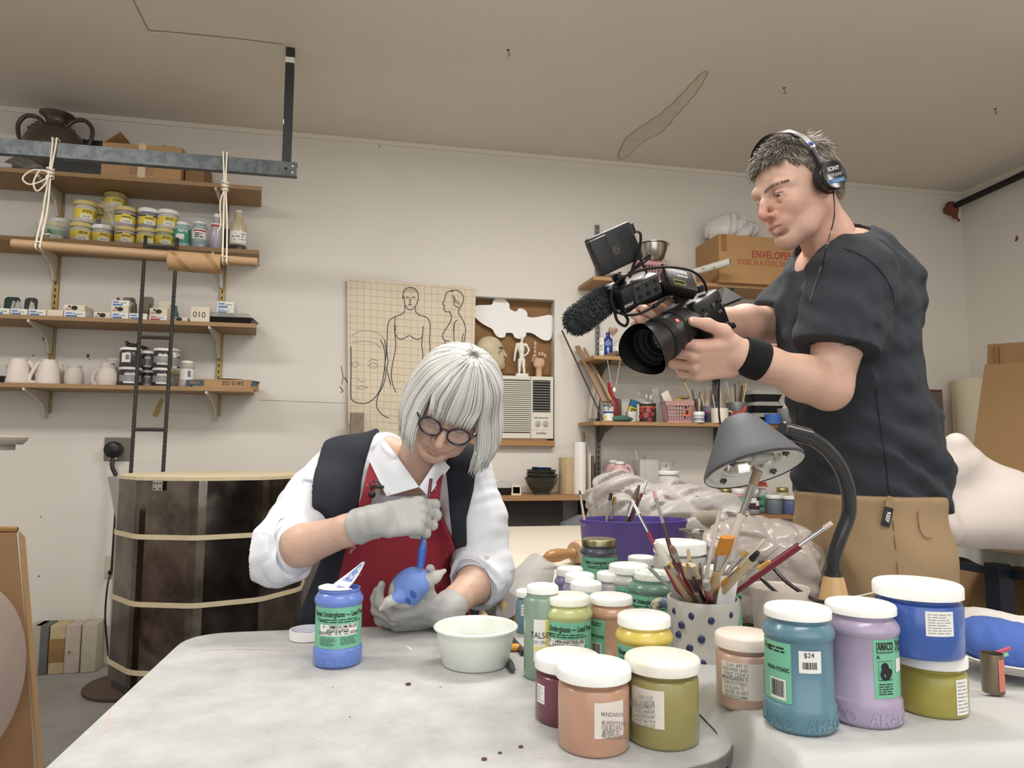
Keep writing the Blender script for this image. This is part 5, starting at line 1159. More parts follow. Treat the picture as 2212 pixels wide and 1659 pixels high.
def apples(t,T,r,h):
 mb=MB();patch(mb,T,r,-r*1.45,r*1.45,h*.04,h*.96,0);patch(mb,T,r,-r*1.45,r*1.45,h*.76,h*.82,2,.0008);patch(mb,T,r,-r*1.5,-r*.8,h*.05,h*.95,3,.0009)
 for i,(x,y,s)in enumerate(((-.45,.62,.28),(.2,.62,.27),(-.05,.36,.3),(.62,.42,.24),(-.62,.3,.24),(.35,.14,.22),(.75,.72,.18))):mb.lathe([(0,.0012+.00002*i),(r*s,.0010+.00002*i)],18,T@Matrix.Rotation(x,4,'Y')@TR((0,h*y,r)),1)
 lbl(t,mb,[m_dkcan,m_cherry,M('can_orange',(206,110,60),.4),m_paper])
t,r,h=can('tin can with red fruit on its label holding cutlery','can','fruit_can',1377,1416,867,908,3.775,z,CUP,M('can_steel',(150,148,144),.3,.9),apples)
def bunch(cx,cy,zb,r,items,prefix_label,group,seed=1):
 """thin tools standing in a pot: (kind, length, colour, where)"""
 g=random.Random(seed)
 for i,(kind,L,col,lab)in enumerate(items):
  a_=2.4*i+g.uniform(-.3,.3);rr=r*.55*math.sqrt((i+.5)/len(items));b0=V((cx+rr*.5*math.cos(a_),cy+rr*.5*math.sin(a_),zb));d=V((math.cos(a_)*.22,math.sin(a_)*.12,1));d.normalize();m=M('tool_%d_%d_%d'%col,col,.5,.7 if kind in('fork','knife','spoon','wire')else 0);mb=MB()
  if kind=='stick':mb.cyl(b0,b0+d*L,.0035,.0028,8)
  elif kind=='flat':mb.box((0,0,L/2),(.012,.003,L),.001,Matrix.Translation(b0)@basis(d))
  elif kind in('fork','knife','spoon'):
   T=Matrix.Translation(b0)@basis(d);mb.box((0,0,L*.4),(.006,.0025,L*.8),.001,T)
   if kind=='fork':
    for s in(-.006,-.002,.002,.006):mb.box((s,0,L*.9),(.002,.002,L*.24),.0005,T)
   else:mb.ball((0,0,L*.88),(.011,.004,L*.13),T)
  elif kind=='loop':
   mb.cyl(b0,b0+d*L*.62,.005,.0045,8);e=b0+d*L*.62;s=V((.012,0,0));mb.tube([e-s*.2,e-s+d*L*.14,e-s*.9+d*L*.36,e+s*.9+d*L*.36,e+s+d*L*.14,e+s*.2],.0014,5,sub=4)
  elif kind=='brush':mb.cyl(b0,b0+d*L*.7,.0035,.003,8);mb.cyl(b0+d*L*.7,b0+d*L*.82,.0042,.0042,8);mb.cyl(b0+d*L*.82,b0+d*L,.0042,.0012,8)
  one(mb,{'stick':'wooden_tool','flat':'modelling_tool','loop':'loop_tool','brush':'paint_brush'}.get(kind,kind),m,prefix_label%lab,kind if kind in('fork','knife','spoon','brush')else 'tool',group)
SIL=(176,174,170);WOOD=(176,138,96);DKW=(112,78,54);BLK=(44,40,40)
c=on_y(1396,870,3.775);ct=z+h*.35
bunch(c.x,3.775,z+.006,r,[('spoon',.155,SIL,'steel spoon'),('fork',.165,SIL,'upright fork'),('knife',.15,SIL,'slim knife'),('fork',.14,(150,148,146),'dull short fork')],'%s standing in the fruit can','cutlery in the fruit can',2)
m_film2=M('grey_film',(170,168,158),.3,alpha=.55,bump=.5,bs=20)
mb=MB();q=on_y(1424,906,3.82)
def bagf(u,v):a_=2*PI*u;rr=(.042+.006*math.sin(5*a_+3*v))*(1-.35*v);return(q.x+rr*math.cos(a_)*1.0-v*.012,3.84+rr*math.sin(a_)*.8,z+.002+v*.195)
mb.grid(bagf,30,8,closeu=True);one(mb,'plastic_sleeve',m_film2,'tall cloudy plastic sleeve between the fruit can and the pink basket','plastic sleeve',smooth=180)
t,w_,h=basket('pink plastic basket with a round orange sticker full of sponges on the lower shelf','basket',1438,1500,868,911,3.745,z,m_pinkp,dpt=.11,taper=.82)
mb=MB(faceT((w_*.24,-.054,h*.48),(0,-1)));mb.lathe([(0,0),(.022,0)],28);mb.m=1;mb.ball((0,.004,.0005),(.011,.014,.0008));mb.m=2;mb.ball((-.003,.006,.0014),(.004,.006,.0008));mb.build('round_sticker',[M('orange_sticker',(226,110,62),.5),m_dkcan,m_greyc],t,0,local=True)
bx=on_y(1469,870,3.80).x;ztop=z+h
mb=MB(TR((bx-.058,3.80,ztop-.02),(0,-.5,.2)));mb.box((0,0,.05),(.052,.008,.08),.002);one(mb,'white_tile',M('cream_tile',(226,218,196),.4),'cream square tile leaning in the pink basket','tile')
for i,(dx,dz,r3,c,lab)in enumerate(((-.01,.01,(.036,.03,.024),(190,152,96),'tan sponge on the left in the pink basket'),(.022,.03,(.034,.028,.02),(160,130,84),'brown natural sponge piled highest in the pink basket'),(.01,-.012,(.05,.03,.02),(222,176,140),'peach cloth at the rim of the pink basket'),(.05,.0,(.03,.025,.022),(176,158,120),'pale sponge on the right in the pink basket'))):
 crumple('sponge'if i!=2 else 'cloth',(bx+dx,3.80,ztop-.01+dz),r3,M('sponge_%d'%i,c,.95,var=.5,vs=40,bump=.6),lab,'sponge'if i!=2 else 'cloth',20+i,.25,.005,fr=70)
mb=MB();b0=on_y(1492,856,3.80);e=on_y(1479,826,3.78);mb.cyl(b0,e,.006,.005,10);d=(e-b0).normalized();s=V((.012,0,0));mb.m=1;mb.tube([e-s*.3,e-s+d*.02,e-s*.8+d*.065,e+s*.8+d*.065,e+s+d*.02,e+s*.3],.0017,6,sub=4);one(mb,'loop_tool',[M('pale_handle',(206,176,130),.6),M('bronze_wire',(96,70,46),.5,.5)],'large loop trimming tool sticking up from the pink basket','tool')
def screwl(t,T,r,h):mb=MB();patch(mb,T,r,-r*1.2,r*1.2,h*.12,h*.62,0);patch(mb,T,r,-r*1.2,r*1.2,h*.5,h*.62,1,.0008);mb.text('Re-Crack',r*.6,T,off=(0,h*.26,.0008),wrap=r,bold=.03,m=2);lbl(t,mb,[m_paper,m_blue,M('navy_print',(40,46,100),.5)])
pq=on_y(1510,911,3.735);k=mpp(pq);pot('small white jar with navy lettering in front of the mug',V((pq.x,3.735,z)),24*k,11.5*k,(226,226,222),'straight',lidh=9*k,lidr=12*k,extra=screwl,name='repair_jar',seg=28,turn=6)
t,r,h=can('tall steel tin packed with needle tools on the lower shelf','tin','tool_tin',1501,1520,852,905,3.86,z,CUP,M('tin_can',(164,150,132),.3,.85));lx_=t.location
bunch(lx_.x,lx_.y,z+.006,r,[('stick',.19,(120,84,70),'brown needle tool'),('stick',.20,SIL,'thin steel needle tool'),('loop',.21,(140,120,110),'wire loop tool'),('stick',.185,(150,60,56),'red handled tool'),('stick',.20,BLK,'black handled tool'),('flat',.18,WOOD,'flat wooden tool')],'%s standing in the tall steel tin','tools in the steel tin',5)
def purp(t,T,r,h):mb=MB();patch(mb,T,r,-r*1.5,r*1.5,h*.1,h*.62,0);patch(mb,T,r,-r*1.5,r*1.5,h*.55,h*.66,1,.0008);lbl(t,mb,[M('navy_label',(40,36,70),.4),M('magenta_band',(130,40,84),.4)])
t,r,h=can('dark blue jar with a magenta band holding modelling tools','jar','tool_jar',1518,1542,868,906,3.80,z,CUP,M('jar_grey',(110,108,112),.3),purp);lx_=t.location
bunch(lx_.x,lx_.y,z+.006,r,[('flat',.17,(120,112,100),'grey rib tool'),('stick',.18,WOOD,'plain wooden tool'),('flat',.185,(96,84,74),'dark paddle tool'),('brush',.19,(180,110,60),'orange handled brush'),('stick',.165,(210,200,184),'white stick tool'),('brush',.20,DKW,'brown handled brush')],'%s standing in the dark blue jar','tools in the blue jar',7)
t,r,h=can('cream mug with its handle to the right on the lower shelf','mug','mug',1537,1572,880,912,3.75,z,CUP,M('cream_glaze',(226,216,196),.3,coat=.4));MB().tube([(r*.95,0,h*.82),(r*1.45,0,h*.8),(r*1.62,0,h*.5),(r*1.4,0,h*.2),(r*.95,0,h*.22)],.005,8,sub=5).build('handle',M('cream_glaze',(226,216,196)),t,local=True);lx_=t.location
bunch(lx_.x,lx_.y,z+.006,r,[('brush',.17,(150,90,60),'brown brush'),('stick',.16,(204,196,182),'pale stick'),('brush',.18,(190,180,160),'pale handled brush')],'%s standing in the cream mug','tools in the cream mug',9)
t,r,h=can('grey speckled tin bucket crammed with tools on the lower shelf','bucket','tool_bucket',1570,1613,862,908,3.82,z,CUP,M('grey_enamel',(130,130,130),.35,.5,var=.5,vs=60));lx_=t.location
bunch(lx_.x,lx_.y,z+.006,r,[('flat',.24,WOOD,'broad wooden tool'),('brush',.26,(176,190,200),'pale blue handled brush'),('flat',.22,BLK,'black flat tool'),('stick',.25,(140,90,84),'reddish stick tool'),('loop',.24,SIL,'steel loop tool'),('stick',.24,(214,196,160),'cream wooden stick'),('flat',.21,(206,170,110),'yellow wooden rib'),('stick',.23,BLK,'thin black tool'),('brush',.25,(150,60,50),'red handled brush')],'%s standing in the grey tin bucket','tools in the grey bucket',11)
mb=MB();q=on_y(1597,893,3.735)
for s in(-1,1):mb.tube([q+V((-.03,0,-.012*s)),q+V((0,0,.006*s)),q+V((.03,0,.02+.006*s)),q+V((.045,0,.045))],.0055,7,sub=4)
mb.tube([q+V((-.03+.016*math.cos(a_),0,-.008+.014*math.sin(a_)))for a_ in[k*.7 for k in range(9)]],.004,6,closed=True);one(mb,'clamp',M('coral_plastic',(206,66,58),.4),'red plastic clip hanging on the front of the grey bucket','clip')
for i in range(3):
 p=V((on_y(1648,880,3.84).x+.006*(i%2),3.85,z+.002+i*.067));tray('%s black food tray with a clear lid in the stack right of the bucket'%('bottom','middle','top')[i],p,.20,.15,.03*(i-1),.035,.03,'stacked trays on the lower shelf')
q=on_y(1670,913,3.735);mb=MB(Matrix.Translation(V((q.x,3.735,z))));k=mpp(q)
for i in range(2):
 mb=MB(Matrix.Translation(V((q.x+.002*i,3.738,z+i*.0285))));r=17*k;mb.lathe([(r*.62,0),(r,0),(r,.028),(r*.62,.028),(r*.62,0)],32);one(mb,'tape_roll',M('blue_tape',(52,104,190),.55),('lower','upper')[i]+' roll of blue painter tape at the shelf edge','tape roll','rolls of blue tape')
t,r,h=can('grey plastic pot of tools at the right end of the lower shelf','pot','tool_pot',1680,1712,878,912,3.78,z,CUP,M('pot_grey',(128,130,128),.5));lx_=t.location
bunch(lx_.x,lx_.y,z+.006,r,[('brush',.17,DKW,'brown brush'),('stick',.16,BLK,'black stick'),('flat',.15,(120,116,110),'grey flat tool')],'%s standing in the grey plastic pot','tools in the grey pot',13)
for x,c,lab in((1522,(50,60,150),'small blue cap beside the white jar'),(1598,(216,212,204),'white scrap of plastic under the red clip'),(1630,(206,204,200),'crumpled silver foil scrap left of the blue tape')):q=on_y(x,912,3.73);crumple('scrap',(q.x,3.735,z),(.012 if x<1530 else .022,.008,.008),M('scrap_%d'%x,c,.5),lab,'scrap',x,.2,.003,fr=120)
LZ=on_y(1660,1112,LS).z;t=thing('wall_shelf','lowest plank shelf at the right holding a row of glaze jars','shelf',(on_y(1590,1112,LS).x,WY,LZ));MB().b2((on_y(1540,1112,LS).x,LS,LZ-.024),(on_y(1800,1112,LS).x,WY,LZ)).build('board',m_plank,t,0)
def jl(col,w=0):
 def fn(t,T,r,h):
  mb=MB();patch(mb,T,r-.002,-r*.5,r*1.3,h*.22,h*.82,0);patch(mb,T,r-.002,r*.5,r*1.1,h*.42,h*.66,1,.0008)
  if w:patch(mb,T,r-.002,-r*.6,r*.6,h*.55,h*.78,1,.0009)
  fine(mb,T,-r*.4,r*.2,h*.6,h*.76,2,2,r-.002,.001);fine(mb,T,-r*.3,r*.4,h*.26,h*.4,3,2,r-.002,.001);lbl(t,mb,[col,m_paper,m_ink])
 return fn
m_mint=M('mint_label',(96,186,142),.5);m_plum=M('plum_label',(78,40,66),.5);m_gold=M('gold_lid',(176,160,104),.35,.7)
def lj(x0,x1,y0,y1,Y,lab,col,kind,ex=None,cap=None,tz=0,lh=.2):
 a=on_y(x0,y1,Y);b=on_y(x1,y1,Y);k=mpp(a);h=(y1-y0)*k;r=(b.x-a.x)/2;return pot(lab,V(((a.x+b.x)/2,Y,LZ+tz)),h,r,col,kind,lidh=h*lh,lidr=r*(.86 if kind=='pint'else 1),extra=ex,group='glaze jars on the lowest right shelf',seg=28,cap_mat=cap,turn=0),h
lj(1581,1611,1054,1110,3.76,'pink glaze jar with a mint label on the lowest shelf',(206,142,146),'pint',jl(m_mint));lj(1611,1640,1055,1110,3.76,'grey glaze jar with a plum label on the lowest shelf',(156,148,156),'pint',jl(m_plum,1))
lj(1634,1658,1054,1106,3.86,'mint green glaze jar behind the plum labelled jar',(150,192,172),'pint',jl(m_mint));lj(1656,1689,1069,1110,3.77,'grey blue tub with a white label beside the plum labelled jar',(110,126,134),'straight',jl(m_paper));_,hb=lj(1690,1724,1070,1109,3.76,'slate blue square tub with a white lid at the right end',(88,104,150),'straight',jl(m_paper))
lj(1555,1580,1054,1106,3.88,'lilac glaze jar at the left end behind the pink jar',(150,146,170),'pint',jl(m_mint),m_gold);lj(1572,1600,1052,1104,3.94,'rose glaze jar with a gold lid in the back row',(176,110,120),'pint',None,m_gold);lj(1678,1704,1052,1104,3.90,'cream jar with a gold lid behind the blue tub',(214,206,176),'pint',None,m_gold)
for x0,x1,lab in((1556,1576,'small yellow jar at the left of the back row'),(1580,1600,'small yellow jar beside it in the back row')):lj(x0,x1,1036,1058,3.955,lab,(206,184,70),'straight',None,m_gold,tz=.14)
mb=MB();a=on_y(1605,1048,3.80);b=on_y(1660,1053,3.80);mb.b2((a.x,3.80,LZ+.152),(b.x,3.83,LZ+.162));one(mb,'wood_lath',m_plank,'wood lath lying on the jar lids','lath',smooth=0);mb=MB();a=on_y(1628,1040,3.81);b=on_y(1655,1050,3.81);mb.b2((a.x,3.80,LZ+.1625),(b.x,3.84,LZ+.18),.003);one(mb,'red_box',M('red_card',(186,44,48),.4),'small red box on the wood lath','box',smooth=0)
JZ=zl
for i,(x0,x1,Y,lab,hs)in enumerate(((1299,1350,3.90,'rear pink plastic jug hidden behind the front one',0),(1310,1367,3.78,'front pink plastic gallon jug with a loop handle',1))):
 a=on_y(x0,1062,Y);b=on_y(x1,1062,Y);k=mpp(a);r=(b.x-a.x)/2;h=(1060-991)*k;t=thing('plastic_jug',lab,'jug',((a.x+b.x)/2,Y,JZ),group='pink plastic jugs');m=M('pink_jug',(214,172,172),.4,var=.2,vs=12)
 MB().lathe([(0,0),(r*.9,0),(r,.006),(r,h*.42),(r*.96,h*.48),(r*.62,h*.8),(r*.32,h*.93),(r*.3,h)],32,sy=.9).build('body',m,t,50,local=True)
 MB().tube([(r*.42,0,h*.86),(r*.72,0,h*.87),(r*.98,0,h*.62),(r*.97,0,h*.45)],.011,10,sub=5).build('handle',m,t,local=True);MB().lathe([(r*.36,h*.95),(r*.36,h*1.03),(0,h*1.035)],20).build('cap',m_lid,t,40,local=True)
tub=thing('plastic_container','clear square plastic measuring container behind the draped clay','container',V((on_y(1395,1060,3.82).x,3.82,JZ)));k=mpp(tub.location);w_=21*k;h=72*k
mb=MB()
for s in(-1,1):mb.b2((s*w_-.001,-w_,.002),(s*w_+.001,w_,h));mb.b2((-w_,s*w_-.001,.002),(w_,s*w_+.001,h))
mb.b2((-w_,-w_,0),(w_,w_,.003));mb.tube([(-w_,-w_,h),(w_,-w_,h),(w_,w_,h),(-w_,w_,h)],.004,6,closed=True);mb.build('body',M('milky_clear',(214,212,206),.25,alpha=.6),tub,0,local=True)
MB().cyl((.012,0,.004),(-.002,.01,h+.03),.006).build('blue_handle',M('dull_blue',(110,140,170),.5),tub,local=True);MB().cyl((-.015,.0,.004),(-.055,.01,h+.055),.0022).build('stick',M('white_stick',(220,214,200),.5),tub,local=True)
c=on_y(1441,1056,3.80);k=mpp(c)
def yog(t,T,r,h):mb=MB();patch(mb,T,r*.93,-r*1.3,r*1.3,h*.76,h*.82,0,.003);patch(mb,T,r*.93,-r*.28,r*.28,h*.1,h*.46,1,.003);patch(mb,T,r*.93,-r*.2,r*.5,h*.0+.003,h*.14,1,.0035);fine(mb,T,-r*1.2,-r*.6,h*.3,h*.7,6,2,r*.93,.003);fine(mb,T,r*.5,r*1.2,h*.3,h*.7,4,2,r*.93,.003);lbl(t,mb,[M('tub_teal',(54,120,130),.5),M('tub_green',(70,160,130),.5),m_greyc])
t=pot('white yogurt tub with teal print under the enamel bowl',V((c.x,3.80,JZ)),50*k,26*k,(226,224,220),'straight',lidh=9*k,lidr=27*k,extra=yog,name='yogurt_tub',cat='tub',seg=32)
mb=MB(Matrix.Translation(V((on_y(1434,1010,3.80).x,3.80,JZ+50*k+.0005))));r=25*k;h=19*k;mb.lathe([(0,.003),(r*.5,.003),(r*.5,0),(r*.55,0),(r*.6,h*.2),(r*.9,h*.7),(r,h),(r*.95,h),(r*.8,h*.7),(0,h*.3)],32);mb.m=1;mb.lathe([(r*.99,h*.97),(r*1.01,h),(r*.97,h*1.01)],32);mb.ball((-.01,-r*.86,h*.55),(.004,.004,.006));one(mb,'enamel_bowl',[M('grey_enamel2',(206,204,200),.3,coat=.4),M('bowl_trim',(140,90,80),.4)],'grey white enamel bowl standing on the yogurt tub','bowl')
t=thing('wall_shelf','low plank under the pink jugs and the yogurt tub','shelf',(on_y(1330,1075,LS).x,WY,JZ));MB().b2((on_y(1284,1070,LS).x+.1205,LS+.02,JZ-.026),(on_y(1500,1070,LS).x,WY,JZ-.0005)).build('board',m_plank,t,0)
def stick(label,a,b,r,mat,flat=None,nm='leaning_stick'):
 mb=MB()
 if flat:ax=(V(b)-V(a));mb.box((0,0,ax.length/2),(flat[0],flat[1],ax.length),.001,Matrix.Translation(a)@basis(ax))
 else:mb.cyl(a,b,r)
 one(mb,nm,mat,label,'stick','sticks leaning beside the right shelves',30)
stick('dark rod leaning in front of the wall under the furry microphone',on_y(1302,906,3.69),on_y(1214,714,3.96),.005,M('dark_rod',(64,56,54),.5),nm='metal_rod');stick('brown moulding strip leaning right of the dark rod',on_y(1306,868,3.68),on_y(1247,748,3.96),0,M('brown_strip',(150,118,88),.6),(.028,.012),'moulding_strip');stick('narrow wood strip next to the brown moulding',on_y(1320,865,3.69),on_y(1262,752,3.975),0,M('tan_strip',(176,140,100),.6),(.012,.012),'wood_strip');stick('short slat leaning at the end of the lower shelf',on_y(1318,880,3.70),on_y(1282,786,3.97),0,M('grey_slat',(138,120,102),.7),(.012,.006),'slat_offcut')
mb=MB()
def hang(u,v):return(on_y(1284,850,3.93).x-.025+.05*u+.01*math.sin(5*v),3.93+.012*math.sin(9*u+3*v),on_y(1284,800,3.93).z-v*.28)
mb.grid(hang,12,10);one(mb,'paper_strip',M('limp_paper',(206,200,188),.8),'limp pale strip hanging behind the leaning sticks','strip',smooth=180)
# ================================================================ corner at the right: pipe, boards, rolls, work table with the white sculpture
m_pipe=M('black_pipe',(34,32,32),.45,.4);m_rustf=M('rust_foam',(124,66,44),.9,var=.5,vs=50,bump=.4)
PX=3.80;a=on_x(2058,447,PX);b=on_x(2300,336,PX);t=thing('ceiling_pipe','black pipe running along the right wall with a rust coloured foam end','pipe',a);MB().cyl(a,b,.021).build('pipe',m_pipe,t)
vol=Vol(a+V((-.09,-.09,-.15)),a+V((.09,.09,.1)),.005);vol.ell(a+V((-.005,.01,-.01)),(.045,.04,.045),k=0);vol.chain([a+V((0,0,-.03)),a+V((0,-.01,-.07)),a+V((.02,-.02,-.10))],[.02,.012,.011],.02);vol.d=(vol.d+.006*np.sin(90*vol.XYZ()[0]+40*vol.XYZ()[2])).astype(np.float32);sdf_obj(vol,'foam_plug',m_rustf,t)
mb=MB();c=on_x(2196,514,WX-.001);
for dy,dz,r in((0,.012,.006),(-.004,-.004,.010),(.004,-.012,.009)):mb.lathe([(0,.001),(r,.0008)],7,Matrix.Translation(c+V((0,dy,dz)))@basis((-1,0,0)))
tag(struct(mb.build('wall_chip',m_rustf,smooth=0)),'brown chipped spot on the right wall','chip')
a=on_y(1985,840,3.90);b=on_y(2036,846,3.90);t=thing('door_panel','grey brown metal door panel with a rusty top leaning behind the man','panel',(b.x-.3,3.9,0));MW[t.name]=Matrix.Identity(4);t.location=(0,0,0)
m_door=M('grey_door',(112,100,96),.5,.2,var=.2,vs=4);MB().b2((b.x-.62,3.90,0),(b.x,3.935,b.z)).build('panel',m_door,t,0);MB().b2((b.x-.62,3.895,b.z),(b.x-.005,3.94,b.z+.012),.004).build('rusty_edge',m_rustf,t)
q=on_y(2014,920,3.9);MB().box((q.x-.15,3.897,q.z-.35),(.34,.006,.70),.003).build('recess_frame',M('door_lighter',(126,112,106),.5),t,0);MB().box((q.x-.16,3.895,q.z-.37),(.27,.008,.62),.004).build('recess',m_door,t,0)
def roll2(x0,x1,y0,Y,label,mat):a=on_y(x0,y0,Y);b=on_y(x1,y0,Y);r=(b.x-a.x)/2;mb=MB(Matrix.Translation((a.x+r,Y,0)));mb.lathe([(r*.9,0),(r,0),(r,a.z),(r*.86,a.z),(r*.8,a.z-.05),(0,a.z-.06)],32);one(mb,'paper_roll',mat,label,'roll')
roll2(2055,2069,822,3.955,'narrow tan paper roll beside the wide cream roll in the corner',M('tan_roll',(196,170,128),.8));roll2(2070,2125,818,3.86,'wide cream paper roll standing in the corner',M('cream_roll',(214,204,176),.8,bump=.2,bs=200))
m_ocard=M('olive_cardboard',(142,108,66),.8,var=.2,vs=5,col2=(128,94,54))
def sheet(label,pts,th,nm='cardboard_sheet',mat=None):
 P=[V(p)for p in pts];P[2],P[3]=[u+(w-u)*(u.z/(u.z-w.z))for u,w in((P[1],P[2]),(P[0],P[3]))];n=(P[1]-P[0]).cross(P[2]-P[1]).normalized()*th;k=len(P);mb=MB();mb.raw(P+[p+n for p in P],[tuple(range(k-1,-1,-1)),tuple(range(k,2*k))]+[(i,(i+1)%k,k+(i+1)%k,k+i)for i in range(k)]);return one(mb,nm,mat or m_ocard,label,'cardboard','cardboard sheets leaning at the right',0)
Z=3.75;f=lambda x,y,Z_:at(x,y,Z_)
sheet('front cardboard sheet leaning behind the white sculpture',[f(2127,788,3.62),f(2300,778,3.3),f(2300,1060,3.05),f(2092,1040,3.35)],.008);sheet('rear cardboard sheet with a folded edge standing behind the front one',[f(2133,744,3.78),f(2300,732,3.5),f(2300,1040,3.45),f(2125,1030,3.75)],.008)
q=f(2148,760,3.74);one(MB().b2(q+V((-.006,-.02,-.11)),q+V((.006,.0,.03)),.003),'cardboard_strip',M('torn_cardboard',(146,104,58)),'folded cardboard strip on the rear sheet','cardboard')
bz=.93;yq=on_z(2200,1040,bz).y
t=thing('side_bench','wooden side bench along the right wall behind the sculpture','bench',(3.3,yq,0));MW[t.name]=Matrix.Identity(4);t.location=(0,0,0)
a=on_z(2020,1042,bz);MB().b2((a.x-.05,yq,bz-.05),(WX-.02,yq+.4,bz)).build('top',m_ply,t,0)
for x in(a.x,WX-.1):MB().b2((x,yq+.05,0),(x+.06,yq+.12,bz-.05)).build('leg',M('bench_leg',(70,62,56),.7),t,0)
q=on_z(2030,1030,bz);crumple('coloured_bag',(q.x+.0,yq+.07,bz),(.05,.03,.04),M('blue_yellow_bag',(90,160,180),.4,var=1,vs=18,col2=(206,196,80),thr=(.48,.52)),'small blue and yellow packet on the side bench behind the man','packet',31,.1,.006);q=on_z(2200,1035,bz);crumple('coloured_bag',(q.x+.03,yq+.06,bz),(.13,.04,.035),M('blue_bag',(64,110,170),.4,var=1,vs=12,col2=(130,60,60),thr=(.5,.55)),'blue and red crumpled packet on the side bench at the right edge','packet',32,.15,.008)
TH=.72;m_film3=M('table_plastic',(168,166,160),.3,var=.5,vs=8,col2=(130,130,126),bump=.5,bs=16);m_navy=M('navy_paint',(30,38,54),.4,var=.3,vs=12)
e0=on_z(2000,1168,TH);e1=on_z(2215,1200,TH);t=thing('work_table','dark blue legged table with a plastic wrapped top carrying the white sculpture','table',(e1.x,e1.y,0));MW[t.name]=Matrix.Identity(4);t.location=(0,0,0)
d=(e1-e0).normalized();nrm=V((-d.y,d.x,0));e2=e1+d*.5;P=[e0-d*.05,e2,e2+nrm*.48,e0-d*.05+nrm*.48]
mb=MB();mb.prism([(p.x,p.y)for p in P],TH-.008,TH);mb.build('top',m_film3,t,0)
def skirt(u,v):p=P[0].lerp(P[1],u);w_=.006*math.sin(40*u)+.004*math.sin(95*u);return(p.x-nrm.x*(.004+w_*v+.006*v),p.y-nrm.y*(.004+w_*v+.006*v),TH-.001-v*(.05+.012*math.sin(23*u)))
mb=MB();mb.grid(skirt,60,4);mb.build('plastic_skirt',m_film3,t,180)
def beam(p,q,w_,h,nm):mb=MB();ax=q-p;mb.box((0,0,ax.length/2),(w_,h,ax.length),.002,Matrix.Translation(p)@basis(ax));mb.build(nm,m_navy,t,0)
ap=[p+V((0,0,0))for p in P];zz0=TH-.075
for i in range(4):a_,b_=ap[i],ap[(i+1)%4];c_=(ap[0]+ap[2])/2;a2,b2_=a_.lerp(c_,.08),b_.lerp(c_,.08);beam(V((a2.x,a2.y,zz0)),V((b2_.x,b2_.y,zz0)),.06,.03,'apron');
for pxl in(2115,2300):q=on_z(pxl,1195,TH)+nrm*.09;beam(V((q.x,q.y,0)),V((q.x,q.y,TH-.04)),.065,.065,'leg');beam(V((q.x,q.y,0))+nrm*.3,V((q.x,q.y,TH-.04))+nrm*.3,.06,.06,'leg')
q0=on_z(2028,1166,TH+.012);q1=on_z(2142,1172,TH+.012);mb=MB();ax=q1-q0;mb.box((0,0,ax.length/2),(.012,.05,ax.length),.001,Matrix.Translation(V((q0.x,q0.y,TH+.007))+nrm*.03)@basis(V((ax.x,ax.y,0)),V((0,0,1))));one(mb,'metal_bar',M('bar_steel',(120,116,110),.4,.6),'flat grey metal bar under the front of the white sculpture','bar',smooth=0)
sc_=at(2150,1150,2.42);t0=V((sc_.x,sc_.y,TH+.001));Zs=depth(sc_)+.1
S=lambda x,y,dz=0:at(x,y,Zs+dz)
vol=Vol(S(2010,1165)+V((0,-.25,-.02)),S(2330,925)+V((0.05,.3,.03)),.006)
vol.ell(S(2175,1130),(.21,.16,.12),k=0);vol.ell(S(2165,1085),(.16,.13,.10),k=.06);vol.cone(S(2068,1125),S(2055,1010),.075,.045,.06);vol.cone(S(2058,1020),S(2066,958),.045,.034,.04);vol.cone(S(2066,962),S(2090,1000),.032,.03,.03);vol.cone(S(2090,1005),S(2150,1070),.06,.10,.05);vol.ell(S(2080,1140),(.10,.10,.09),k=.05);vol.cone(S(2130,1045),S(2170,1065),.06,.08,.04)
vol.chain([S(2052,958,-.05),S(2072,985,-.07),S(2085,1012,-.09)],[.007,.008,.003],.02,'-')
X,Y_,Z_=vol.XYZ();vol.d=np.maximum(vol.d,TH+.002-Z_).astype(np.float32)
v,q_=vol.mesh();o=sdf_obj([(v-np.array(t0),q_)],'clay_sculpture',M('white_clay',(206,194,187),.85,var=.15,vs=6,bump=.15,bs=70),it=2);o.location=t0;MW[o.name]=Matrix.Translation(t0);tag(o,'unfinished white clay figure sculpture on the plastic wrapped table at the right','sculpture')
crumple('rag',(on_z(2200,1330,.25).x+.1,on_z(2200,1330,.25).y+.2,0),(.2,.16,.5),M('dark_fabric_rag',(48,46,46),.9,var=.5,vs=7),'dark covered bundle in the shade under the sculpture table','bundle',41,.2,.02,fr=14)
q=at(2200,1330,1.75);o=crumple('paper_ball',(q.x+.02,q.y,0),(.08,.07,.62),M('crumpled_paper',(196,190,184),.8,var=.3,vs=14),'pale crumpled cloth heap at the right edge below the sculpture table','cloth',43,.2,.014,fr=30)
# ================================================================ front work table, paint jars, brushes, lamp
m_canvas=M('canvas_top',(184,185,184),.8,var=.75,vs=13,col2=(150,150,148),thr=(.35,.75),bump=.5,bs=420)
m_canedge=M('table_edge_metal',(138,134,128),.5,.4,var=.4,vs=30);m_leg=M('table_leg',(90,88,84),.5,.4)
def rounded(pts,rad,n=8):
 out=[];k=len(pts)
 for i in range(k):
  a,b,c=V(pts[i-1]),V(pts[i]),V(pts[(i+1)%k]);u=(a-b).normalized();w=(c-b).normalized();p,q=b+u*rad,b+w*rad
  for j in range(n+1):t_=j/n;out.append(tuple(p.lerp(b,t_).lerp(b.lerp(q,t_),t_)))
 return out
t=thing('work_table','large canvas covered work table with rounded corners in the foreground','table',(0,1.2,0));MW[t.name]=Matrix.Identity(4);t.location=(0,0,0)
tp=rounded([(-.375,.80,0),(.47,.845,0),(.62,1.33,0),(.47,1.585,0),(-.35,1.60,0)],.09)
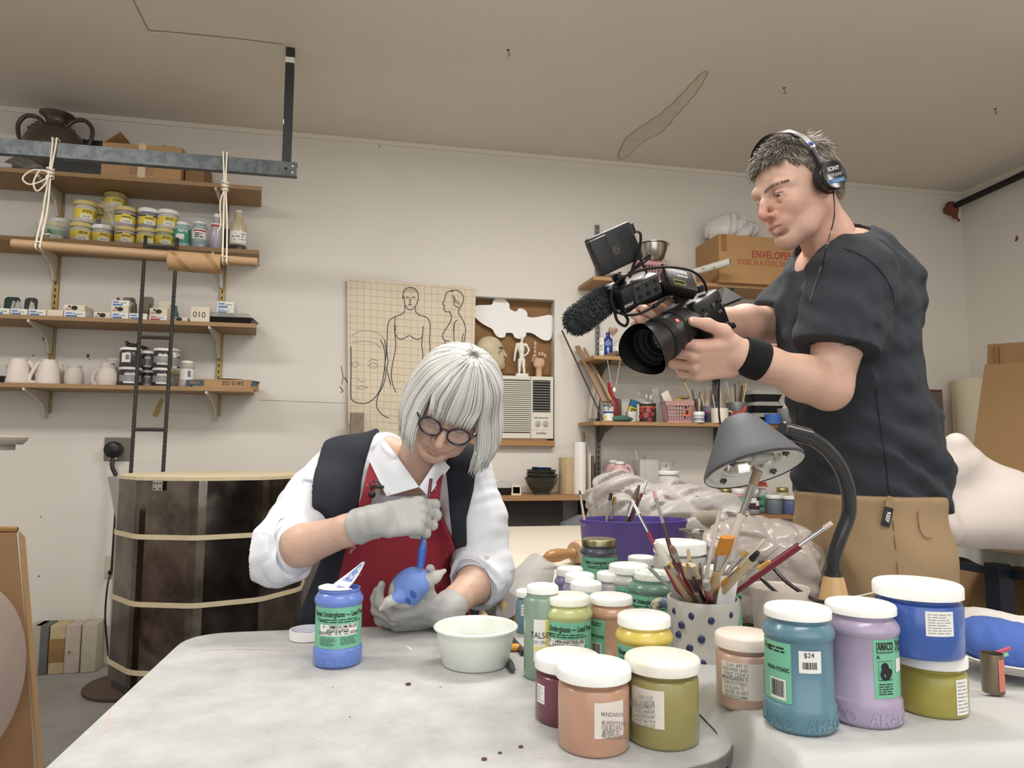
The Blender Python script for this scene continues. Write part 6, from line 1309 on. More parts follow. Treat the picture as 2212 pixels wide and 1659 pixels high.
mb=MB();P=[(p[0],p[1])for p in tp];mb.prism(P,TZ-.016,TZ-.002,None,0);c0=V((.1,1.2,0));P2=[tuple((V(p)*.997+c0*.003)[:2])for p in tp];mb.prism(P2,TZ-.002,TZ,None,1);mb.build('table_top',[m_canedge,m_canvas],t,0)
for x,y in((-.28,.95),(.27,.98),(.42,1.46),(-.28,1.5)):MB().b2((x-.02,y-.02,0),(x+.02,y+.02,TZ-.017),.003).build('leg',m_leg,t,0)
mb=MB();g=random.Random(12)
def stroke(pts,r,m):mb.tube([on_z(x,y,TZ+.0003)for x,y in pts],r,5,m,flat=(.12,1))
stroke([(432,1404),(520,1402),(640,1406)],.0012,0);stroke([(500,1396),(560,1394)],.001,0);stroke([(238,1535),(232,1560),(228,1580)],.0012,0);stroke([(878,1395),(890,1404)],.0016,1);stroke([(1150,1480),(1180,1478)],.001,1)
for i in range(26):
 q=on_z(g.uniform(450,1180),g.uniform(1400,1650),TZ+.0002);mb.m=g.choice((0,1,1,2));mb.lathe([(0,.0003),(g.uniform(.0008,.0022),.0002)],6,Matrix.Translation(q))
o=mb.build('paint_specks',[M('speck_rose',(200,168,164),.8),M('speck_white',(232,230,226),.8),M('speck_dark',(110,84,82),.8)],None,0);tag(o,'faint paint strokes and specks on the canvas table top','paint specks',None,'stuff')
for x,y,r,lab in((882,1480,.0035,'tiny brown clay crumb on the canvas between bowl and front edge'),(1125,1615,.0025,'tiny red brown crumb left of the peach jar'),(1046,1642,.0028,'tiny grey crumb near the front edge'),(1080,1628,.002,'tiny dark crumb near the front edge')):
 mb=MB(Matrix.Translation(on_z(x,y,TZ)));mb.ball((0,0,r*.6),(r*1.4,r,r*.6),u=8,w=6);one(mb,'clay_crumb',M('crumb',(96,66,56),.9),lab,'crumb','crumbs on the table')
A,B=on_z(1046,1138,TZ),on_z(1097,1268,TZ);d=(B-A)/(B.y-A.y);L0=A+d*(3.46-A.y);L1=A+d*(1.66-A.y);Rb=at(1705,1300,1.72)
m_cream=M('cream_table',(216,206,188),.6,var=.25,vs=4,col2=(200,188,170),stretch=(.4,3,3))
t=thing('work_table','cream topped table between the woman and the back wall','table',(.9,2.5,0));MW[t.name]=Matrix.Identity(4);t.location=(0,0,0)
tp=[(L0.x,L0.y),(L1.x,L1.y),(Rb.x,1.66),(Rb.x+.35,3.46)]
MB().prism(tp,TZ-.045,TZ).build('table_top',m_cream,t,0);MB().prism([(x*.96+.04*.8,y*.97+.03*2.5)for x,y in tp],TZ-.12,TZ-.046).build('apron',M('grey_apron',(140,134,124),.6),t,0)
for x,y in((L0.x+.1,3.35),(L1.x+.1,1.78),(Rb.x-.1,1.78),(Rb.x+.2,3.3)):MB().b2((x-.03,y-.03,0),(x+.03,y+.03,TZ-.12)).build('leg',m_leg,t,0)
RZ=.752;fe0,fe1=on_z(1725,1634,RZ),on_z(2230,1604,RZ)
def sm(a,b,x):x=min(max((x-a)/(b-a),0),1);return x*x*(3-2*x)
def drape(u,v):
 y=.56+.68*v;xl=.452+.10*(y-.72);x=xl+(1.44-xl)*u**1.2;yf=fe0.y+(fe1.y-fe0.y)*(x-fe0.x)/(fe1.x-fe0.x)
 w_=sm(xl-.004,xl+.028,x);f=sm(yf-.055,yf+.006,y);ripple=.0045*math.sin(31*x+9*y)+.003*math.sin(63*x-23*y)
 zb_=.67+.0375*sm(.88,.93,y);zt=zb_+(RZ-.016*sm(.84,.95,y)-zb_)*w_+ripple*.25*(1-.6*w_)*w_;zlow=.60+ripple*3
 return(x,y-(1-f)*.02+ripple*(1-f)*2,zlow+(zt-zlow)*f)
mb=MB();mb.grid(drape,90,70);o=one(mb,'plastic_cover',M('milky_cover',(190,190,188),.55,var=.4,vs=6,col2=(190,190,187),bump=.3,bs=40),'milky plastic and cloth cover spread under the right hand jars','cover',smooth=180)
t=thing('side_table','low table under the milky plastic cover at the lower right','table',(.95,1.0,0));MW[t.name]=Matrix.Identity(4);t.location=(0,0,0);MB().b2((.66,.74,.66),(1.40,1.16,.70)).build('top',m_leg,t,0)
for x,y in((.70,.78),(1.35,.78),(.70,1.12),(1.35,1.12)):MB().b2((x-.02,y-.02,0),(x+.02,y+.02,.66)).build('leg',m_leg,t,0)
q=on_z(1560,1659,.66);mb=MB(Matrix.Translation((q.x-.02,q.y-.02,0)));mb.lathe([(0,0),(.10,0),(.12,.66),(.125,.665),(.12,.67),(0,.672)],40);one(mb,'bucket',M('grey_bucket',(150,150,148),.5,var=.3,vs=12),'grey lidded bucket under the rounded front corner of the work table','bucket')
m_mintl=M('mint_green_label',(108,186,150),.45);m_wl=M('white_sticker',(226,226,222),.5)
TXT={}
def velvet(code=None,name=None,dx=0,foot=True,seed=1):
 """mint label lettered round the jar"""
 def fn(t,T,r,h):
  R=r-.0028;H_=lambda y:h*(.262+(y-.262)*1.2);mb=MB();patch(mb,T,R,-R*1.5+dx,R*1.5+dx,H_(.262),H_(.70),0)
  mb.text('Velvet Underglazes — Lead Free',.0125,T,off=(dx,H_(.605),.0008),wrap=R,sx=.62,bold=.022,m=2)
  mb.text('V Series',.0095,T,off=(dx-.0445,H_(.545),.0008),wrap=R,sx=.6,bold=.02,m=2,align='LEFT')
  fine(mb,T,dx-.027,dx+.045,H_(.535),H_(.585),2,2,R,.0008,.4,seed)
  if code:
   patch(mb,T,R,dx-.036,dx+.034,H_(.40),H_(.52),1,.0007)
   mb.text(code,.0075,T,off=(dx-.030,H_(.482),.0012),wrap=R,bold=.01,m=2,align='LEFT');mb.text(name,.0075,T,off=(dx+.0325,H_(.482),.0012),wrap=R,bold=.01,m=2,align='RIGHT');fine(mb,T,dx-.022,dx+.026,H_(.44),H_(.474),2,2,R,.0012,.5,seed+1)
   mb.text('LEADFREE  16 FL. OZ. (472ml)',.0075,T,off=(dx-.001,H_(.413),.0012),wrap=R,bold=.01,sx=.78,m=2);fine(mb,T,dx-.036,dx-.005,H_(.29),H_(.385),6,2,R,.0008,.35,seed+2);fine(mb,T,dx+.002,dx+.034,H_(.30),H_(.385),5,2,R,.0008,.35,seed+3)
  lbl(t,mb,[m_mintl,m_wl,m_ink])
  if foot:emboss(t,T,r,h)
 return fn
def emboss(t,T,r,h,dx=0,k=2):
 mb=MB()
 for i in range(k):mb.text('AMACO',h*.155,T,off=(dx+(i-(k-1)/2)*.075,h*.045,-.001),wrap=r,sx=.82,bold=.015,thick=.09)
 mb.build('embossed_lettering',t.children[0].data.materials[0],t,0,local=True)
def J(x0,x1,ytf,yb,label,col,kind='straight',zb=TZ,Z=None,br=1.0,lidp=.14,extra=None,turn=0,cap=None,name='paint_jar',group='paint jars on the work table',hh=None,seg=64,tilt=None):
 """jar from the columns of its lid, the front edge of its lid top and the front edge of its foot"""
 xm=(x0+x1)/2
 if Z is None:
  c=on_z(xm,yb,zb);Z=depth(c);rr=(x1-x0)/2*Z/FPX*br;dr=V((_fw.x,_fw.y,0)).normalized();c=c+dr*rr;Z=depth(c)
 else:p=at(xm,yb,Z);c=V((p.x,p.y,zb))
 lr=(x1-x0)/2*Z/FPX;r=lr*br;Zf=Z-r*.9
 h=hh or(yb-ytf)*Zf/FPX*1.0
 return pot(label,c,h,r,col,kind,lidh=h*lidp,lidr=lr,extra=extra,turn=turn,cap_mat=cap,name=name,group=group,seg=seg,tilt=tilt)
BLUE=(98,130,214)
c=on_z(719,1447,TZ)+V((.006,.04,0));r=52*depth(c)/FPX;h=.132
t=thing('paint_jar','open blue paint jar with a peeled white seal standing alone at the left','jar',c,group='paint jars on the work table');mbl=M('medium_blue_paint',BLUE,.35,coat=.3)
pr=pint_prof(r,h);pr=pr[:-1]+[(r*.83,h*.99),(r*.86,h*.975),(r*.87,h),(r*.8,h),(r*.79,h*.88),(0,h*.86)]
MB().lathe(pr,64).build('body',mbl,t,50,local=True);T=faceT((0,0,0),tocam(c,3))
velvet('V - 326','MEDIUM BLUE',0,False,5)(t,T,r,h);emboss(t,T,r,h,-.004,1)
MB().lathe([(0,h*.88),(r*.78,h*.885)],40).build('wet_paint',M('wet_blue',(28,76,196),.1,coat=.6),t,local=True)
mb=MB(Matrix.Translation((0,0,h+.001)));n=16;ph=2.2
mb.prism([(r*.86*math.cos(ph+PI*1.02*k/n),r*.86*math.sin(ph+PI*1.02*k/n))for k in range(n+1)],0,.0012);a_,b_=V((r*.86*math.cos(ph),r*.86*math.sin(ph),0)),V((r*.86*math.cos(ph+PI*1.02),r*.86*math.sin(ph+PI*1.02),0));m_=(a_+b_)/2
def flapf(u,v):w_=(1-v**1.5*.86);s_=v*.052;p=m_+(a_-m_)*(2*u-1)*.62*w_;return(p.x+s_*.55+.012*v,p.y-.0,.001+s_*.62+.01*v*v)
mb.grid(flapf,8,10);mb.grid(lambda u,v:V(flapf(1-u,v))+V((.0006,0,-.0008)),8,10);mb.m=1;mb.grid(lambda u,v:V(flapf(.15+.6*u,.25+.75*v))-V((.0006,0,-.0005)),6,8);mb.grid(lambda u,v:(-r*.1+.014*u,-r*.3+.02*v,.0018),2,2)
mb.build('seal',[M('seal_white',(222,226,232),.5),M('seal_paint',(84,120,205),.4,var=.6,vs=120,col2=(222,226,232),thr=(.45,.55))],t,60,local=True)
q=on_z(662,1388,TZ);mb=MB(Matrix.Translation(q+V((0.0,.03,0))));mb.lathe([(0,0),(.0335,0),(.036,.002),(.036,.019),(.0335,.019),(.0325,.004),(0,.003)],48);mb.m=1;mb.lathe([(0,.0035),(.031,.0045)],30);one(mb,'jar_lid',[m_lid,M('wet_blue',BLUE)],'upturned white jar lid smeared with blue paint behind the open blue jar','lid')
c=on_z(1021,1458,TZ)+V((.014,.062,0));k=depth(c)/FPX;R_=91*k;t=thing('plastic_bowl','white plastic bowl of water beside the tools in the middle of the table','bowl',c);H=.066
m_bw=M('greenish_white_plastic',(226,230,222),.3,var=.12,vs=10);MB().lathe([(0,0),(R_*.74,0),(R_*.79,.004),(R_*.93,H*.93),(R_*1.0,H*.96),(R_*1.005,H),(R_*.97,H*1.03),(R_*.90,H*.97),(R_*.77,.008),(0,.006)],72).build('body',m_bw,t,50,local=True)
MB().lathe([(0,H*.5),(R_*.83,H*.5)],48).build('water',M('cloudy_water',(206,214,208),.05,spec=.6),t,local=True)
W=(226,224,220)
def mayco(t,T,r,h):mb=MB();patch(mb,T,r,-r*.5,r*1.1,h*.23,h*.71,0);patch(mb,T,r,r*.12,r*1.1,h*.38,h*.71,1,.0007);patch(mb,T,r,-r*.5,r*1.1,h*.36,h*.40,1,.0007);mb.text('TALS®',.014,T,off=(-r*.16,h*.50,.0012),wrap=r,m=2,sx=.8);mb.text('EST. 1954',.006,T,off=(-r*.16,h*.44,.0012),wrap=r,m=2,sx=.8);fine(mb,T,r*.16,r*1.0,h*.42,h*.70,12,3,r,.0012,.25,3);fine(mb,T,r*.2,r*.9,h*.26,h*.35,5,2,r,.0012,.3,4);bars(mb,T,-r*.3,r*.05,h*.245,h*.285,2,r,.001);lbl(t,mb,[m_wl,M('soft_yellow_label',(228,216,110),.5),m_ink,M('olive_print',(120,110,50),.6)])
def side_mint(x0,x1,nt=True):
 def fn(t,T,r,h):
  R=r-.0028;H_=lambda y:h*(.262+(y-.262)*1.2);mb=MB();patch(mb,T,R,r*x0,r*x1,H_(.262),H_(.70),0);xc=r*(x1-.42)
  if nt:mb.text('NON-TOXIC',.0062,T,off=(xc,H_(.49),.001),wrap=R,bold=.03,m=2,sx=.9)
  patch(mb,T,R,xc-.011,xc+.011,H_(.28),H_(.43),1,.0007);bars(mb,T,xc-.009,xc+.009,H_(.30),H_(.42),2,R,.0011);fine(mb,T,xc-.014,xc+.012,H_(.62),H_(.67),2,2,R,.0008,.5);lbl(t,mb,[m_mintl,m_wl,m_ink]);emboss(t,T,r,h)
 return fn
def small_white(dx,n=5,w_=.5,y0=.35,y1=.8):
 def fn(t,T,r,h):mb=MB();patch(mb,T,r,dx*r-w_*r,dx*r+w_*r,h*y0,h*y1,0);fine(mb,T,dx*r-w_*r*.85,dx*r+w_*r*.85,h*(y0+.03),h*(y1-.03),n,1,r,.0009,.2,int(abs(dx)*50)+n);lbl(t,mb,[m_wl,m_greyc])
 return fn
J(1357,1415,1203,1260,'white lid of a pale jar behind the two velvet label jars',(206,196,192),'straight',Z=1.64,hh=.137)
def kk(t,T,r,h):
 mb=MB();patch(mb,T,r,-r*.45,r*.95,h*.1,h*.78,0)
 for s_,y,x in(('FKB shades',.70,.25),('cone',.62,.3),('06-10',.55,.4),('AS /12',.46,.2)):mb.text(s_,.0085,T,off=(r*x,h*y,.001),wrap=r,m=1,sx=.8)
 mb.text('CENTER',.007,T,off=(r*.5,h*.3,.001),wrap=r,m=1);lbl(t,mb,[m_wl,m_ink])
J(1413,1526,1166,1262,'large white lidded tub with a hand lettered label behind the brush cup',(196,194,190),'straight',Z=1.50,hh=.19,extra=kk,lidp=.13,name='plastic_tub')
J(1522,1598,1220,1300,'off white paint jar with a mint label behind the brushes',(222,212,206),'pint',Z=1.42,br=1.14,hh=.150,extra=velvet(dx=.0),lidp=.13)
m_goldl=M('brass_lid',(168,156,112),.3,.8,var=.3,vs=40)
J(1257,1332,1165,1262,'dark slate paint jar with a brass screw lid in front of the purple tub',(84,90,104),'pint',Z=1.83,br=1.10,hh=.152,extra=velvet(dx=.012,foot=False),cap=m_goldl,lidp=.11)
J(1202,1260,1228,1300,'rear periwinkle blue jar left of the white velvet label jar',(132,134,178),'pint',Z=1.56,br=1.16,hh=.123)
J(1220,1284,1240,1310,'front periwinkle grey jar left of the white velvet label jar',(152,152,184),'pint',Z=1.47,br=1.16,hh=.126)
J(1289,1345,1245,1300,'small jar with a white lid wedged behind the mint jar',(196,190,196),'straight',Z=1.50,hh=.124)
J(1316,1402,1222,1330,'cream white paint jar with a mint label in the middle of the group',(218,214,204),'pint',Z=1.50,br=1.08,hh=.140,extra=velvet(dx=-.014,foot=False),lidp=.12)
J(1232,1300,1258,1340,'mint green paint jar with a clean white lid',(162,202,188),'pint',Z=1.42,br=1.20,hh=.118)
def darkteal(t,T,r,h):velvet('D - 341','DARK',-.004,False,4)(t,T,r,h)
J(1369,1450,1235,1345,'dark sea green paint jar with a paint splashed lid behind the yellow jar',(98,142,124),'pint',Z=1.40,br=1.28,hh=.143,extra=velvet(dx=-.002,foot=False),cap=M('green_splashed_lid',(220,224,214),.45,var=.9,vs=35,col2=(130,172,140),thr=(.5,.6)),lidp=.12)
J(1114,1160,1280,1371,'steel blue jar with a white lid at the left end of the jar group',(112,148,170),'straight',br=1.0,lidp=.16,extra=small_white(-.2,3,.3,.5,.8))
J(1138,1208,1275,1474,'tall sage green bottle with a white and yellow label',(136,164,142),'straight',br=1.15,lidp=.085,extra=mayco,turn=2)
J(1281,1375,1300,1466,'orange peach paint jar with a mint side label behind the yellow jar',(206,158,124),'pint',br=1.1,lidp=.10,extra=side_mint(-1.5,-.25),cap=None)
ch=M('chartreuse_splash_lid',(232,232,218),.4,var=.8,vs=28,col2=(214,214,130),thr=(.55,.68))
J(1182,1279,1300,1482,'chartreuse green paint jar with a splashed lid and a lettered mint label',(196,204,128),'pint',br=1.12,lidp=.10,extra=velvet('V - 343','CHARTREUSE',-.004,True,6),cap=ch)
J(1347,1462,1346,1560,'yellow paint jar with a mint label left of the spotted cup',(226,200,82),'pint',br=1.08,lidp=.11,extra=velvet('V - 308','YELLOW',.004,True,7))
J(1160,1302,1437,1576,'maroon paint jar at the left front of the group, partly hidden by the peach jar',(122,62,76),'straight',br=.98,lidp=.20,extra=small_white(-.95,6,.2,.38,.72),cap=None)
def centre(dx,w_,y0,y1,lines,sz=.008,turn=0,dirt=(210,190,182)):
 def fn(t,T,r,h):
  mb=MB();T=T@Matrix.Rotation(-.0,4,'Z');patch(mb,T,r,dx-w_,dx+w_,h*y0,h*y1,0);n=len(lines)
  for i,ln in enumerate(lines):
   if ln:mb.text(ln,sz*(1.25 if i==3 else 1),T@TR((dx,h*(y1-(y1-y0)*(i+.85)/n),.001)),wrap=r,m=1,sx=.8,bold=.015 if i==3 else .004,fit=w_*1.85)
  lbl(t,mb,[M('soiled_label_%d'%dirt[0],(222,214,204),.6,var=.5,vs=40,col2=dirt),M('faded_ink',(96,92,94),.7)])
 return fn
jo=J(1367,1530,1444,1625,'olive yellow paint jar with a torn label at the front right of the work table',(158,148,84),'straight',br=.94,lidp=.15,extra=centre(-.022,.024,.30,.80,['','378-1112','BOISE, ID 83714-4605','SUPPLIES*EQUIPMENT*STUDIO','FKB SHADES','UNDERGLAZE','CONE 06-10 #20','VIVID YELLOW'],.0062,dirt=(196,192,176)),cap=M('grimy_lid',(226,222,210),.45,var=.7,vs=18,col2=(196,190,172),thr=(.45,.7)))
ld=jo.children[1];hz_=max(v.co.z for v in ld.data.vertices);mb=MB();mb.text('#20',.012,Matrix.Translation((.015,.014,hz_+.0004))@Matrix.Rotation(-.25,4,'Z'));mb.build('scribble',M('navy_print',(40,46,100),.5),ld,0,local=True);MW[ld.name]=MW[jo.name]
J(1209,1373,1462,1640,'large peach paint jar with a rubbed label nearest the camera',(202,152,122),'straight',br=.935,lidp=.155,extra=centre(.022,.021,.28,.76,['','','MANDARIN','','THE POTTERS','110 ELLEN','BOISE ID','SUPPLIES*EQUIP'],.0072))
GR='paint jars on the plastic cover'
J(1568,1692,1386,1541,'pale peach jar with a mandarin orange label right of the spotted cup',(206,168,146),'straight',zb=.737,br=.97,lidp=.185,extra=centre(-.004,.03,.20,.78,['CLAY ART CENTER','LEAD-FREE UNDERGLAZE','PAINT CONE 06-6 #22','MANDARIN ORANGE',"THE POTTER'S CENTER",'110 ELLEN ST.  378-1112','BOISE, ID 83714-4605','SUPPLIES*EQUIPMENT*STUDIO'],.0062,dirt=(206,200,178)),cap=M('peachy_lid',(228,216,204),.45,var=.5,vs=16,col2=(222,190,166)),group=GR)
def tealx(t,T,r,h):
 side_mint(-1.5,-.2)(t,T,r,h);R=r-.0028;H_=lambda y:h*(.262+(y-.262)*1.2);mb=MB();mb.text('Free',.011,T,off=(-r*.98,H_(.63),.001),wrap=R,bold=.02,m=2,sx=.7);lbl(t,mb,[m_wl,m_mintl,m_ink],'lettering');mb=MB();patch(mb,T,R,r*.0,r*.62,H_(.50),H_(.66),0);mb.text('$24',.008,T,off=(r*.13,H_(.615),.001),wrap=R,m=2,align='LEFT');bars(mb,T,r*.1,r*.48,H_(.53),H_(.58),2,R,.0008)
 lbl(t,mb,[m_wl,m_mintl,m_ink],'price_sticker')
J(1690,1829,1332,1594,'steel teal paint jar with a price sticker and embossed foot on the plastic cover',(92,138,158),'pint',zb=RZ,br=1.075,lidp=.085,extra=tealx,group=GR)
def lavx(t,T,r,h):
 R=r-.0028;H_=lambda y:h*(.262+(y-.262)*1.2);mb=MB();patch(mb,T,R,r*.28,r*1.5,H_(.275),H_(.71),0)
 mb.text('AMACO',.0125,T,off=(r*.62,H_(.633),.001),wrap=R,bold=.03,m=2,sx=.72,space=1.05,fit=r*.46)
 for y0,y1,x0,x1 in((.612,.618,.36,.88),(.682,.688,.36,.88),(.612,.688,.36,.375),(.612,.688,.865,.88)):patch(mb,T,R,r*x0,r*x1,H_(y0),H_(y1),2,.0009)
 mb.text('Velvet',.012,T,off=(r*.97,H_(.65),.001),wrap=R,bold=.02,m=2,sx=.7,align='LEFT');mb.text('V Series',.009,T,off=(r*.97,H_(.61),.001),wrap=R,bold=.02,m=2,sx=.7,align='LEFT');mb.text('A',.006,T,off=(r*.40,H_(.57),.001),wrap=R,bold=.03,m=2)
 for y0,y1,x0,x1 in((.41,.415,.4,.82),(.55,.553,.4,.82),(.41,.55,.4,.407),(.41,.55,.813,.82)):patch(mb,T,R,r*x0,r*x1,H_(y0),H_(y1),2,.0009)
 def blob(x,y,s,m):mb.lathe([(0,.0012),(s,.0011)],14,T@Matrix.Rotation(x*r/R,4,'Y')@TR((0,H_(y),R)),m)
 blob(.60,.455,.0075,2);blob(.58,.51,.005,2);blob(.69,.47,.005,2);blob(.63,.45,.0035,0)
 fine(mb,T,r*.4,r*.86,H_(.30),H_(.39),5,2,R,.0009,.4);patch(mb,T,R,r*.98,r*1.3,H_(.46),H_(.56),1,.0009);lbl(t,mb,[m_mintl,m_wl,m_ink]);emboss(t,T,r,h)
J(1833,1976,1323,1579,'lavender paint jar with a mint brand label on the plastic cover',(176,160,190),'pint',zb=RZ,br=1.07,lidp=.085,extra=lavx,group=GR)
ja=J(1982,2126,1428,1556,'mustard green jar supporting the cobalt blue jar at the right',(166,156,62),'straight',zb=RZ,br=.98,lidp=.21,extra=small_white(.95,9,.25,.1,.8),group=GR)
hb=max(v.co.z for c_ in ja.children for v in c_.data.vertices);pb=V(ja.location);k=mpp(pb)
pot('cobalt blue paint jar with a white lid stacked on the mustard green jar',pb+V((-.018,-.004,hb+.0005)),150*k*.98,86*k,(62,100,190),'straight',lidh=28*k,lidr=88*k,extra=small_white(.48,8,.33,.42,.82),name='paint_jar',group=GR,seg=64,rough=.18)
Zp=2.12;pc=at(1368,1180,Zp);pc.z=TZ;k=Zp/FPX;t=thing('plastic_tub','purple oval plastic tub with brushes behind the jar group','tub',pc);Rp=117*k;H=.14
zt_=at(1368,1122,Zp).z-TZ;MB(TR((0,0,0),(0,0,-.15))).lathe([(0,0),(Rp*.86,0),(Rp*.9,.006),(Rp*.985,zt_-.012),(Rp,zt_-.01),(Rp*1.005,zt_),(Rp*.985,zt_+.001),(Rp*.965,zt_-.01),(Rp*.87,.01),(0,.008)],64,sy=.62).build('body',M('purple_plastic',(82,62,150),.4,var=.25,vs=14,col2=(98,80,166)),t,50,local=True)
a,b=on_z(1252,1192,TZ+.04),on_z(1180,1203,TZ+.04);ax=(b-a).normalized();t=thing('rolling_pin','wooden rolling pin with a turned handle on the cream table','rolling pin',a-V((0,0,.04)));m_rp2=M('pale_rolling_wood',(196,164,130),.6,var=.3,vs=16);T=Matrix.Translation(a-ax*.22)@basis(ax)
MB(T).lathe([(0,0),(.036,0),(.040,.004),(.040,.232),(.034,.246),(0,.247)],32).build('roller',m_rp2,t)
MB(T).lathe([(.011,.246),(.017,.258),(.012,.270),(.017,.295),(.021,.325),(.021,.355),(.015,.378),(.007,.384),(.007,.394),(0,.395)],24).build('handle',M('turned_handle',(172,120,66),.4,coat=.3),t)
c=at(1512,1146,1.95);mb=MB(Matrix.Translation(V((c.x,c.y,TZ))))
mb.lathe([(0,.0),(.05,0),(.062,c.z-TZ-.002),(.068,c.z-TZ),(.06,c.z-TZ-.004),(.05,.05),(0,.05)],26,sx=.8);one(mb,'foil_tray',M('foil',(190,186,180),.25,.9,bump=.8,bs=60),'crinkled foil tray behind the lettered white tub','foil tray')
c=at(1684,1300,1.27);c.z=TZ;k=depth(c)/FPX;t=thing('plastic_tub','translucent off white plastic tub between brushes and lamp base','tub',c);R_=62*k;H=at(1684,1272,1.27).z-TZ;MB().lathe([(0,0),(R_*.8,0),(R_*.95,H*.95),(R_*1.02,H),(R_*1.02,H+.004),(R_*.94,H),(R_*.79,.004),(0,.003)],48).build('body',M('translucent_tub',(222,210,198),.3,alpha=.9),t,50,local=True)
c=on_z(1640,1405,TZ+.001);one(MB(Matrix.Translation(c+V((.03,.06,0)))).lathe([(0,0),(.085,0),(.10,.01),(.102,.012),(.08,.006),(0,.004)],40),'saucer',M('dusty_white',(212,206,196),.6),'dusty white plate behind the peach jar and the spotted cup','plate')
m_drape=M('milky_plastic_sheet',(182,176,170),.35,bump=1,bs=38,alpha=.7,var=.3,vs=9,col2=(186,182,178))
def lump(name,label,cat,zc,ells,mat,h=.008,amp=.02,fr=20,seed=2,zmin=TZ+.001):
 P_=[(at(x,y,Z),r)for x,y,Z,r in ells];lo=[min(p[i]-r[i]for p,r in P_)-.04 for i in range(3)];hi=[max(p[i]+r[i]for p,r in P_)+.04 for i in range(3)];lo[2]=max(lo[2],zmin-.012);vol=Vol(lo,hi,h)
 for i,(p,r)in enumerate(P_):vol.ell(p,r,k=0 if i==0 else .05)
 X,Y,Z=vol.XYZ();g=np.random.RandomState(seed);f=9
 for i in range(4):k_=g.normal(size=3)*fr;j=g.normal(size=3)*fr*.5;f=np.minimum(f,np.abs(np.sin(X*k_[0]+Y*k_[1]+Z*k_[2]+1.5*np.sin(X*j[0]+Y*j[1]+Z*j[2]))))
 vol.d=vol.d+(.3-f)*amp;vol.d=np.maximum(vol.d,zmin-Z).astype(np.float32);c_=V((P_[0][0].x,P_[0][0].y,zmin));v,q_=vol.mesh();o=sdf_obj([(v-np.array(c_),q_)],name,mat,it=1);o.location=c_;MW[o.name]=Matrix.Translation(c_);return tag(o,label,cat)
lump('draped_clay','heap draped in milky plastic sheet behind the purple tub','covered clay',0,[(1440,1105,2.45,(.20,.14,.10)),(1340,1090,2.5,(.12,.12,.12)),(1540,1120,2.4,(.12,.12,.09)),(1450,1160,2.45,(.25,.18,.10))],m_drape,.007,.034,17)
a=at(1478,1128,2.34);b=at(1540,1120,2.32);mb=MB();mb.tube([V((a.x-.1,a.y,a.z)),a,b,V((b.x+.06,b.y,b.z-.01))],[.03,.038,.036,.02],14,sub=4);one(mb,'clay_coil',M('grey_clay',(150,138,122),.85,var=.5,vs=20,bump=.3),'brown grey clay coil under the plastic sheet','clay')
lump('clay_bag','large clear bag of wrapped pale clay in front of the standing man','clay bag',0,[(1640,1215,1.53,(.112,.065,.095)),(1590,1200,1.53,(.08,.065,.07)),(1700,1230,1.52,(.06,.06,.095)),(1650,1290,1.53,(.12,.07,.055))],M('bagged_clay',(176,164,156),.25,var=.35,vs=10,col2=(170,160,152),bump=.6,bs=35,coat=.4),.006,.016,26,5)
def clearsheet(u,v):a_=.4+u*2.4;return V((at(1725,1200,1.56).x+.055*math.cos(a_)+.01*math.sin(9*v),at(1725,1200,1.56).y+.06*math.sin(a_)-.03,TZ+.004+.165*v+.012*math.sin(7*u)*v))
mb=MB();mb.grid(clearsheet,20,12);one(mb,'bag_neck',m_film,'loose clear neck of the clay bag at its right side','plastic film',smooth=180)
def hangf(u,v):x=1088+112*u-18*v;y=1232+95*v-28*math.sin(u*2.2)*(1-v);return at(x,y+10*math.sin(u*8),1.62+.03*math.sin(5*u+3*v))
mb=MB();mb.grid(hangf,24,14);one(mb,'plastic_sheet',M('frosted_sheet',(196,194,196),.35,alpha=.72,bump=.4,bs=16),'frosted plastic sheet hanging at the table corner right of the woman','plastic sheet',smooth=180)
m_cork=M('cork',(196,168,134),.8,var=.5,vs=90);m_blk2=M('black_lacquer',(28,28,30),.3,coat=.4);m_needle=M('needle_steel',(90,90,92),.3,.8)
a,b=on_z(1056,1352,TZ+.010),on_z(1042,1326,TZ+.012);e=a+(a-b)*1.2
rod('needle_tool','cork handled needle tool behind the water bowl','tool',(b,e),[('handle',0,.46,.0095,.010,m_cork,None),('ferrule',.46,.52,.007,.006,m_fer,None),('needle',.52,1,.0012,.0006,m_needle,None)])
a,b=on_z(1076,1345,TZ+.004),on_z(1132,1410,TZ+.006);rod('paint_brush','black handled brush lying right of the water bowl','brush',(a,b),[('bristles',0,.2,.003,.005,m_blk2,(1,.5)),('ferrule',.2,.42,.0045,.0045,m_fer,None),('handle',.42,1,.0045,.006,m_blk2,None)])
a,b=on_z(1086,1405,TZ+.004),on_z(1108,1448,TZ+.006);rod('ribbon_tool','grey flat ribbon tool beside the bowl','tool',(a,b),[('handle',0,.6,.005,.007,M('grey_handle',(96,98,98),.5),(.5,1)),('blade',.6,1,.008,.005,m_needle,(.3,1))])
a,b=on_z(1060,1345,TZ+.003),on_z(1074,1362,TZ+.003);rod('wire_tool','thin wire tool between cork handle and black brush','tool',(a,b),[('wire',0,1,.0015,.0018,m_needle,None)])
c=on_z(1116,1410,TZ);crumple('orange_sponge',c+V((0,.012,.0)),(.017,.010,.012),M('orange_sponge',(222,150,62),.9,bump=.5,bs=150),'small orange sponge scrap between the bowl and the sage bottle','sponge',51,.12,.0022,fr=60)
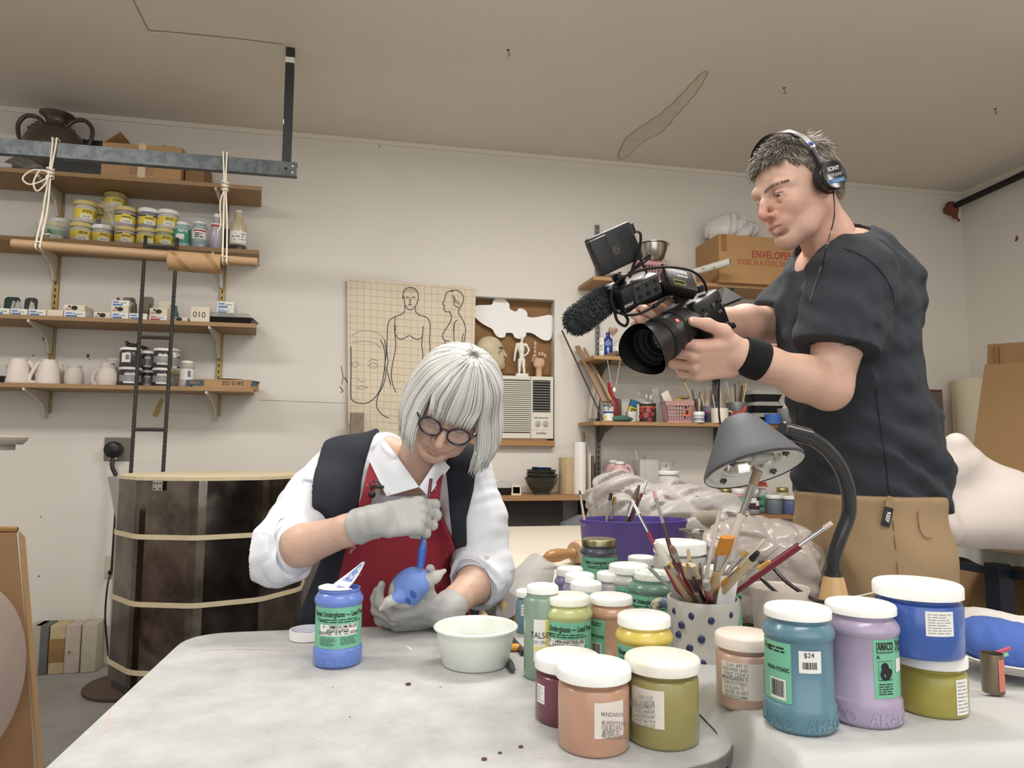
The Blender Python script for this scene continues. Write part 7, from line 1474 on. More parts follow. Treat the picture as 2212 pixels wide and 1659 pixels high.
for x,y,z_,w_,hh,c,lab in((1050,1300,1.62,.02,.16,(196,164,104),'pale wooden handle standing by the seated woman\'s elbow'),(1063,1285,1.66,.03,.2,(152,108,66),'brown wooden block behind the pale handle'),(1078,1295,1.66,.022,.18,(206,178,120),'cream wooden paddle right of the brown block')):
 q=at(x,y,z_);one(MB(TR((q.x,q.y,0),(0,.06,.2))).box((0,0,q.z/2),(w_,.03,q.z),.008),'wooden_paddle',M('paddle_%d'%c[0],c,.6,var=.3,vs=18),lab,'wooden tool','wooden tools beside the woman')
cc=on_z(1540,1477,TZ);cc=cc+V((.012,.055,0));k=depth(cc)/FPX;R_=77*k;H=.128;t=thing('ceramic_cup','grey stoneware cup with dark blue dots full of paint brushes','cup',cc)
m_stone=M('stoneware_grey',(190,188,182),.35,var=.4,vs=7,col2=(170,168,160),coat=.4)
MB().lathe([(0,0),(R_*.84,0),(R_*.9,.004),(R_*.97,H*.16),(R_*.95,H*.34),(R_*.9,H*.48),(R_*.92,H*.62),(R_*1.0,H*.8),(R_*1.01,H*.95),(R_*.99,H),(R_*.93,H),(R_*.9,H*.9),(R_*.84,H*.4),(R_*.78,.01),(0,.008)],64).build('body',m_stone,t,60,local=True)
T=faceT((0,0,0),tocam(cc));mdot=M('cobalt_dots',(36,46,96),.3,coat=.4)
for x,y,s_ in((-.86,.86,.0055),(-.30,.84,.0062),(.20,.80,.0062),(.78,.86,.0055),(-.62,.70,.006),(-.78,.56,.0055),(-.06,.55,.0062),(-.40,.42,.006),(-.03,.25,.006),(.42,.30,.006),(.55,.58,.006),(.9,.5,.0055)):
 rr=R_*(.95 if .3<y<.65 else .99 if y>.65 else .965);MB(T).ball((rr*math.sin(x),H*y,rr*math.cos(x)),(s_,s_*1.1,.0022),u=12,w=8).build('dot',mdot,t,local=True)
MB(T).tube([(-R_*.95,H*.88,.0),(-R_*1.3,H*.86,-.01),(-R_*1.42,H*.6,-.01),(-R_*1.25,H*.3,-.01),(-R_*.92,H*.2,0)],.0085,10,sub=5).build('handle',M('handle_blue_glaze',(84,96,128),.35,var=1,vs=30,col2=(190,186,150),thr=(.48,.52)),t,local=True)
def brush(tip,base,label,hc,bc,w_=.005,bl=.12,fl=.16,flat=(1,1),Zt=None,hr=.004,btip=.6,kind='paint_brush',cat='brush'):
 """tip and base given as pixels on the photograph, tip at its own depth"""
 b=cc+V((0,0,H*.96))+V((base[0]*R_*.75,base[1]*R_*.6,0));a=at(tip[0],tip[1],Zt or depth(cc));d=b-a;L=d.length;b2=b+d*((H*.75)/max(.02,a.z-b.z))if a.z>b.z else b;tot=(b2-a).length
 q=lambda m:m/tot;Lb,Lf=bl,fl;P_=[('bristles',0,q(Lb),w_*btip,w_,M('bristle_%d_%d_%d'%bc,bc,.8,var=.4,vs=120,stretch=(1,1,.2)),flat),('ferrule',q(Lb),q(Lb+Lf),w_,hr,m_fer,flat),('handle',q(Lb+Lf),1,hr,hr*1.1,hm(hc),None)]
 if Lf<=0:P_=[P_[0],P_[2]]
 if Lb<=0:P_=[('handle',0,1,w_,hr,hm(hc),flat)]
 rod(kind,label,cat,(a,b2),P_,'brushes in the spotted cup')
RED=(138,34,52);DKR=(74,40,48);WD=(204,180,140);OC=(214,160,72);IV=(226,220,204)
brush((1364,1078),(-.75,.2),'red brush with a white tip leaning far left out of the cup',RED,(226,228,228),.0055,.03,.035,(.5,1),1.30)
brush((1412,1060),(-.55,.5),'dark red brush with a pink tip rising at the left',DKR,(226,160,170),.0055,.014,.045,(.6,1),1.28)
brush((1402,1226),(-.85,-.2),'plain grey metal rod leaning left out of the cup',(150,148,148),IV,.0032,0,0,(1,1),1.18,.0032,kind='metal_rod',cat='rod')
brush((1416,1172),(-.6,0),'fluffy white mop brush with a cream handle at the left of the cup',WD,(224,220,206),.011,.042,.012,(1,1),1.20,.005,.35)
brush((1450,1180),(-.3,.1),'red brush with a short brown tip in the left half of the cup',RED,(150,100,80),.006,.012,.022,(1,1),1.19)
brush((1486,1186),(-.2,.4),'small cream tipped brush behind the worn wide brush',(196,180,150),(214,196,140),.004,.02,.03,(1,1),1.25)
brush((1488,1220),(-.15,-.1),'wide cream bristle brush with a worn ferrule in the middle of the cup',(206,200,190),(214,202,164),.0135,.035,.045,(.4,1),1.17,.006,.9)
brush((1483,1216),(-.05,-.3),'thin purple brush crossing in front of the wide bristle brush',(70,38,60),(190,140,90),.003,.012,.03,(1,1),1.13,.0032)
brush((1512,1214),(.0,.2),'thin black brush standing upright near the middle',(36,36,40),(170,150,120),.003,.012,.03,(1,1),1.18,.003)
brush((1445,1215),(-.4,-.25),'slim brown brush among the left handles',(150,96,60),(214,170,90),.0032,.014,.02,(1,1),1.15,.0035)
brush((1555,1100),(.1,.4),'tall pale pinkish stick standing straight up',(206,192,186),IV,.0042,0,0,(.7,1),1.25,.005,kind='wooden_stick',cat='stick')
brush((1572,1160),(.05,-.3),'flat orange bristled brush with a stamped ferrule and wooden handle',(206,172,116),(216,136,40),.0135,.038,.042,(.35,1),1.14,.006,.95)
brush((1638,1016),(.4,.3),'tallest brush with tan hog bristles and a whitish handle',(206,198,180),(172,146,118),.0105,.026,.055,(.6,1),1.22,.007,1.1)
brush((1612,1190),(.3,.5),'small ochre tipped brush behind the stained wooden handle',(150,150,150),(206,150,70),.0045,.014,.03,(1,1),1.25)
brush((1637,1193),(.35,-.3),'stained wooden handle with a black end leaning right',(206,186,146),(40,36,34),.0055,.02,0,(1,1),1.13,.006,.7,'wooden_stick','stick')
brush((1652,1165),(.5,.3),'pale square cut wooden stick behind the stained stick',(214,204,176),IV,.007,0,0,(.5,1),1.24,.0065,kind='wooden_stick',cat='stick')
brush((1690,1176),(.6,.25),'grey palette knife with a pointed blade leaning right',(176,160,130),(120,124,122),.0028,.065,.02,(.3,2.5),1.22,.005,.3,'palette_knife','knife')
brush((1662,1212),(.55,.0),'ochre tipped brush with a grey handle leaning right',(170,162,140),(222,164,70),.0075,.022,.03,(.6,1),1.17,.005)
brush((1796,1130),(.75,-.1),'long dark red brush with a pale pink tip leaning far right',(122,26,48),(224,204,196),.0078,.014,.05,(.55,1),1.16,.0062,.9)
brush((1600,1225),(.2,.1),'orange handled brush among the right handles',OC,(190,150,90),.0035,.014,.02,(1,1),1.16,.0045)
brush((1525,1255),(.1,-.45),'short red handle with silver flecks at the front of the cup',(140,40,44),(170,170,172),.0055,.02,.02,(1,1),1.10,.0065)
mb=MB();b=cc+V((.005,.01,H*.8))
def rib(u,v):p=at(1545+38*u+14*(1-v),1245+80*v,1.20);return p+V((0,.004*math.sin(3*u),0))
mb.grid(rib,6,6);mb.grid(lambda u,v:V(rib(1-u,v))+V((0,.003,0)),6,6);one(mb,'plastic_rib',M('rib_white',(226,228,228),.4),'white plastic scraper rib standing in the cup behind the orange bristled brush','scraper',smooth=180)
def pb_(tip,base,label,hc,bc,w_,bl,fl,flat=(1,1),Zt=2.12,hr=.004,bt=.6):
 a=at(tip[0],tip[1],Zt);b=at(base[0],base[1],Zt-.03);tot=(b-a).length;rod('paint_brush',label,'brush',(a,b),[('bristles',0,bl/tot,w_*bt,w_,M('bristle_%d_%d_%d'%bc,bc,.8),flat),('ferrule',bl/tot,(bl+fl)/tot,w_,hr,m_fer,flat),('handle',(bl+fl)/tot,1,hr,hr,hm(hc),None)],'brushes in the purple tub')
pb_((1252,1060),(1264,1135),'thin brush with a tiny dark tip at the left of the purple tub',WD,(70,56,52),.004,.012,.05,hr=.004);pb_((1320,1066),(1306,1150),'flat brush with black bristles in the purple tub',(60,60,62),(46,42,42),.011,.022,.07,(.4,1),2.13,.007,1.0)
pb_((1328,1074),(1316,1150),'flat brush with amber bristles in the purple tub',(64,60,58),(176,126,48),.011,.025,.04,(.4,1),2.13,.006,1.0);pb_((1381,1048),(1345,1150),'mop brush with dark brown hair leaning right in the purple tub',(52,52,56),(104,86,70),.011,.05,.05,(1,1),2.13,.008,.35);pb_((1398,1038),(1352,1150),'slim brush with a pale green tip leaning right in the purple tub',(110,34,46),(176,206,200),.0045,.012,.03,(1,1),2.13,.0045)
m_lampb=M('lamp_black',(34,35,38),.35,.2,coat=.4,var=.35,vs=20,col2=(70,70,74));m_dust=M('dusty_charcoal',(76,78,84),.6,var=.45,vs=7,col2=(100,102,106));m_lin=M('lamp_lining',(222,222,216),.4)
LZt=1.30;bt=at(1800,1243,LZt);t=thing('desk_lamp','black gooseneck desk lamp with a dusty cone shade and wooden base, switched off','lamp',V((bt.x,bt.y,TZ)))
MB(Matrix.Translation((bt.x,bt.y,TZ))).lathe([(0,0),(.05,0),(.05,.01),(.046,.02),(.0185,bt.z-TZ-.006),(.016,bt.z-TZ),(0,bt.z-TZ)],32).build('base',M('varnished_wood',(196,152,94),.4,var=.4,vs=8,col2=(214,180,128),stretch=(1,1,.4),coat=.4),t)
MB(Matrix.Translation(bt)).lathe([(.0165,-.006),(.0165,.008),(.013,.009)],24).build('collar',m_lampb,t)
nk=[at(x,y,z_)for x,y,z_ in((1800,1240,LZt),(1801,1205,LZt),(1815,1160,LZt),(1833,1110,LZt),(1832,1060,1.29),(1815,1010,1.28),(1785,970,1.265),(1750,945,1.255),(1738,939,1.25))]
MB().tube(nk,.0128,16,sub=8).build('gooseneck',m_lampb,t);a,b=at(1742,942,1.252),at(1688,928,1.235);MB().cyl(a+(a-b)*.1,b,.0150,seg=24,bev=.002).build('socket',m_lampb,t)
sc0=at(1629,1013,1.235);axs=(at(1600,905,1.30)-at(1629,998,1.235)).normalized();axs=(_up*.88+_rt*-.17+_fw*.46).normalized();Rl=108*1.235/FPX;T=Matrix.Translation(sc0)@basis(axs)
Hs=.095;MB(T).lathe([(Rl,-.002),(Rl*1.005,.004),(Rl*.9,Hs*.2),(Rl*.55,Hs*.72),(Rl*.42,Hs*.92),(Rl*.3,Hs*1.02),(0,Hs*1.05)],56).build('shade',m_dust,t)
MB(T).lathe([(Rl*.985,-.003),(Rl*1.01,0),(Rl*.99,.004)],56).build('shade_rim',m_lampb,t);MB(T).lathe([(Rl*.99,-.001),(Rl*.92,.004),(Rl*.84,.001),(Rl*.7,.010),(Rl*.6,.008),(Rl*.56,.014)],56).build('lining',m_lin,t)
MB(T).lathe([(Rl*.57,.012),(Rl*.5,.03),(Rl*.35,.055),(0,.062)],40).build('reflector',M('mirror_reflector',(196,190,184),.12,1),t);mb=MB(T);mb.box((.018,0,.02),(.035,.03,.016),.002);mb.cyl((-.03,0,.022),(.02,0,.02),.006);mb.build('bulb_holder',M('holder_white',(196,194,188),.4),t,40)
for k in range(4):a_=.5+k*PI/2;mb=MB(T);mb.box((Rl*.74*math.cos(a_),Rl*.74*math.sin(a_),.003),(.010,.008,.006),.001);mb.ball((Rl*.74*math.cos(a_),Rl*.74*math.sin(a_),-.001),.0025,u=8,w=6);mb.build('clip',M('clip_steel',(92,88,80),.3,.8),t,40)
MB(T).box((-Rl*.03,-Rl*.50,Hs*.70),(.003,.004,.012),.0005).build('slot',m_slot,t,0)
for pts,lab in(([(1640,1215,1.30),(1665,1222,1.30),(1700,1258,1.28),(1760,1296,1.26),(1800,1300,1.27)],'upper loop of black cord between the brushes and the lamp base'),([(1632,1232,1.27),(1650,1255,1.26),(1690,1288,1.24),(1740,1305,1.24),(1790,1312,1.25)],'lower loop of black cord between the brushes and the lamp base')):
 mb=MB();mb.tube([at(*p)for p in pts],.0035,8,sub=6);one(mb,'lamp_cable',m_blk2,lab,'cord','lamp cords')
mb=MB();mb.tube([at(*p)for p in((1838,1290,1.2),(1870,1284,1.22),(1920,1272,1.25),(1935,1266,1.26))],.0012,5,sub=5);one(mb,'wire',m_cord,'thin pale wire between the lavender jar and the blue jar','wire')
TR_=.752;c=on_z(2148,1508,RZ);can('small metal can with a torn label at the right beside the mustard jar','can','small_can',2128,2166,1425,1508,c.y+.02,RZ,CUP,M('aged_can',(128,116,96),.4,.7,var=.4,vs=30),lambda t,T,r,h:lbl(t,(lambda mb:(patch(mb,T,r,r*.5,r*1.2,h*.1,h*.9,0),mb)[1])(MB()),[M('coral_label',(206,110,92),.5)]))
lump('blue_cloth','folded royal blue terry cloth at the right edge behind the jars','cloth',0,[(2160,1392,1.12,(.045,.05,.022)),(2190,1402,1.12,(.03,.04,.018)),(2135,1376,1.14,(.028,.04,.022))],M('blue_terry',(70,104,190),.95,bump=.6,bs=300),.004,.006,40,7,RZ);lump('white_towel','white terry towel behind the blue cloth at the right edge','towel',0,[(2190,1372,1.28,(.12,.09,.03)),(2120,1362,1.28,(.05,.06,.03))],M('white_terry',(226,222,216),.95,bump=.8,bs=260),.005,.006,40,8,RZ)
c=on_z(2235,1466,RZ);mb=MB(Matrix.Translation(c+V((.02,.05,0))));mb.lathe([(0,.004),(.045,.003),(.05,0),(.054,.004),(.078,.016),(.084,.019),(.083,.021),(.05,.009),(0,.008)],48);mb.m=1;mb.lathe([(.0785,.0185),(.0815,.0203)],48);mb.lathe([(.070,.0155),(.0715,.0162)],48);one(mb,'plate',[M('china_white',(228,226,216),.25,coat=.5),M('green_band',(70,104,92),.3)],'white plate with green rim bands cut by the right edge','plate')
mb=MB();mb.tube([at(2146,1412,1.05),at(2165,1406,1.05),at(2182,1400,1.05)],.003,6);mb.tube([at(2150,1418,1.05),at(2175,1412,1.05)],.004,6,1);one(mb,'foil_wrapper',[M('pink_foil',(196,70,100),.4),M('green_foil',(140,196,170),.3)],'twisted pink and green wrapper scrap by the small can','wrapper')
# ================================================================ people
def skin_cols(base,lips,spots,seed=1):
 """tint per vertex: base tone with mottling, and patches (centre, radius, colour, strength)"""
 def fn(v):
  o=np.tile(np.array(lin(base)[:3]),(len(v),1))*(1+.07*nz(v,45,seed)+.05*nz(v,160,seed+3))[:,None]
  for c,r,col,k in spots:
   d=np.linalg.norm((v-np.array(c)),axis=1)/r;w=(np.clip(1-d,0,1)**.7*k)[:,None];o=o*(1-w)+np.array(lin(col)[:3])*w
  return np.clip(o,0,1)
 return fn
def head(vol,T,p):
 """face and skull; local x = image right for a head facing the lens, y up, z out of the face; p = proportions"""
 s=p.get('s',1);w=p.get('w',1);R=T.to_3x3();q=lambda x,y,z:T@V((x*s,y*s,z*s))
 E=lambda c,r,k=.01,m='+':vol.ell(q(*c),[a*s for a in r],R,k,m)
 Ch=lambda pts,rs,k=.01,m='+':vol.chain([q(*c)for c in pts],[r*s for r in rs],k,m)
 E((0,.030,-.018),(.076,.092,.097),0);E((0,-.015,.022),(.066*w,.085,.068),.03);E((0,-.062,.036),(.050*w,.05,.045),.03)
 Ch([(-.055*w,-.055,-.01),(-.038*w,-.092,.035),(0,-.104,.062),(.038*w,-.092,.035),(.055*w,-.055,-.01)],[.022*w,.018*w,.019,.018*w,.022*w],.025)
 E((0,-.103,.068),(.022*p.get('chin',1),.016,.014),.02)
 for x in(-1,1):
  if p.get('fold',1)>.6:Ch([(x*.022,-.040,.090),(x*.031,-.058,.079),(x*.034,-.078,.068)],[.003,.0035*p.get('fold',1),.002],.008,'-')
  E((x*.042*w,-.032,.055),(.025*w,.022,.022),.02);Ch([(x*.012,.017,.082),(x*.034,.022,.076),(x*.054,.014,.055)],[.009*p.get('brow',1),.010*p.get('brow',1),.008],.012)
  E((x*.032,-.004,.092),(.020,.011,.016),.012,'-');E((x*.032,-.004,.066),(.0165,.0145,.0155),.004)
  Ch([(x*.017,-.005,.078),(x*.032,.0015,.0840),(x*.047,-.003,.073)],[.0032,.0042,.003],.004);Ch([(x*.018,-.008,.077),(x*.032,-.0130,.0798),(x*.046,-.009,.073)],[.003,.0042,.003],.006)
  Ch([(x*.016,-.020,.088),(x*.034,-.026,.079)],[.002*p.get('fold',1),.0018*p.get('fold',1)],.006,'-')
 n=p.get('nose',1)
 Ch([(0,.010,.085),(0,-.012,.100),(0,-.033,.108+.004*n)],[.0072,.0080,.0095*n],.010);E((0,-.039,.107+.004*n),(.0108*n,.009*n,.0095*n),.008)
 for x in(-1,1):E((x*.0125*n,-.043,.096),(.0072*n,.007,.0095),.006);E((x*.006*n,-.051,.103),(.0035,.003,.004),.003,'-')
 E((0,-.066,.076),(.032,.018,.018),.015)
 Ch([(-.024,-.071,.080),(-.008,-.0665,.093),(0,-.068,.0945),(.008,-.0665,.093),(.024,-.071,.080)],[.003,.0050,.0048,.0050,.003],.005)
 Ch([(-.022,-.073,.080),(0,-.080,.0915),(.022,-.073,.080)],[.003,.0062,.003],.005)
 Ch([(-.023,-.0718,.0822),(-.010,-.072,.0945),(0,-.0725,.0972),(.010,-.072,.0945),(.023,-.0718,.0822)],[.0018,.0016,.0016,.0016,.0018],.0035,'-');Ch([(-.018,-.091,.082),(.018,-.091,.082)],[.004,.004],.01,'-')
 for x in p.get('ears',()):
  Ch([(x*.074,-.035,-.010),(x*.083,-.015,-.014),(x*.086,.012,-.022),(x*.080,.022,-.012),(x*.077,.006,.0)],[.008,.006,.006,.005,.004],.006)
 return q
def locks(name,mat,parent,fn,n,seg,r,sides=4,seed=1,extra=None):
 """many thin tapering strands as one mesh; fn(random) -> list of points"""
 g=random.Random(seed);mb=MB()
 for _ in range(n):
  P=fn(g)
  if not P:continue
  P=smooth_path(P,seg);k=len(P);rr=r*g.uniform(.6,1.3);mb.m=g.choice((0,0,0,1,2))
  mb.tube(P,[rr*(.55+.45*min(1,4*i/k))*(1 if i<k*.75 else max(.12,(k-i)/(k*.25)))for i in range(k)],sides,flat=(1,.6))
 if extra:extra(mb)
 return mb.build(name,mat,parent,180)
def hand(vol,T,s,curls,thumb,spread=.012,side=1,k=.005,nails=None,fl=(1,1,1,1)):
 """T: origin wrist, y to the fingers, z out of the back, x to the thumb (times side); curls in degrees per joint"""
 q=lambda x,y,z:T@V((x*side*s,y*s,z*s));R=T.to_3x3()
 vol.cone(q(0,-.03,0),q(0,.012,0),.0245*s,.026*s,k)
 vol.rbox(q(.0,.052,0),(.040*s,.045*s,.0145*s),.0135*s,R,.012);vol.cone(q(.018,.02,-.008),q(.030,.045,-.006),.018*s,.013*s,.012)
 tips=[]
 for i,(x,y0,ls)in enumerate(((.030,.094,(.042,.026,.020)),(.010,.098,(.046,.029,.021)),(-.011,.094,(.042,.027,.020)),(-.030,.085,(.033,.020,.018)))):
  p=V((x,y0,0));a=0;P=[V((x*.9,y0-.03,0)),p];sp=(x/.03)*spread
  for j in range(3):
   a+=math.radians(curls[i][j]);L=ls[j]*fl[i];p=p+V((sp*(L/.04)*math.cos(a),L*math.cos(a),-L*math.sin(a)));P.append(p)
  W=[q(*c)for c in P];rs=[.0105*s,.0102*s,.0092*s,.0082*s,.0068*s]if i<3 else[.009*s,.0088*s,.0078*s,.007*s,.006*s]
  vol.chain(W,rs,k);tips.append((W[-2],W[-1]))
  for j in(1,2):vol.ell(W[j]+(T.to_3x3()@V((0,0,.003*s)))*(1 if j==1 else .5),.0095*s if i<3 else .008*s,None,.005)
 P=[q(*c)for c in thumb];vol.chain(P,[.0155*s,.0135*s,.0108*s,.0088*s][:len(P)],k+.002);tips.append((P[-2],P[-1]))
 return tips
class Clip:
 """cloth: body field grown outwards and cut to a region"""
 def __init__(s,src):s.src=src
 def make(s,off,cut,fold=None):
  o=s.src.copy();X,Y,Z=o.XYZ();d=o.d-off
  if fold is not None:d=d+fold(X,Y,Z)
  o.d=np.maximum(d,cut(X,Y,Z)).astype(np.float32);return o
def plane(X,Y,Z,p,n):n=V(n).normalized();return(X-p[0])*n[0]+(Y-p[1])*n[1]+(Z-p[2])*n[2]
def folds(amp,fr,seed,n=5):
 g=np.random.RandomState(seed);ks=g.normal(size=(n,3))*fr;ph=g.uniform(0,6,n);js=g.normal(size=(n,3))*fr*.35
 def fn(X,Y,Z):
  f=0
  for k,p_,j in zip(ks,ph,js):f=f+np.sin(X*k[0]+Y*k[1]+Z*k[2]+p_+1.5*np.sin(X*j[0]+Y*j[1]+Z*j[2]))
  return(f/n*amp).astype(np.float32)
 return fn
def surf(vol,px,py,Z0,Z1,lift=.003):
 """first point of a field's surface seen through a pixel"""
 for k in range(400):
  p=at(px,py,Z0+(Z1-Z0)*k/399);i=np.round((np.array(p)-vol.lo)/vol.h).astype(int)
  if(i>=0).all()and(i<vol.n).all()and vol.d[tuple(i)]<lift:return p
 return at(px,py,Z1)
def dirs(img,dep=0):
 """world direction from an image direction (right, up) and a depth component"""
 return(_rt*img[0]+_up*img[1]+_fw*dep).normalized()
def mk(o,y,z):y=V(y).normalized();z=V(z);z=(z-y*z.dot(y)).normalized();x=y.cross(z);m=Matrix((x,y,z)).transposed().to_4x4();m.translation=o;return m
Wp=V((at(880,1400,1.78).x,at(880,1400,1.78).y,0));woman=thing('person','seated person with a silver bob, round glasses and red apron painting a blue bird','person',Wp)
th=math.radians(34);ro=math.radians(27);ya_=math.radians(10)
upw=(_rt*math.sin(ro)+_up*math.cos(ro))*math.cos(th)-_fw*math.sin(th);fww=-(_rt*math.sin(ro)+_up*math.cos(ro))*math.sin(th)-_fw*math.cos(th);rw=upw.cross(fww).normalized();fww,rw=fww*math.cos(ya_)+rw*math.sin(ya_),rw*math.cos(ya_)-fww*math.sin(ya_)
HT=Matrix((rw,upw,fww)).transposed().to_4x4();eye=at(964,918,1.525);HT.translation=eye-(HT.to_3x3()@V((0,-.003,.080)))
hv=Vol(HT.translation-V((.17,.17,.20)),HT.translation+V((.17,.17,.17)),.0021)
hq=head(hv,HT,dict(s=.99,fold=1.4,nose=1.0,brow=.8))
nb=at(872,1050,1.70);hv.chain([hq(0,-.07,-.02),hq(0,-.10,-.035).lerp(nb,.4),nb],[.052,.049,.056],.03);
for sx in(-1,1):hv.chain([hq(sx*.045,-.06,-.02),nb+_rt*(sx*.018)+V((0,-.045,.0))],[.010,.008],.014)
bv=Vol(at(530,1420,1.45)-V((.0,.12,.04)),at(1095,940,2.0)+V((.12,.02,.03)),.004)
P=lambda x,y,z:at(x,y,z)
for x,y,z,r,k in((875,1030,1.78,(.155,.085,.07),0),(872,1100,1.78,(.165,.105,.12),.05),(870,1210,1.78,(.165,.12,.12),.06),(868,1330,1.80,(.175,.135,.12),.06)):bv.ell(P(x,y,z),r,None,k)
shr,elr,wrr=P(742,1012,1.72),P(598,1196,1.52),P(806,1127,1.405);shl,ell_,wrl=P(1005,1028,1.74),P(1050,1240,1.68),P(962,1318,1.50)
bv.cone(P(830,985,1.76),shr,.055,.052,.04);bv.cone(P(915,995,1.76),shl,.055,.050,.04)
arm=bv
sv=bv.copy()
for a_,b_,c_ in((shr,elr,wrr),(shl,ell_,wrl)):bv.chain([a_,a_.lerp(b_,.5),b_],[.050,.045,.040],.03);bv.chain([b_,b_.lerp(c_,.3),b_.lerp(c_,.75),c_],[.041,.043,.031,.027],.012)
lp=hq(0,-.073,.09);cheek=(206,146,128)
spots=[(hq(0,-.040,.11),.026,(206,148,132),.5),(lp,.017,(176,108,104),.75),(hq(-.018,-.072,.085),.010,(176,108,104),.6),(hq(.018,-.072,.085),.010,(176,108,104),.6),(hq(-.045,-.03,.07),.034,cheek,.45),(hq(.045,-.03,.07),.034,cheek,.45),(hq(-.032,-.004,.08),.018,(172,124,108),.45),(hq(.032,-.004,.08),.018,(172,124,108),.45)]
m_skinw=M('skin_fair',(206,166,142),.5,attr='tint',bump=.15,bs=500)
sdf_obj([hv,bv],'body',m_skinw,woman,1,skin_cols((208,168,146),None,spots,2))
mb=MB()
for x in(-1,1):
 mb.tube([hq(x*.0165,-.0075,.0795),hq(x*.026,-.0095,.0835),hq(x*.038,-.0085,.0825),hq(x*.0475,-.005,.075)],.0011,5,sub=4)
mb.build('eyelashes',M('lash_grey',(70,60,56),.7),woman)
mb=MB();g=random.Random(3)
for x in(-1,1):
 for i in range(60):u=g.random();a_=hq(x*(.014+.040*u),.017+.008*math.sin(u*2.6)+g.uniform(-.003,.003),.0885-.024*u*u);mb.tube([a_,a_+HT.to_3x3()@V((x*.006,.0015,-.001))],.0005,3)
mb.build('eyebrows',M('brow_grey',(150,136,124),.8),woman)
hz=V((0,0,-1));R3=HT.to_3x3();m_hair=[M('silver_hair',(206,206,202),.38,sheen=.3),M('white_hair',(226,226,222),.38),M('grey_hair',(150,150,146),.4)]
cr=(.0,.125,.035)
def scalp(az,el,r=1.0):
 """point over the skull: az 0 = front, el 0 = whorl ... 1 = rim"""
 t_=el*1.62;x=math.sin(az)*math.sin(t_);zf=math.cos(az)*math.sin(t_);y=math.cos(t_);y2=y*math.cos(.25)-zf*math.sin(.25)*0;return(x*.096*r,.024+y*.108*r,-.012+zf*.110*r+.014*y)
def bob(g):
 az=g.uniform(-PI,PI);r=1+g.uniform(-.03,.085);f=abs(az)
 if f<.62:
  a2=az*1.0;return[hq(*scalp(a2,e,r))for e in(.06+g.random()*.1,.35,.58,.74)]+[hq(math.sin(a2)*.083*r,.046+g.uniform(-.003,.003),.0995*r-.020*f*f*1.0),hq(math.sin(a2)*.080*r,.027+g.uniform(-.007,.006),.1035*r-.026*f*f*1.0)]
 pts=[hq(*scalp(az,e,r))for e in(.06+g.random()*.15,.3,.6,.9)]
 L=(.100 if f<2.2 else .09)+g.uniform(-.012,.016);a_=pts[-1];d=(R3@V((0,-1,0))*.55+hz*.45).normalized();curl=R3@V((-.05*math.sin(az),0,.12 if f<1.2 else .02));out=R3@V((math.sin(az)*.034,0,0))
 return pts+[a_+d*L*.35+out*.35,a_+d*L*.7+out*.6+curl*.03,a_+d*L+out*.6+curl*.14]
def cap(mb):
 mb.m=0
 def f(u,v):az=-PI+2*PI*u;e=v*(.80 if abs(az)<.75 else .97);return hq(*scalp(az,e,.985))
 mb.grid(f,60,16)
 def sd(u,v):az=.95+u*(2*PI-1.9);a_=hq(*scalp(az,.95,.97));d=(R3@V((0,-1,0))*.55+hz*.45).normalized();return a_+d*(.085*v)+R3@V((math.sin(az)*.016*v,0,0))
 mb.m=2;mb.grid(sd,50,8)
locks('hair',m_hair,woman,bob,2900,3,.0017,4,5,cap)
shirt=sv.copy()
for a_,b_,c_,e in((shr,elr,wrr,.20),(shl,ell_,wrl,.33)):
 for f0,f1,r0,r1 in((0,.45,.062,.066),(.45,1,.066,.060)):shirt.cone(a_.lerp(b_,f0),a_.lerp(b_,f1),r0,r1,.03)
 shirt.cone(b_,b_.lerp(c_,e),.058,.060,.02)
shirt0=shirt.copy();fd=folds(.0045,42,4);fd2=folds(.0022,120,9,4)
X,Y,Z=shirt.XYZ();d=shirt.d-.006+fd(X,Y,Z)+fd2(X,Y,Z)
for b_,c_,e,a_ in((elr,wrr,.17,shr),(ell_,wrl,.30,shl)):
 ax=(c_-b_).normalized();pl=plane(X,Y,Z,b_+ax*((c_-b_).length*e),ax);u_=(b_-a_);t_=np.clip(((X-a_[0])*u_[0]+(Y-a_[1])*u_[1]+(Z-a_[2])*u_[2])/u_.length_squared,0,1);du=np.sqrt((X-a_[0]-u_[0]*t_)**2+(Y-a_[1]-u_[1]*t_)**2+(Z-a_[2]-u_[2]*t_)**2);pl=np.minimum(pl,du-.068);near=np.sqrt((X-b_[0])**2+(Y-b_[1])**2+(Z-b_[2])**2)<.17;d=np.where(near,np.maximum(d,pl),d)
nk_=nb+V((0,-.06,.02));d=np.maximum(d,-(np.sqrt((X-nk_[0])**2+(Y-nk_[1])**2+((Z-nk_[2])*.75)**2)-.046));d=np.maximum(d,np.where(Z>nb[2]-.02,.056-np.sqrt((X-nb[0])**2+(Y-nb[1])**2),-9))
shirt.d=d.astype(np.float32);m_shirt=M('white_shirt',(222,226,234),.8,bump=.12,bs=350);sdf_obj(shirt,'shirt',m_shirt,woman,1)
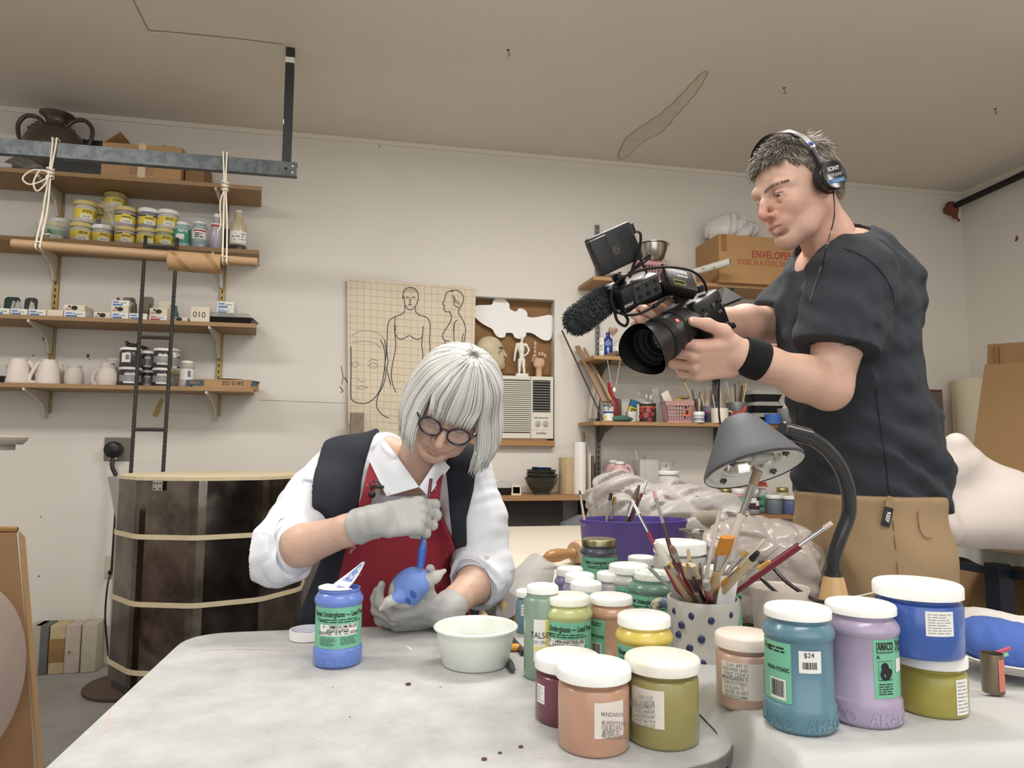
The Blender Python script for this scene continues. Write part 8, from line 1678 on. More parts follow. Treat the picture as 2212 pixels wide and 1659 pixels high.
for b_,c_,e,r,nm in((elr,wrr,.17,.062,1),(ell_,wrl,.30,.056,2)):
 ax=(c_-b_).normalized();o_=b_+ax*((c_-b_).length*e);T=Matrix.Translation(o_-ax*.03)@basis(ax)
 mb=MB(T);n_=40;mb.grid(lambda u,v:((r+.006*math.sin(3*2*PI*u+nm)+.003*math.sin(7*2*PI*u))*(1+.10*math.sin(PI*v))*math.cos(2*PI*u),(r+.006*math.sin(3*2*PI*u+nm))*(1+.10*math.sin(PI*v))*math.sin(2*PI*u),-.012+.05*v+.006*math.sin(2*2*PI*u+nm)),n_,8,closeu=True);mb.grid(lambda u,v:((r-.008)*math.cos(-2*PI*u),(r-.008)*math.sin(-2*PI*u),-.012+.05*v+.006*math.sin(-2*2*PI*u+nm)),n_,4,closeu=True);mb.build('rolled_cuff',m_shirt,woman,180)
def leaf(pts,th=.004,nm='collar',mat=None):
 mb=MB();A,B,C_,D=[V(p)for p in pts]
 f=lambda u,v:A.lerp(B,u).lerp(D.lerp(C_,u),v)+(-_fw)*(.010*math.sin(PI*u)*math.sin(PI*min(1,v*1.2)));mb.grid(f,12,8);mb.grid(lambda u,v:V(f(1-u,v))+_fw*th,12,8);return mb.build(nm,mat or m_shirt,woman,180)
leaf([P(828,945,1.655),P(905,1052,1.585),P(835,1072,1.585),P(795,990,1.64)]);leaf([P(950,985,1.63),P(905,1052,1.585),P(925,1072,1.585),P(972,1010,1.635)])
leaf([P(826,944,1.66),P(856,985,1.62),P(838,1000,1.62),P(808,960,1.66)])
tor=shirt0.copy();tor.cone(P(752,1110,1.76),P(700,1320,1.74),.045,.05,.05);X,Y,Z=tor.XYZ()
zx=lambda X,Y:(X-Wp.x)*_rt0.x+(Y-Wp.y)*_rt0.y
dp=lambda X,Y:(X-Wp.x)*_fw.x+(Y-Wp.y)*_fw.y
kx=1.72/FPX
def px2(x,y):p=P(x,y,1.68);return((p.x-Wp.x)*_rt0.x+(p.y-Wp.y)*_rt0.y,p.z)
def lineside(S,Z,a,b):(x0,z0),(x1,z1)=px2(*a),px2(*b);n=math.hypot(x1-x0,z1-z0);return((S-x0)*(z1-z0)-(Z-z0)*(x1-x0))/n
S=zx(X,Y);D_=dp(X,Y)
front=D_-.02
gap=np.maximum(np.maximum(lineside(S,Z,(806,900),(760,1200)),-lineside(S,Z,(950,900),(985,1200))),front)
vd=tor.d-.016+folds(.002,30,2)(X,Y,Z);vd=np.maximum(vd,-gap);
ed=lambda pts:np.interp(Z,*zip(*sorted([(px2(0,y)[1],px2(x,y)[0])for x,y in pts])))
vd=np.maximum(vd,np.maximum(ed([(692,940),(706,1050),(714,1110),(700,1180),(640,1330)])-S,S-ed([(1034,940),(1024,1050),(1010,1110),(1012,1180),(1030,1330)])))
vd=np.maximum(vd,np.where(Z>nb[2]-.01,.062-np.sqrt((X-nb[0])**2+(Y-nb[1])**2),-9));vest=tor;vest.d=vd.astype(np.float32);vd=vest.d;capcut=np.full(vd.shape,-9,np.float32)
for b_,c_ in((elr,wrr),(ell_,wrl)):
 u_=c_-b_;t_=np.clip(((X-b_[0])*u_[0]+(Y-b_[1])*u_[1]+(Z-b_[2])*u_[2])/u_.length_squared,0,1);capcut=np.maximum(capcut,.088-np.sqrt((X-b_[0]-u_[0]*t_)**2+(Y-b_[1]-u_[1]*t_)**2+(Z-b_[2]-u_[2]*t_)**2))
vest.d=np.maximum(vd,capcut).astype(np.float32);sdf_obj(vest,'vest',M('navy_vest',(34,39,50),.9,bump=.2,bs=300,var=.2,vs=30),woman,1)
ap_=shirt0.copy();Lf=np.interp(Z,*zip(*sorted([(px2(0,y)[1],px2(x,y)[0])for x,y in((785,1085),(762,1140),(745,1195),(728,1260),(715,1400))])));Rg=np.interp(Z,*zip(*sorted([(px2(0,y)[1],px2(x,y)[0])for x,y in((952,1098),(978,1150),(996,1200),(990,1262),(1030,1400))])))
ad=ap_.d-.025+folds(.003,26,6)(X,Y,Z);ad=np.maximum(np.maximum(ad,np.maximum(Lf-S,S-Rg)),D_-.0);ad=np.maximum(ad,capcut);ad=np.maximum(ad,Z-px2(870,1090)[1]+.02*np.abs(S));ap_.d=ad.astype(np.float32)
m_apron=M('red_apron',(150,34,50),.85,var=.5,vs=42,col2=(206,170,168),thr=(.635,.68),bump=.2,bs=350);sdf_obj(ap_,'apron',m_apron,woman,1)
def strap(pts,w_=.013):
 mb=MB();Q=smooth_path([P(*p)for p in pts],6);n=len(Q);sd=_rt
 for off in(0,.004):mb.grid(lambda u,v:Q[min(int(round(v*(n-1))),n-1)]+sd*((u-.5)*2*w_)*(1 if off==0 else-1)+_fw*off,4,n)
 mb.build('apron_strap',m_apron,woman,60)
strap([(818,975,1.665),(806,1015,1.63),(796,1060,1.60),(783,1108,1.60)]);strap([(952,1000,1.65),(943,1035,1.61),(938,1075,1.60),(940,1120,1.61)])
mb=MB()
for x,y,z,r in((1051,1204,1.585,.006),(660,1089,1.575,.0055)):mb=MB(Matrix.Translation(P(x,y,z))@basis(-_fw));mb.lathe([(0,.001),(r*.4,.0),(r*.7,.002),(r,.001),(r,0)],18);mb.build('button',M('shell_button',(226,224,220),.3),woman)
lg=Vol(Wp+V((-.30,-.42,-.01)),Wp+V((.34,.25,.66)),.009)
for sx in(-1,1):
 h_=Wp+_rt0*(sx*.09)+V((0,0,.53));kn=h_+_rt0*(sx*.05)+V((-.08,-.36,-.03));an=kn+V((.0,.05,-.42));lg.chain([h_,kn],[.088,.064],.04);lg.chain([kn,an],[.062,.045],.02);lg.cone(an+V((0,0,-.02)),an+V((-.02,-.13,-.03)),.038,.03,.02)
lg.d=np.maximum(lg.d,.004-lg.XYZ()[2]).astype(np.float32);sdf_obj(lg,'trousers',M('dark_trousers',(40,42,48),.9),woman,1)
t=thing('chair','dark chair under the seated person, its back just showing behind her shoulder','chair',Wp);m_ch=M('dark_chair',(58,54,50),.6)
MB().b2(Wp+V((-.22,-.2,.405)),Wp+V((.22,.24,.435)),.01).build('seat',m_ch,t)
q_=at(810,950,1.98);MB().b2((Wp.x-.19,Wp.y+.215,.72),(Wp.x+.19,Wp.y+.245,q_.z),.012).build('backrest',m_ch,t)
for x,y in((-.2,-.18),(.2,-.18),(-.2,.225),(.2,.225)):MB().b2(Wp+V((x-.016,y-.016,0)),Wp+V((x+.016,y+.016,.405 if y<0 else .8))).build('leg',m_ch,t)
m_glove=M('grey_nitrile',(170,170,168),.5,var=.3,vs=25,col2=(190,190,188),bump=.25,bs=110)
gv=Vol(wrr+V((-.06,-.14,-.13)),wrr+V((.20,.12,.09)),.0019);ya=dirs((.95,.12),.05);TR_h=mk(wrr+ya*.012,ya,dirs((.05,.55),-.85))
tr=hand(gv,TR_h,.90,[(48,70,30),(58,76,35),(64,80,40),(66,80,40)],[(.022,.025,-.012),(.040,.055,-.024),(.046,.085,-.030),(.040,.108,-.034)],.006,-1 if TR_h.to_3x3().col[0].dot(_up)<0 else 1)
ca=(wrr-elr).normalized();gv.cone(wrr-ca*.045,wrr+ca*.012,.036,.031,.01);gv.d=(gv.d-.0012+folds(.0013,130,3)(*gv.XYZ())).astype(np.float32);gv.d=np.maximum(gv.d,-plane(*gv.XYZ(),wrr-ca*.040,ca)).astype(np.float32)
sdf_obj(gv,'glove',m_glove,woman,1)
gv=Vol(P(800,1385,1.47)-V((.03,.08,.03)),P(985,1215,1.5)+V((.03,.08,.03)),.0019);ya=dirs((-.93,-.18),-.18);TL_h=mk(wrl+ya*.01,ya,dirs((-.10,-.62),-.78));sgn=1 if TL_h.to_3x3().col[0].dot(_up)>0 else-1
tl=hand(gv,TL_h,1.0,[(52,42,20),(46,44,22),(38,46,26),(34,48,28)],[(.020,.012,-.010),(.046,.020,-.022),(.078,.014,-.030),(.102,.006,-.034)],.008,sgn)
ca=(wrl-ell_).normalized();gv.cone(wrl-ca*.03,wrl+ca*.012,.035,.031,.01);gv.d=(gv.d-.0012+folds(.0013,130,5)(*gv.XYZ())).astype(np.float32);gv.d=np.maximum(gv.d,-plane(*gv.XYZ(),wrl-ca*.028,ca)).astype(np.float32);gv.d=np.maximum(gv.d,TZ+.001-gv.XYZ()[2]).astype(np.float32)
sdf_obj(gv,'glove',m_glove,woman,1)
Zb=1.425;bc=P(888,1264,Zb);t=thing('ceramic_bird','small ceramic bird half painted blue, held in gloved fingers','figurine',bc);ax=dirs((.62,.52),-.30)
vol=Vol(bc-V((.085,.07,.075)),bc+V((.085,.07,.075)),.0015);Bt=basis(ax).to_3x3()
vol.ell(bc,(.034,.034,.043),Bt,0);vol.ell(bc-ax*.020-_up*.006,(.031,.030,.034),Bt,.015)
vol.chain([P(914,1262,1.41),P(940,1246,1.41),P(960,1233,1.42)],[.015,.011,.0045],.008);vol.chain([P(862,1290,1.40),P(840,1300,1.39),P(822,1316,1.385)],[.014,.009,.004],.008)
vol.chain([P(868,1245,1.385),P(888,1262,1.382),P(900,1282,1.385)],[.0012,.0018,.001],.003,'-')
def bcol(v):
 o=np.tile(np.array(lin((190,186,178))[:3]),(len(v),1));r_=v-np.array(bc);a_=r_@np.array(ax);s_=r_@np.array(_up);w_=r_@np.array(_rt)
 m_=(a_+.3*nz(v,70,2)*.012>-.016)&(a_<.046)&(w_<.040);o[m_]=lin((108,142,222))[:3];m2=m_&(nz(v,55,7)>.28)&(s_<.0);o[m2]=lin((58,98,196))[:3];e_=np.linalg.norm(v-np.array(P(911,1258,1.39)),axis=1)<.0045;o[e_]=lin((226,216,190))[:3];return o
sdf_obj(vol,'bird',M('bird_glaze',(120,150,220),.55,attr='tint'),t,1,bcol)
a,b=P(908,1226,1.40),P(931,1034,1.455);L=(b-a).length
rod('paint_brush','blue loaded flat brush with a dark red handle held over the bird','brush',(a,b),[('bristles',0,.20,.0068,.0085,M('blue_wet_bristle',(36,84,186),.35,var=.2,vs=60),(1,.45)),('ferrule',.20,.36,.0085,.0045,M('blue_smeared_ferrule',(60,100,180),.35,.3,var=.8,vs=50,col2=(150,150,150),thr=(.5,.6)),(1,.5)),('handle',.36,1,.0042,.0035,hm((96,30,44)),None)])
m_gl=M('navy_acetate',(24,27,52),.2,coat=.6);t=thing('eyeglasses','round dark blue framed eyeglasses worn by the seated person','glasses',hq(0,-.005,.11))
mb=MB()
for x in(-1,1):
 C0=(x*.0325,-.004,.1035)
 mb=MB();mb.tube([hq(C0[0]+.0245*math.cos(a_),C0[1]+.0225*math.sin(a_)+(.0),C0[2]-.004*math.cos(a_)*x-.003*math.sin(a_)*0)for a_ in[2*PI*k/28 for k in range(28)]],.0024,8,closed=True,flat=(1,1));mb.build('rim',m_gl,t)
 mb=MB();mb.raw([hq(*C0)]+[hq(C0[0]+.0235*math.cos(a_),C0[1]+.0215*math.sin(a_),C0[2]-.004*math.cos(a_)*x)for a_ in[2*PI*k/28 for k in range(28)]],[(0,1+k,1+(k+1)%28)for k in range(28)]);mb.build('lens',M('lens_glass',(235,232,236),.03,alpha=.12,spec=.6),t)
 MB().tube([hq(x*.056,.006,.100),hq(x*.068,.009,.090),hq(x*.078,.012,.03),hq(x*.080,.008,-.02)],.0024,6,sub=4).build('temple',m_gl,t)
MB().tube([hq(-.010,.002,.1055),hq(0,.006,.108),hq(.010,.002,.1055)],.0024,8,sub=4).build('bridge',m_gl,t)
q_=P(812,1052,1.585);t=thing('lapel_microphone','tiny black lapel microphone clipped to the left apron strap','microphone',q_);MB().ball(q_+V((-.008,-.006,-.016)),.008,u=14,w=10).build('foam_ball',m_black,t);mb=MB(Matrix.Translation(q_)@basis(_rt));mb.box((0,0,.004),(.007,.007,.028),.001);mb.build('clip',m_black,t);mb=MB();mb.tube([q_+V((-.008,-.004,-.01)),q_+V((-.014,-.002,.006)),q_+V((0,0,.014)),q_+V((.012,.003,.004))],.0012,5,sub=4);mb.build('wire',m_black,t)
Zm=1.66;Mp=at(1870,1100,Zm);Mp.z=0;man=thing('person','person in a charcoal t-shirt and khaki trousers standing and holding a video camera','person',Mp)
psi=math.radians(70);pt=math.radians(18);rl=math.radians(3)
hx=(-_rt0*math.sin(psi)-V((_fw.x,_fw.y,0)).normalized()*math.cos(psi)).normalized();f_=(hx*math.cos(pt)-V((0,0,1))*math.sin(pt)).normalized();r_=V((0,0,1)).cross(f_).normalized();u_=f_.cross(r_)
r_,u_=r_*math.cos(rl)+u_*math.sin(rl),u_*math.cos(rl)-r_*math.sin(rl)
MT=Matrix((r_,u_,f_)).transposed().to_4x4();ey=at(1682,419,1.565);MT.translation=ey-(MT.to_3x3()@V((.031,-.003,.077)))
hv=Vol(MT.translation-V((.19,.19,.24)),MT.translation+V((.19,.19,.16)),.0022);mq=head(hv,MT,dict(s=.96,fold=.55,nose=1.0,brow=1.15,chin=1.1,w=.90,ears=(1,)))
Q=lambda x,y,z:at(x,y,z)
nm=Q(1800,560,1.68);hv.chain([mq(0,-.05,-.035),mq(0,-.10,-.055).lerp(nm,.35),nm],[.055,.054,.062],.025);hv.cone(mq(.035,-.055,-.01),Q(1768,560,1.62),.014,.012,.02)
bx_=[Q(1380,660,1.40),Q(1640,800,1.38),Q(1850,600,1.42),Q(1800,860,1.38),Q(2050,700,1.95),Q(1880,1170,1.98),Q(1870,1170,1.45),Q(1800,480,1.95)]
bm=Vol([min(p[i]for p in bx_)-.02 for i in range(3)],[max(p[i]for p in bx_)+.03 for i in range(3)],.0042)
for x,y,z,r,k in((1826,605,1.70,(.12,.15,.09),0),(1826,680,1.70,(.128,.165,.12),.06),(1836,800,1.70,(.126,.16,.13),.07),(1868,940,1.70,(.138,.16,.13),.07),(1880,1060,1.70,(.143,.165,.12),.07)):bm.ell(Q(x,y,z),r,None,k)
bm.ell(Q(1895,640,1.74),(.06,.11,.12),None,.06)
sn,en,wn=Q(1838,608,1.545),Q(1790,838,1.50),Q(1610,768,1.47);sf,ef,wf=Q(1740,640,1.86),Q(1672,700,1.84),Q(1480,700,1.62)
tv=bm.copy();tb=tv.d.copy()
bm.cone(Q(1830,565,1.66),sn,.075,.068,.05);bm.cone(Q(1800,570,1.74),sf,.07,.06,.05)
bm.chain([sn,sn.lerp(en,.45),en],[.064,.055,.044],.03);bm.chain([en,en.lerp(wn,.30),en.lerp(wn,.75),wn],[.045,.046,.034,.029],.02);bm.chain([sf,sf.lerp(ef,.5),ef],[.058,.052,.046],.03);bm.chain([ef,ef.lerp(wf,.35),wf],[.046,.046,.030],.02)
tv.cone(Q(1830,565,1.66),sn,.080,.078,.05);tv.cone(Q(1800,565,1.74),sf,.075,.07,.05);tv.chain([sn,sn.lerp(en,.35),sn.lerp(en,.72)],[.076,.076,.080],.03);tv.chain([sf,sf.lerp(ef,.5),sf.lerp(ef,1.1)],[.066,.064,.064],.03)
m_skinm=M('skin_ruddy',(206,156,134),.5,attr='tint',bump=.15,bs=500)
hl=Vol(Q(1400,840,1.46)-V((.04,.12,.03)),Q(1650,640,1.48)+V((.04,.14,.03)),.0021)
ya=dirs((-.90,-.10),-.12);LH=mk(wn+ya*.004,ya,dirs((.0,-.42),-.90));sg=1 if LH.to_3x3().col[0].dot(_up)>0 else-1
hand(hl,LH,1.12,[(38,40,18),(44,40,22),(48,42,24),(52,44,26)],[(.022,.020,-.004),(.050,.042,-.004),(.068,.074,-.002),(.076,.102,-.006)],.010,sg,.007)
hl.cone(wn,en.lerp(wn,.8),.032,.036,.015)
hr=Vol(Q(1350,800,1.60)-V((.05,.14,.03)),Q(1520,620,1.66)+V((.05,.14,.03)),.0025);ya=dirs((-.80,.16),-.10);RH=mk(wf+ya*.0,ya,dirs((.1,.45),.85))
hand(hr,RH,1.05,[(50,60,30),(55,62,30),(60,66,30),(62,66,30)],[(.02,.02,-.01),(.045,.045,-.02),(.06,.075,-.03),(.06,.1,-.035)],.006,-1,.006)
sp=[(mq(0,-.045,.112),.032,(206,122,108),.75),(mq(.03,-.04,.08),.045,(204,136,114),.5),(mq(.0,-.073,.092),.020,(172,106,98),.55),(mq(.018,-.073,.085),.012,(172,106,98),.5),(mq(.032,-.085,.055),.06,(176,138,120),.35),(mq(0,-.11,.06),.04,(182,142,122),.35),(nm,.12,(206,132,110),.5),(mq(.045,-.06,-.02),.07,(206,136,114),.45),(Q(1480,720,1.46),.09,(210,146,126),.45)]
sdf_obj([hv,bm,hl,hr],'body',m_skinm,man,1,skin_cols((206,162,140),None,sp,5))
mb=MB();mb.ball(mq(.032,-.0035,.0690),.0145,u=18,w=12);mb.build('eye',M('eye_white',(206,196,188),.2),man)
ic=mq(.0325,-.005,.0705);id_=(MT.to_3x3()@V((.0,-.25,.97))).normalized();mb=MB(Matrix.Translation(ic+id_*.0118)@basis(id_));mb.lathe([(0,.0022),(.0062,.0012)],18);mb.m=1;mb.lathe([(0,.0026),(.0025,.0022)],12);mb.build('iris',[M('iris_grey',(96,92,84),.2),m_slot],man)
mb=MB();g=random.Random(4)
for i in range(170):q_=g.random();a_=mq((.012+.042*q_),(.0115+.006*math.sin(q_*2.6)+g.uniform(-.003,.003)),.1005-.034*q_*q_);mb.tube([a_,a_+MT.to_3x3()@V((.007,.001,-.001))],.00045,3)
mb.build('eyebrow',M('brow_brown',(150,124,106),.8),man)
mb=MB();mb.tube([mq(.020,-.004,.0830),mq(.032,.0010,.0885),mq(.046,-.003,.0790)],.0006,5,sub=4);mb.build('eyelash',M('lash_brown',(70,54,46),.7),man)
nails=MB();tq=LH@V((.076*sg*1.12,.102*1.12,-.006*1.12));mbn=MB(Matrix.Translation(tq+dirs((0,.3),-.95)*.0078)@basis(dirs((0,.3),-.95),dirs((-1,.2),0)));mbn.ball((.001,0,0),(.0075,.0058,.0016),u=12,w=8);mbn.build('thumbnail',M('nail',(222,178,166),.3,coat=.4),man)
RM=MT.to_3x3();m_mh=[M('pepper_hair',(132,122,110),.5),M('silver_pepper',(178,170,160),.5),M('dark_pepper',(84,76,68),.55)]
def skull(az,t_,r=1.0):x=math.sin(az)*math.sin(t_);zf=math.cos(az)*math.sin(t_);y=math.cos(t_);return(x*.081*r,.031+y*.096*r,-.018+zf*.101*r)
def lim(az):f=abs(az);return 1.04 if f<.55 else 1.04+(f-.55)*.62 if f<1.15 else 1.41+(f-1.15)*1.35 if f<1.62 else 2.12 if f<2.1 else 2.32
def short(g):
 az=g.uniform(-PI,PI);tm=lim(az);t_=math.acos(1-g.random()*(1-math.cos(tm)));c=V(skull(az,t_));n_=(c-V((0,.031,-.018))).normalized()
 side=min(1,t_/1.3);fl=V((.25,.05,.9))*(1-side)+V((0,-.75,-.45 if abs(az)>.8 else .5))*side;L=(.030 if t_<1.0 else .018)*g.uniform(.7,1.25);d=(n_*(.22 if t_<1 else .08)+fl*.9+V((g.uniform(-.2,.2),g.uniform(-.2,.2),g.uniform(-.2,.2)))).normalized()
 c2=c+n_*.002+d*L*.5;c3=c+n_*.003+d*L*1.0+V((0,-.004,0));return[mq(*(c-n_*.002)),mq(*c2),mq(*c3)]
def mcap(mb):
 mb.m=0;mb.grid(lambda u,v:mq(*skull(-PI+2*PI*u,v*lim(-PI+2*PI*u)*.97,1.012)),60,14)
locks('hair',m_mh,man,short,5200,2,.0008,3,9,mcap)
X,Y,Z=tv.XYZ();zh=Q(1870,1092,1.66).z;fdm=folds(.007,21,8);fds=folds(.004,55,12,4)
d=tv.d-.009+fdm(X,Y,Z*1.9)+fds(X,Y,Z*1.5)*.6;lowf=np.clip((Q(1870,700,1.6).z-Z)/.3,0,1);d=d-.010*lowf+.007*lowf*np.sin(70*Z+30*X+22*Y+2*np.sin(20*X+14*Z))
d=np.maximum(d,zh-Z+.012*np.sin(9*X))
for a_,b_,e in((sn,en,.66),(sf,ef,1.0)):
 ax=(b_-a_).normalized();pl=plane(X,Y,Z,a_+ax*((b_-a_).length*e),ax);t_=(X-a_[0])*ax[0]+(Y-a_[1])*ax[1]+(Z-a_[2])*ax[2];ra=np.sqrt((X-a_[0]-ax[0]*t_)**2+(Y-a_[1]-ax[1]*t_)**2+(Z-a_[2]-ax[2]*t_)**2);d=np.maximum(d,np.minimum(np.minimum(pl,.100-ra),tb-.018))
nx_=(mq(0,-.09,-.05)-nm).normalized();t_=(X-nm[0])*nx_[0]+(Y-nm[1])*nx_[1]+(Z-nm[2])*nx_[2];ra=np.sqrt((X-nm[0]-nx_[0]*t_)**2+(Y-nm[1]-nx_[1]*t_)**2+(Z-nm[2]-nx_[2]*t_)**2);d=np.maximum(d,np.minimum(t_-.012,.094-ra))
tv.d=d.astype(np.float32);m_tee=M('charcoal_tee',(44,48,56),.9,var=.25,vs=90,col2=(56,60,68),bump=.12,bs=400);sdf_obj(tv,'tshirt',m_tee,man,1)
lv=Vol(Mp+V((-.30,-.30,-.012)),Mp+V((.32,.34,zh+.06)),.008);
d0=V((_fw.x,_fw.y,0))*.05
for s_ in(-1,1):lv.cone(V((Mp.x,Mp.y,zh+.10))+d0*s_,V((Mp.x,Mp.y,zh-.22))+d0*s_,.132,.132,.03 if s_>0 else 0)
for o_,st in((-V((_fw.x,_fw.y,0))*.085,.02),(V((_fw.x,_fw.y,0))*.10,-.03)):
 h_=V((Mp.x,Mp.y,zh-.12))+o_+_rt0*.0;kn=V((h_.x,h_.y,.50))+_rt0*(st-.01);an=V((kn.x,kn.y,.10))+_rt0*.03;lv.chain([h_,h_.lerp(kn,.5),kn,an],[.122,.110,.086,.072],.04)
X,Y,Z=lv.XYZ();lv.d=(lv.d-.004+folds(.008,24,3)(X,Y,Z*.6)+folds(.004,60,5)(X,Y,Z*.5)).astype(np.float32);lv.d=np.maximum(lv.d,np.maximum(.05-Z,Z-zh-.03)).astype(np.float32);sdf_obj(lv,'trousers',M('khaki_trousers',(156,128,92),.85,var=.2,vs=5,col2=(136,108,74),bump=.12,bs=300),man,1)
for o_,st in((-V((_fw.x,_fw.y,0))*.085,.02),(V((_fw.x,_fw.y,0))*.10,-.03)):
 c=V((Mp.x,Mp.y,0))+o_+_rt0*(st+.02);sv_=Vol(c+V((-.22,-.1,-.01)),c+V((.12,.1,.14)),.007);sv_.cone(c+V((.02,0,.05)),c+V((-.14,0,.035)),.05,.042,0);sv_.cone(c+V((.01,0,.06)),c+V((.01,0,.10)),.05,.05,.02);sv_.d=np.maximum(sv_.d,.001-sv_.XYZ()[2]).astype(np.float32);sdf_obj(sv_,'shoe',m_black,man,1)
m_seam=M('seam_thread',(30,33,39),.9);m_seam2=M('khaki_seam',(120,94,62),.9)
def seam(vol,pts,m,nm,r=.0011):mb=MB();P_=smooth_path([V((x,y,0))for x,y in pts],6);mb.tube([surf(vol,p.x,p.y,1.25,1.9)for p in P_],r,5);mb.build(nm,m,man)
seam(lv,[(1928,1108),(1932,1160),(1938,1220),(1942,1290),(1946,1340)],m_seam2,'side_seam');seam(lv,[(1982,1102),(1986,1140),(1998,1160),(2014,1162)],m_seam2,'pocket_seam')
seam(tv,[(1822,536),(1870,556),(1906,590),(1926,625),(1932,660)],m_seam,'sleeve_seam');seam(tv,[(1746,742),(1800,746),(1850,744),(1884,738)],m_seam,'hem_seam');seam(tv,[(1742,1078),(1800,1084),(1880,1086),(1960,1082),(2020,1072)],m_seam,'hem_seam');seam(tv,[(1892,840),(1902,920),(1914,1000),(1922,1086)],m_seam,'side_seam')
q_=surf(lv,1915,1118,1.25,1.9)+(CAM-Mp).normalized()*.004;T=faceT(q_,-_fw+_rt*.1)@Matrix.Rotation(-.28,4,'Z');mb=MB(T);mb.box((0,0,.002),(.019,.040,.005),.002);mb.m=1;mb.text('REEF',.012,T=Matrix.Rotation(-PI/2,4,'Z')@TR((.0,-.004,.0052)),bold=.02,sx=.85);mb.m=2;mb.box((-.001,.028,.0),(.014,.03,.003),.001);mb.build('fabric_tag',[m_black,m_paper,M('khaki_tab',(150,124,90),.85)],man,0)
ax=(wn-en).normalized();c0,c1=en.lerp(wn,.80),en.lerp(wn,1.0)+ax*.012;mb=MB();mb.tube([c0,c0.lerp(c1,.04),c0.lerp(c1,.3),c0.lerp(c1,.7),c0.lerp(c1,.96),c1],[.036,.0415,.0425,.0405,.0385,.033],36);mb.build('wristband',M('black_terry',(16,16,17),.95,bump=.8,bs=300),man)
t=thing('headphones','black over ear headphones with a silver slider worn by the standing person','headphones',mq(0,.12,0))
ec=mq(.083,-.005,-.012);en_=(RM@V((1,-.05,.02))).normalized();eu=(RM@V((0,1,0)));T=frame(ec,en_.cross(eu)*-1,en_);m_hp=M('headphone_black',(18,18,20),.3,coat=.4)
T=Matrix((eu.cross(en_).normalized(),(en_.cross(eu.cross(en_))).normalized(),en_)).transposed().to_4x4();T.translation=ec
MB(T).lathe([(.012,-.004),(.030,-.004),(.035,.003),(.036,.010),(.033,.016),(.028,.017)],36).build('ear_pad',M('pad_leather',(22,22,23),.6),t)
mb=MB(T);mb.lathe([(.034,.014),(.0345,.020),(.033,.027),(.030,.0295),(.0285,.0285),(0,.0285)],40);mb.m=1;mb.text('SONY',.0125,TR((0,.009,.0290)),bold=.03,sx=1.0);fine(mb,TR((0,0,.0290)),-.022,.022,-.004,.003,2,1,lift=0,fill=.4,ragged=.1);mb.m=2;mb.b2((-.018,-.018,.0286),(.023,-.009,.0290));mb.m=1;mb.text('Professional',.0055,TR((.004,-.0155,.0293)));mb.build('ear_cup',[m_hp,M('silver_print',(200,200,200),.4),M('blue_badge',(40,110,170),.4)],t,40)
MB(Matrix.Translation(mq(-.083,-.005,-.012))@basis(-en_)).lathe([(.03,-.004),(.036,.008),(.03,.02),(0,.026)],30).build('ear_cup',m_hp,t)
bp_=[mq(x,y,z)for x,y,z in((.092,.028,-.004),(.090,.066,.004),(.080,.098,.014),(.055,.126,.024),(0,.141,.028),(-.055,.126,.024),(-.080,.098,.014),(-.090,.066,.004),(-.092,.028,-.004))]
def band(pts,w_,nm,m):
 Qp=smooth_path(pts,8);n=len(Qp);s_=(RM@V((0,0,1))).normalized();mb=MB()
 for k,sgn_ in((0,1),(.003,-1)):mb.grid(lambda u,v:Qp[min(int(round(v*(n-1))),n-1)]+s_*((u-.5)*w_*sgn_)+(Qp[min(int(round(v*(n-1))),n-1)]-mq(0,.02,0)).normalized()*k,5,n)
 mb.build(nm,m,t,60)
band(bp_[2:7],.019,'headband',M('band_black',(24,24,25),.5));off_=RM@V((.003,.002,0));band([p_+off_ for p_ in bp_[1:4]],.0155,'silver_slider',M('slider_silver',(190,190,196),.3,.6));MB().tube([bp_[0],bp_[1]],.006,8).build('yoke',m_hp,t)
q_=bp_[1].lerp(bp_[2],.25)+off_*1.9;MB().ball(q_,(.006,.006,.005),u=12,w=8).build('blue_badge',M('blue_enamel',(60,100,200),.3),t)
mb=MB();mb.tube([T@V((0,-.034,.012)),Q(1803,460,1.51),Q(1795,500,1.50),Q(1785,535,1.47)]+[surf(tv,x,y,1.25,1.9,.004)for x,y in((1776,570),(1762,610),(1750,650))],.0016,6,sub=5);mb.build('cable',m_hp,t)
m_cb=M('camera_black',(9,9,10),.42,var=.2,vs=40,col2=(18,18,19));m_gls=M('lens_front',(10,12,18),.04,coat=1,spec=.8);m_rub=M('ribbed_rubber',(8,8,8),.7);m_fur=M('grey_green_fur',(58,64,64),.95,var=.6,vs=90,col2=(34,38,38))
la=dirs((-.70,-.43),-.57);F0=at(1392,757,1.40);cu=V((0,0,1));LT=Matrix.Translation(F0)@basis(-la,cu.cross(la))
t=thing('video_camera','black professional video camera with monitor, fur covered microphone and wide lens held at chest height','camera',F0-la*.2)
ln=MB(LT).lathe([(.040,.012),(.041,.045),(.0445,.047),(.0445,.066),(.041,.068),(.041,.095),(.0435,.097),(.0435,.118),(.039,.122),(.036,.16),(0,.16)],48).build('lens',m_cb,t,30)
mb=MB(LT);n=72
for k in range(60):a_=2*PI*k/60;mb.box((.0447*math.cos(a_),.0447*math.sin(a_),.0565),(.0012,.0028,.017))
mb.build('focus_ring',m_rub,ln,0)
mb=MB(LT)
def hood(u,v):a_=2*PI*u;fl=.010*math.cos(2*a_)+.004;r_=.0425+.0125*(1-v);return(r_*math.cos(a_),r_*math.sin(a_),.045*v-(1-v)*fl)
mb.grid(hood,64,8,closeu=True);mb.grid(lambda u,v:tuple(c*(.955 if i<2 else 1)for i,c in enumerate(hood(-u,v))),64,8,closeu=True);mb.build('lens_hood',m_cb,ln,60)
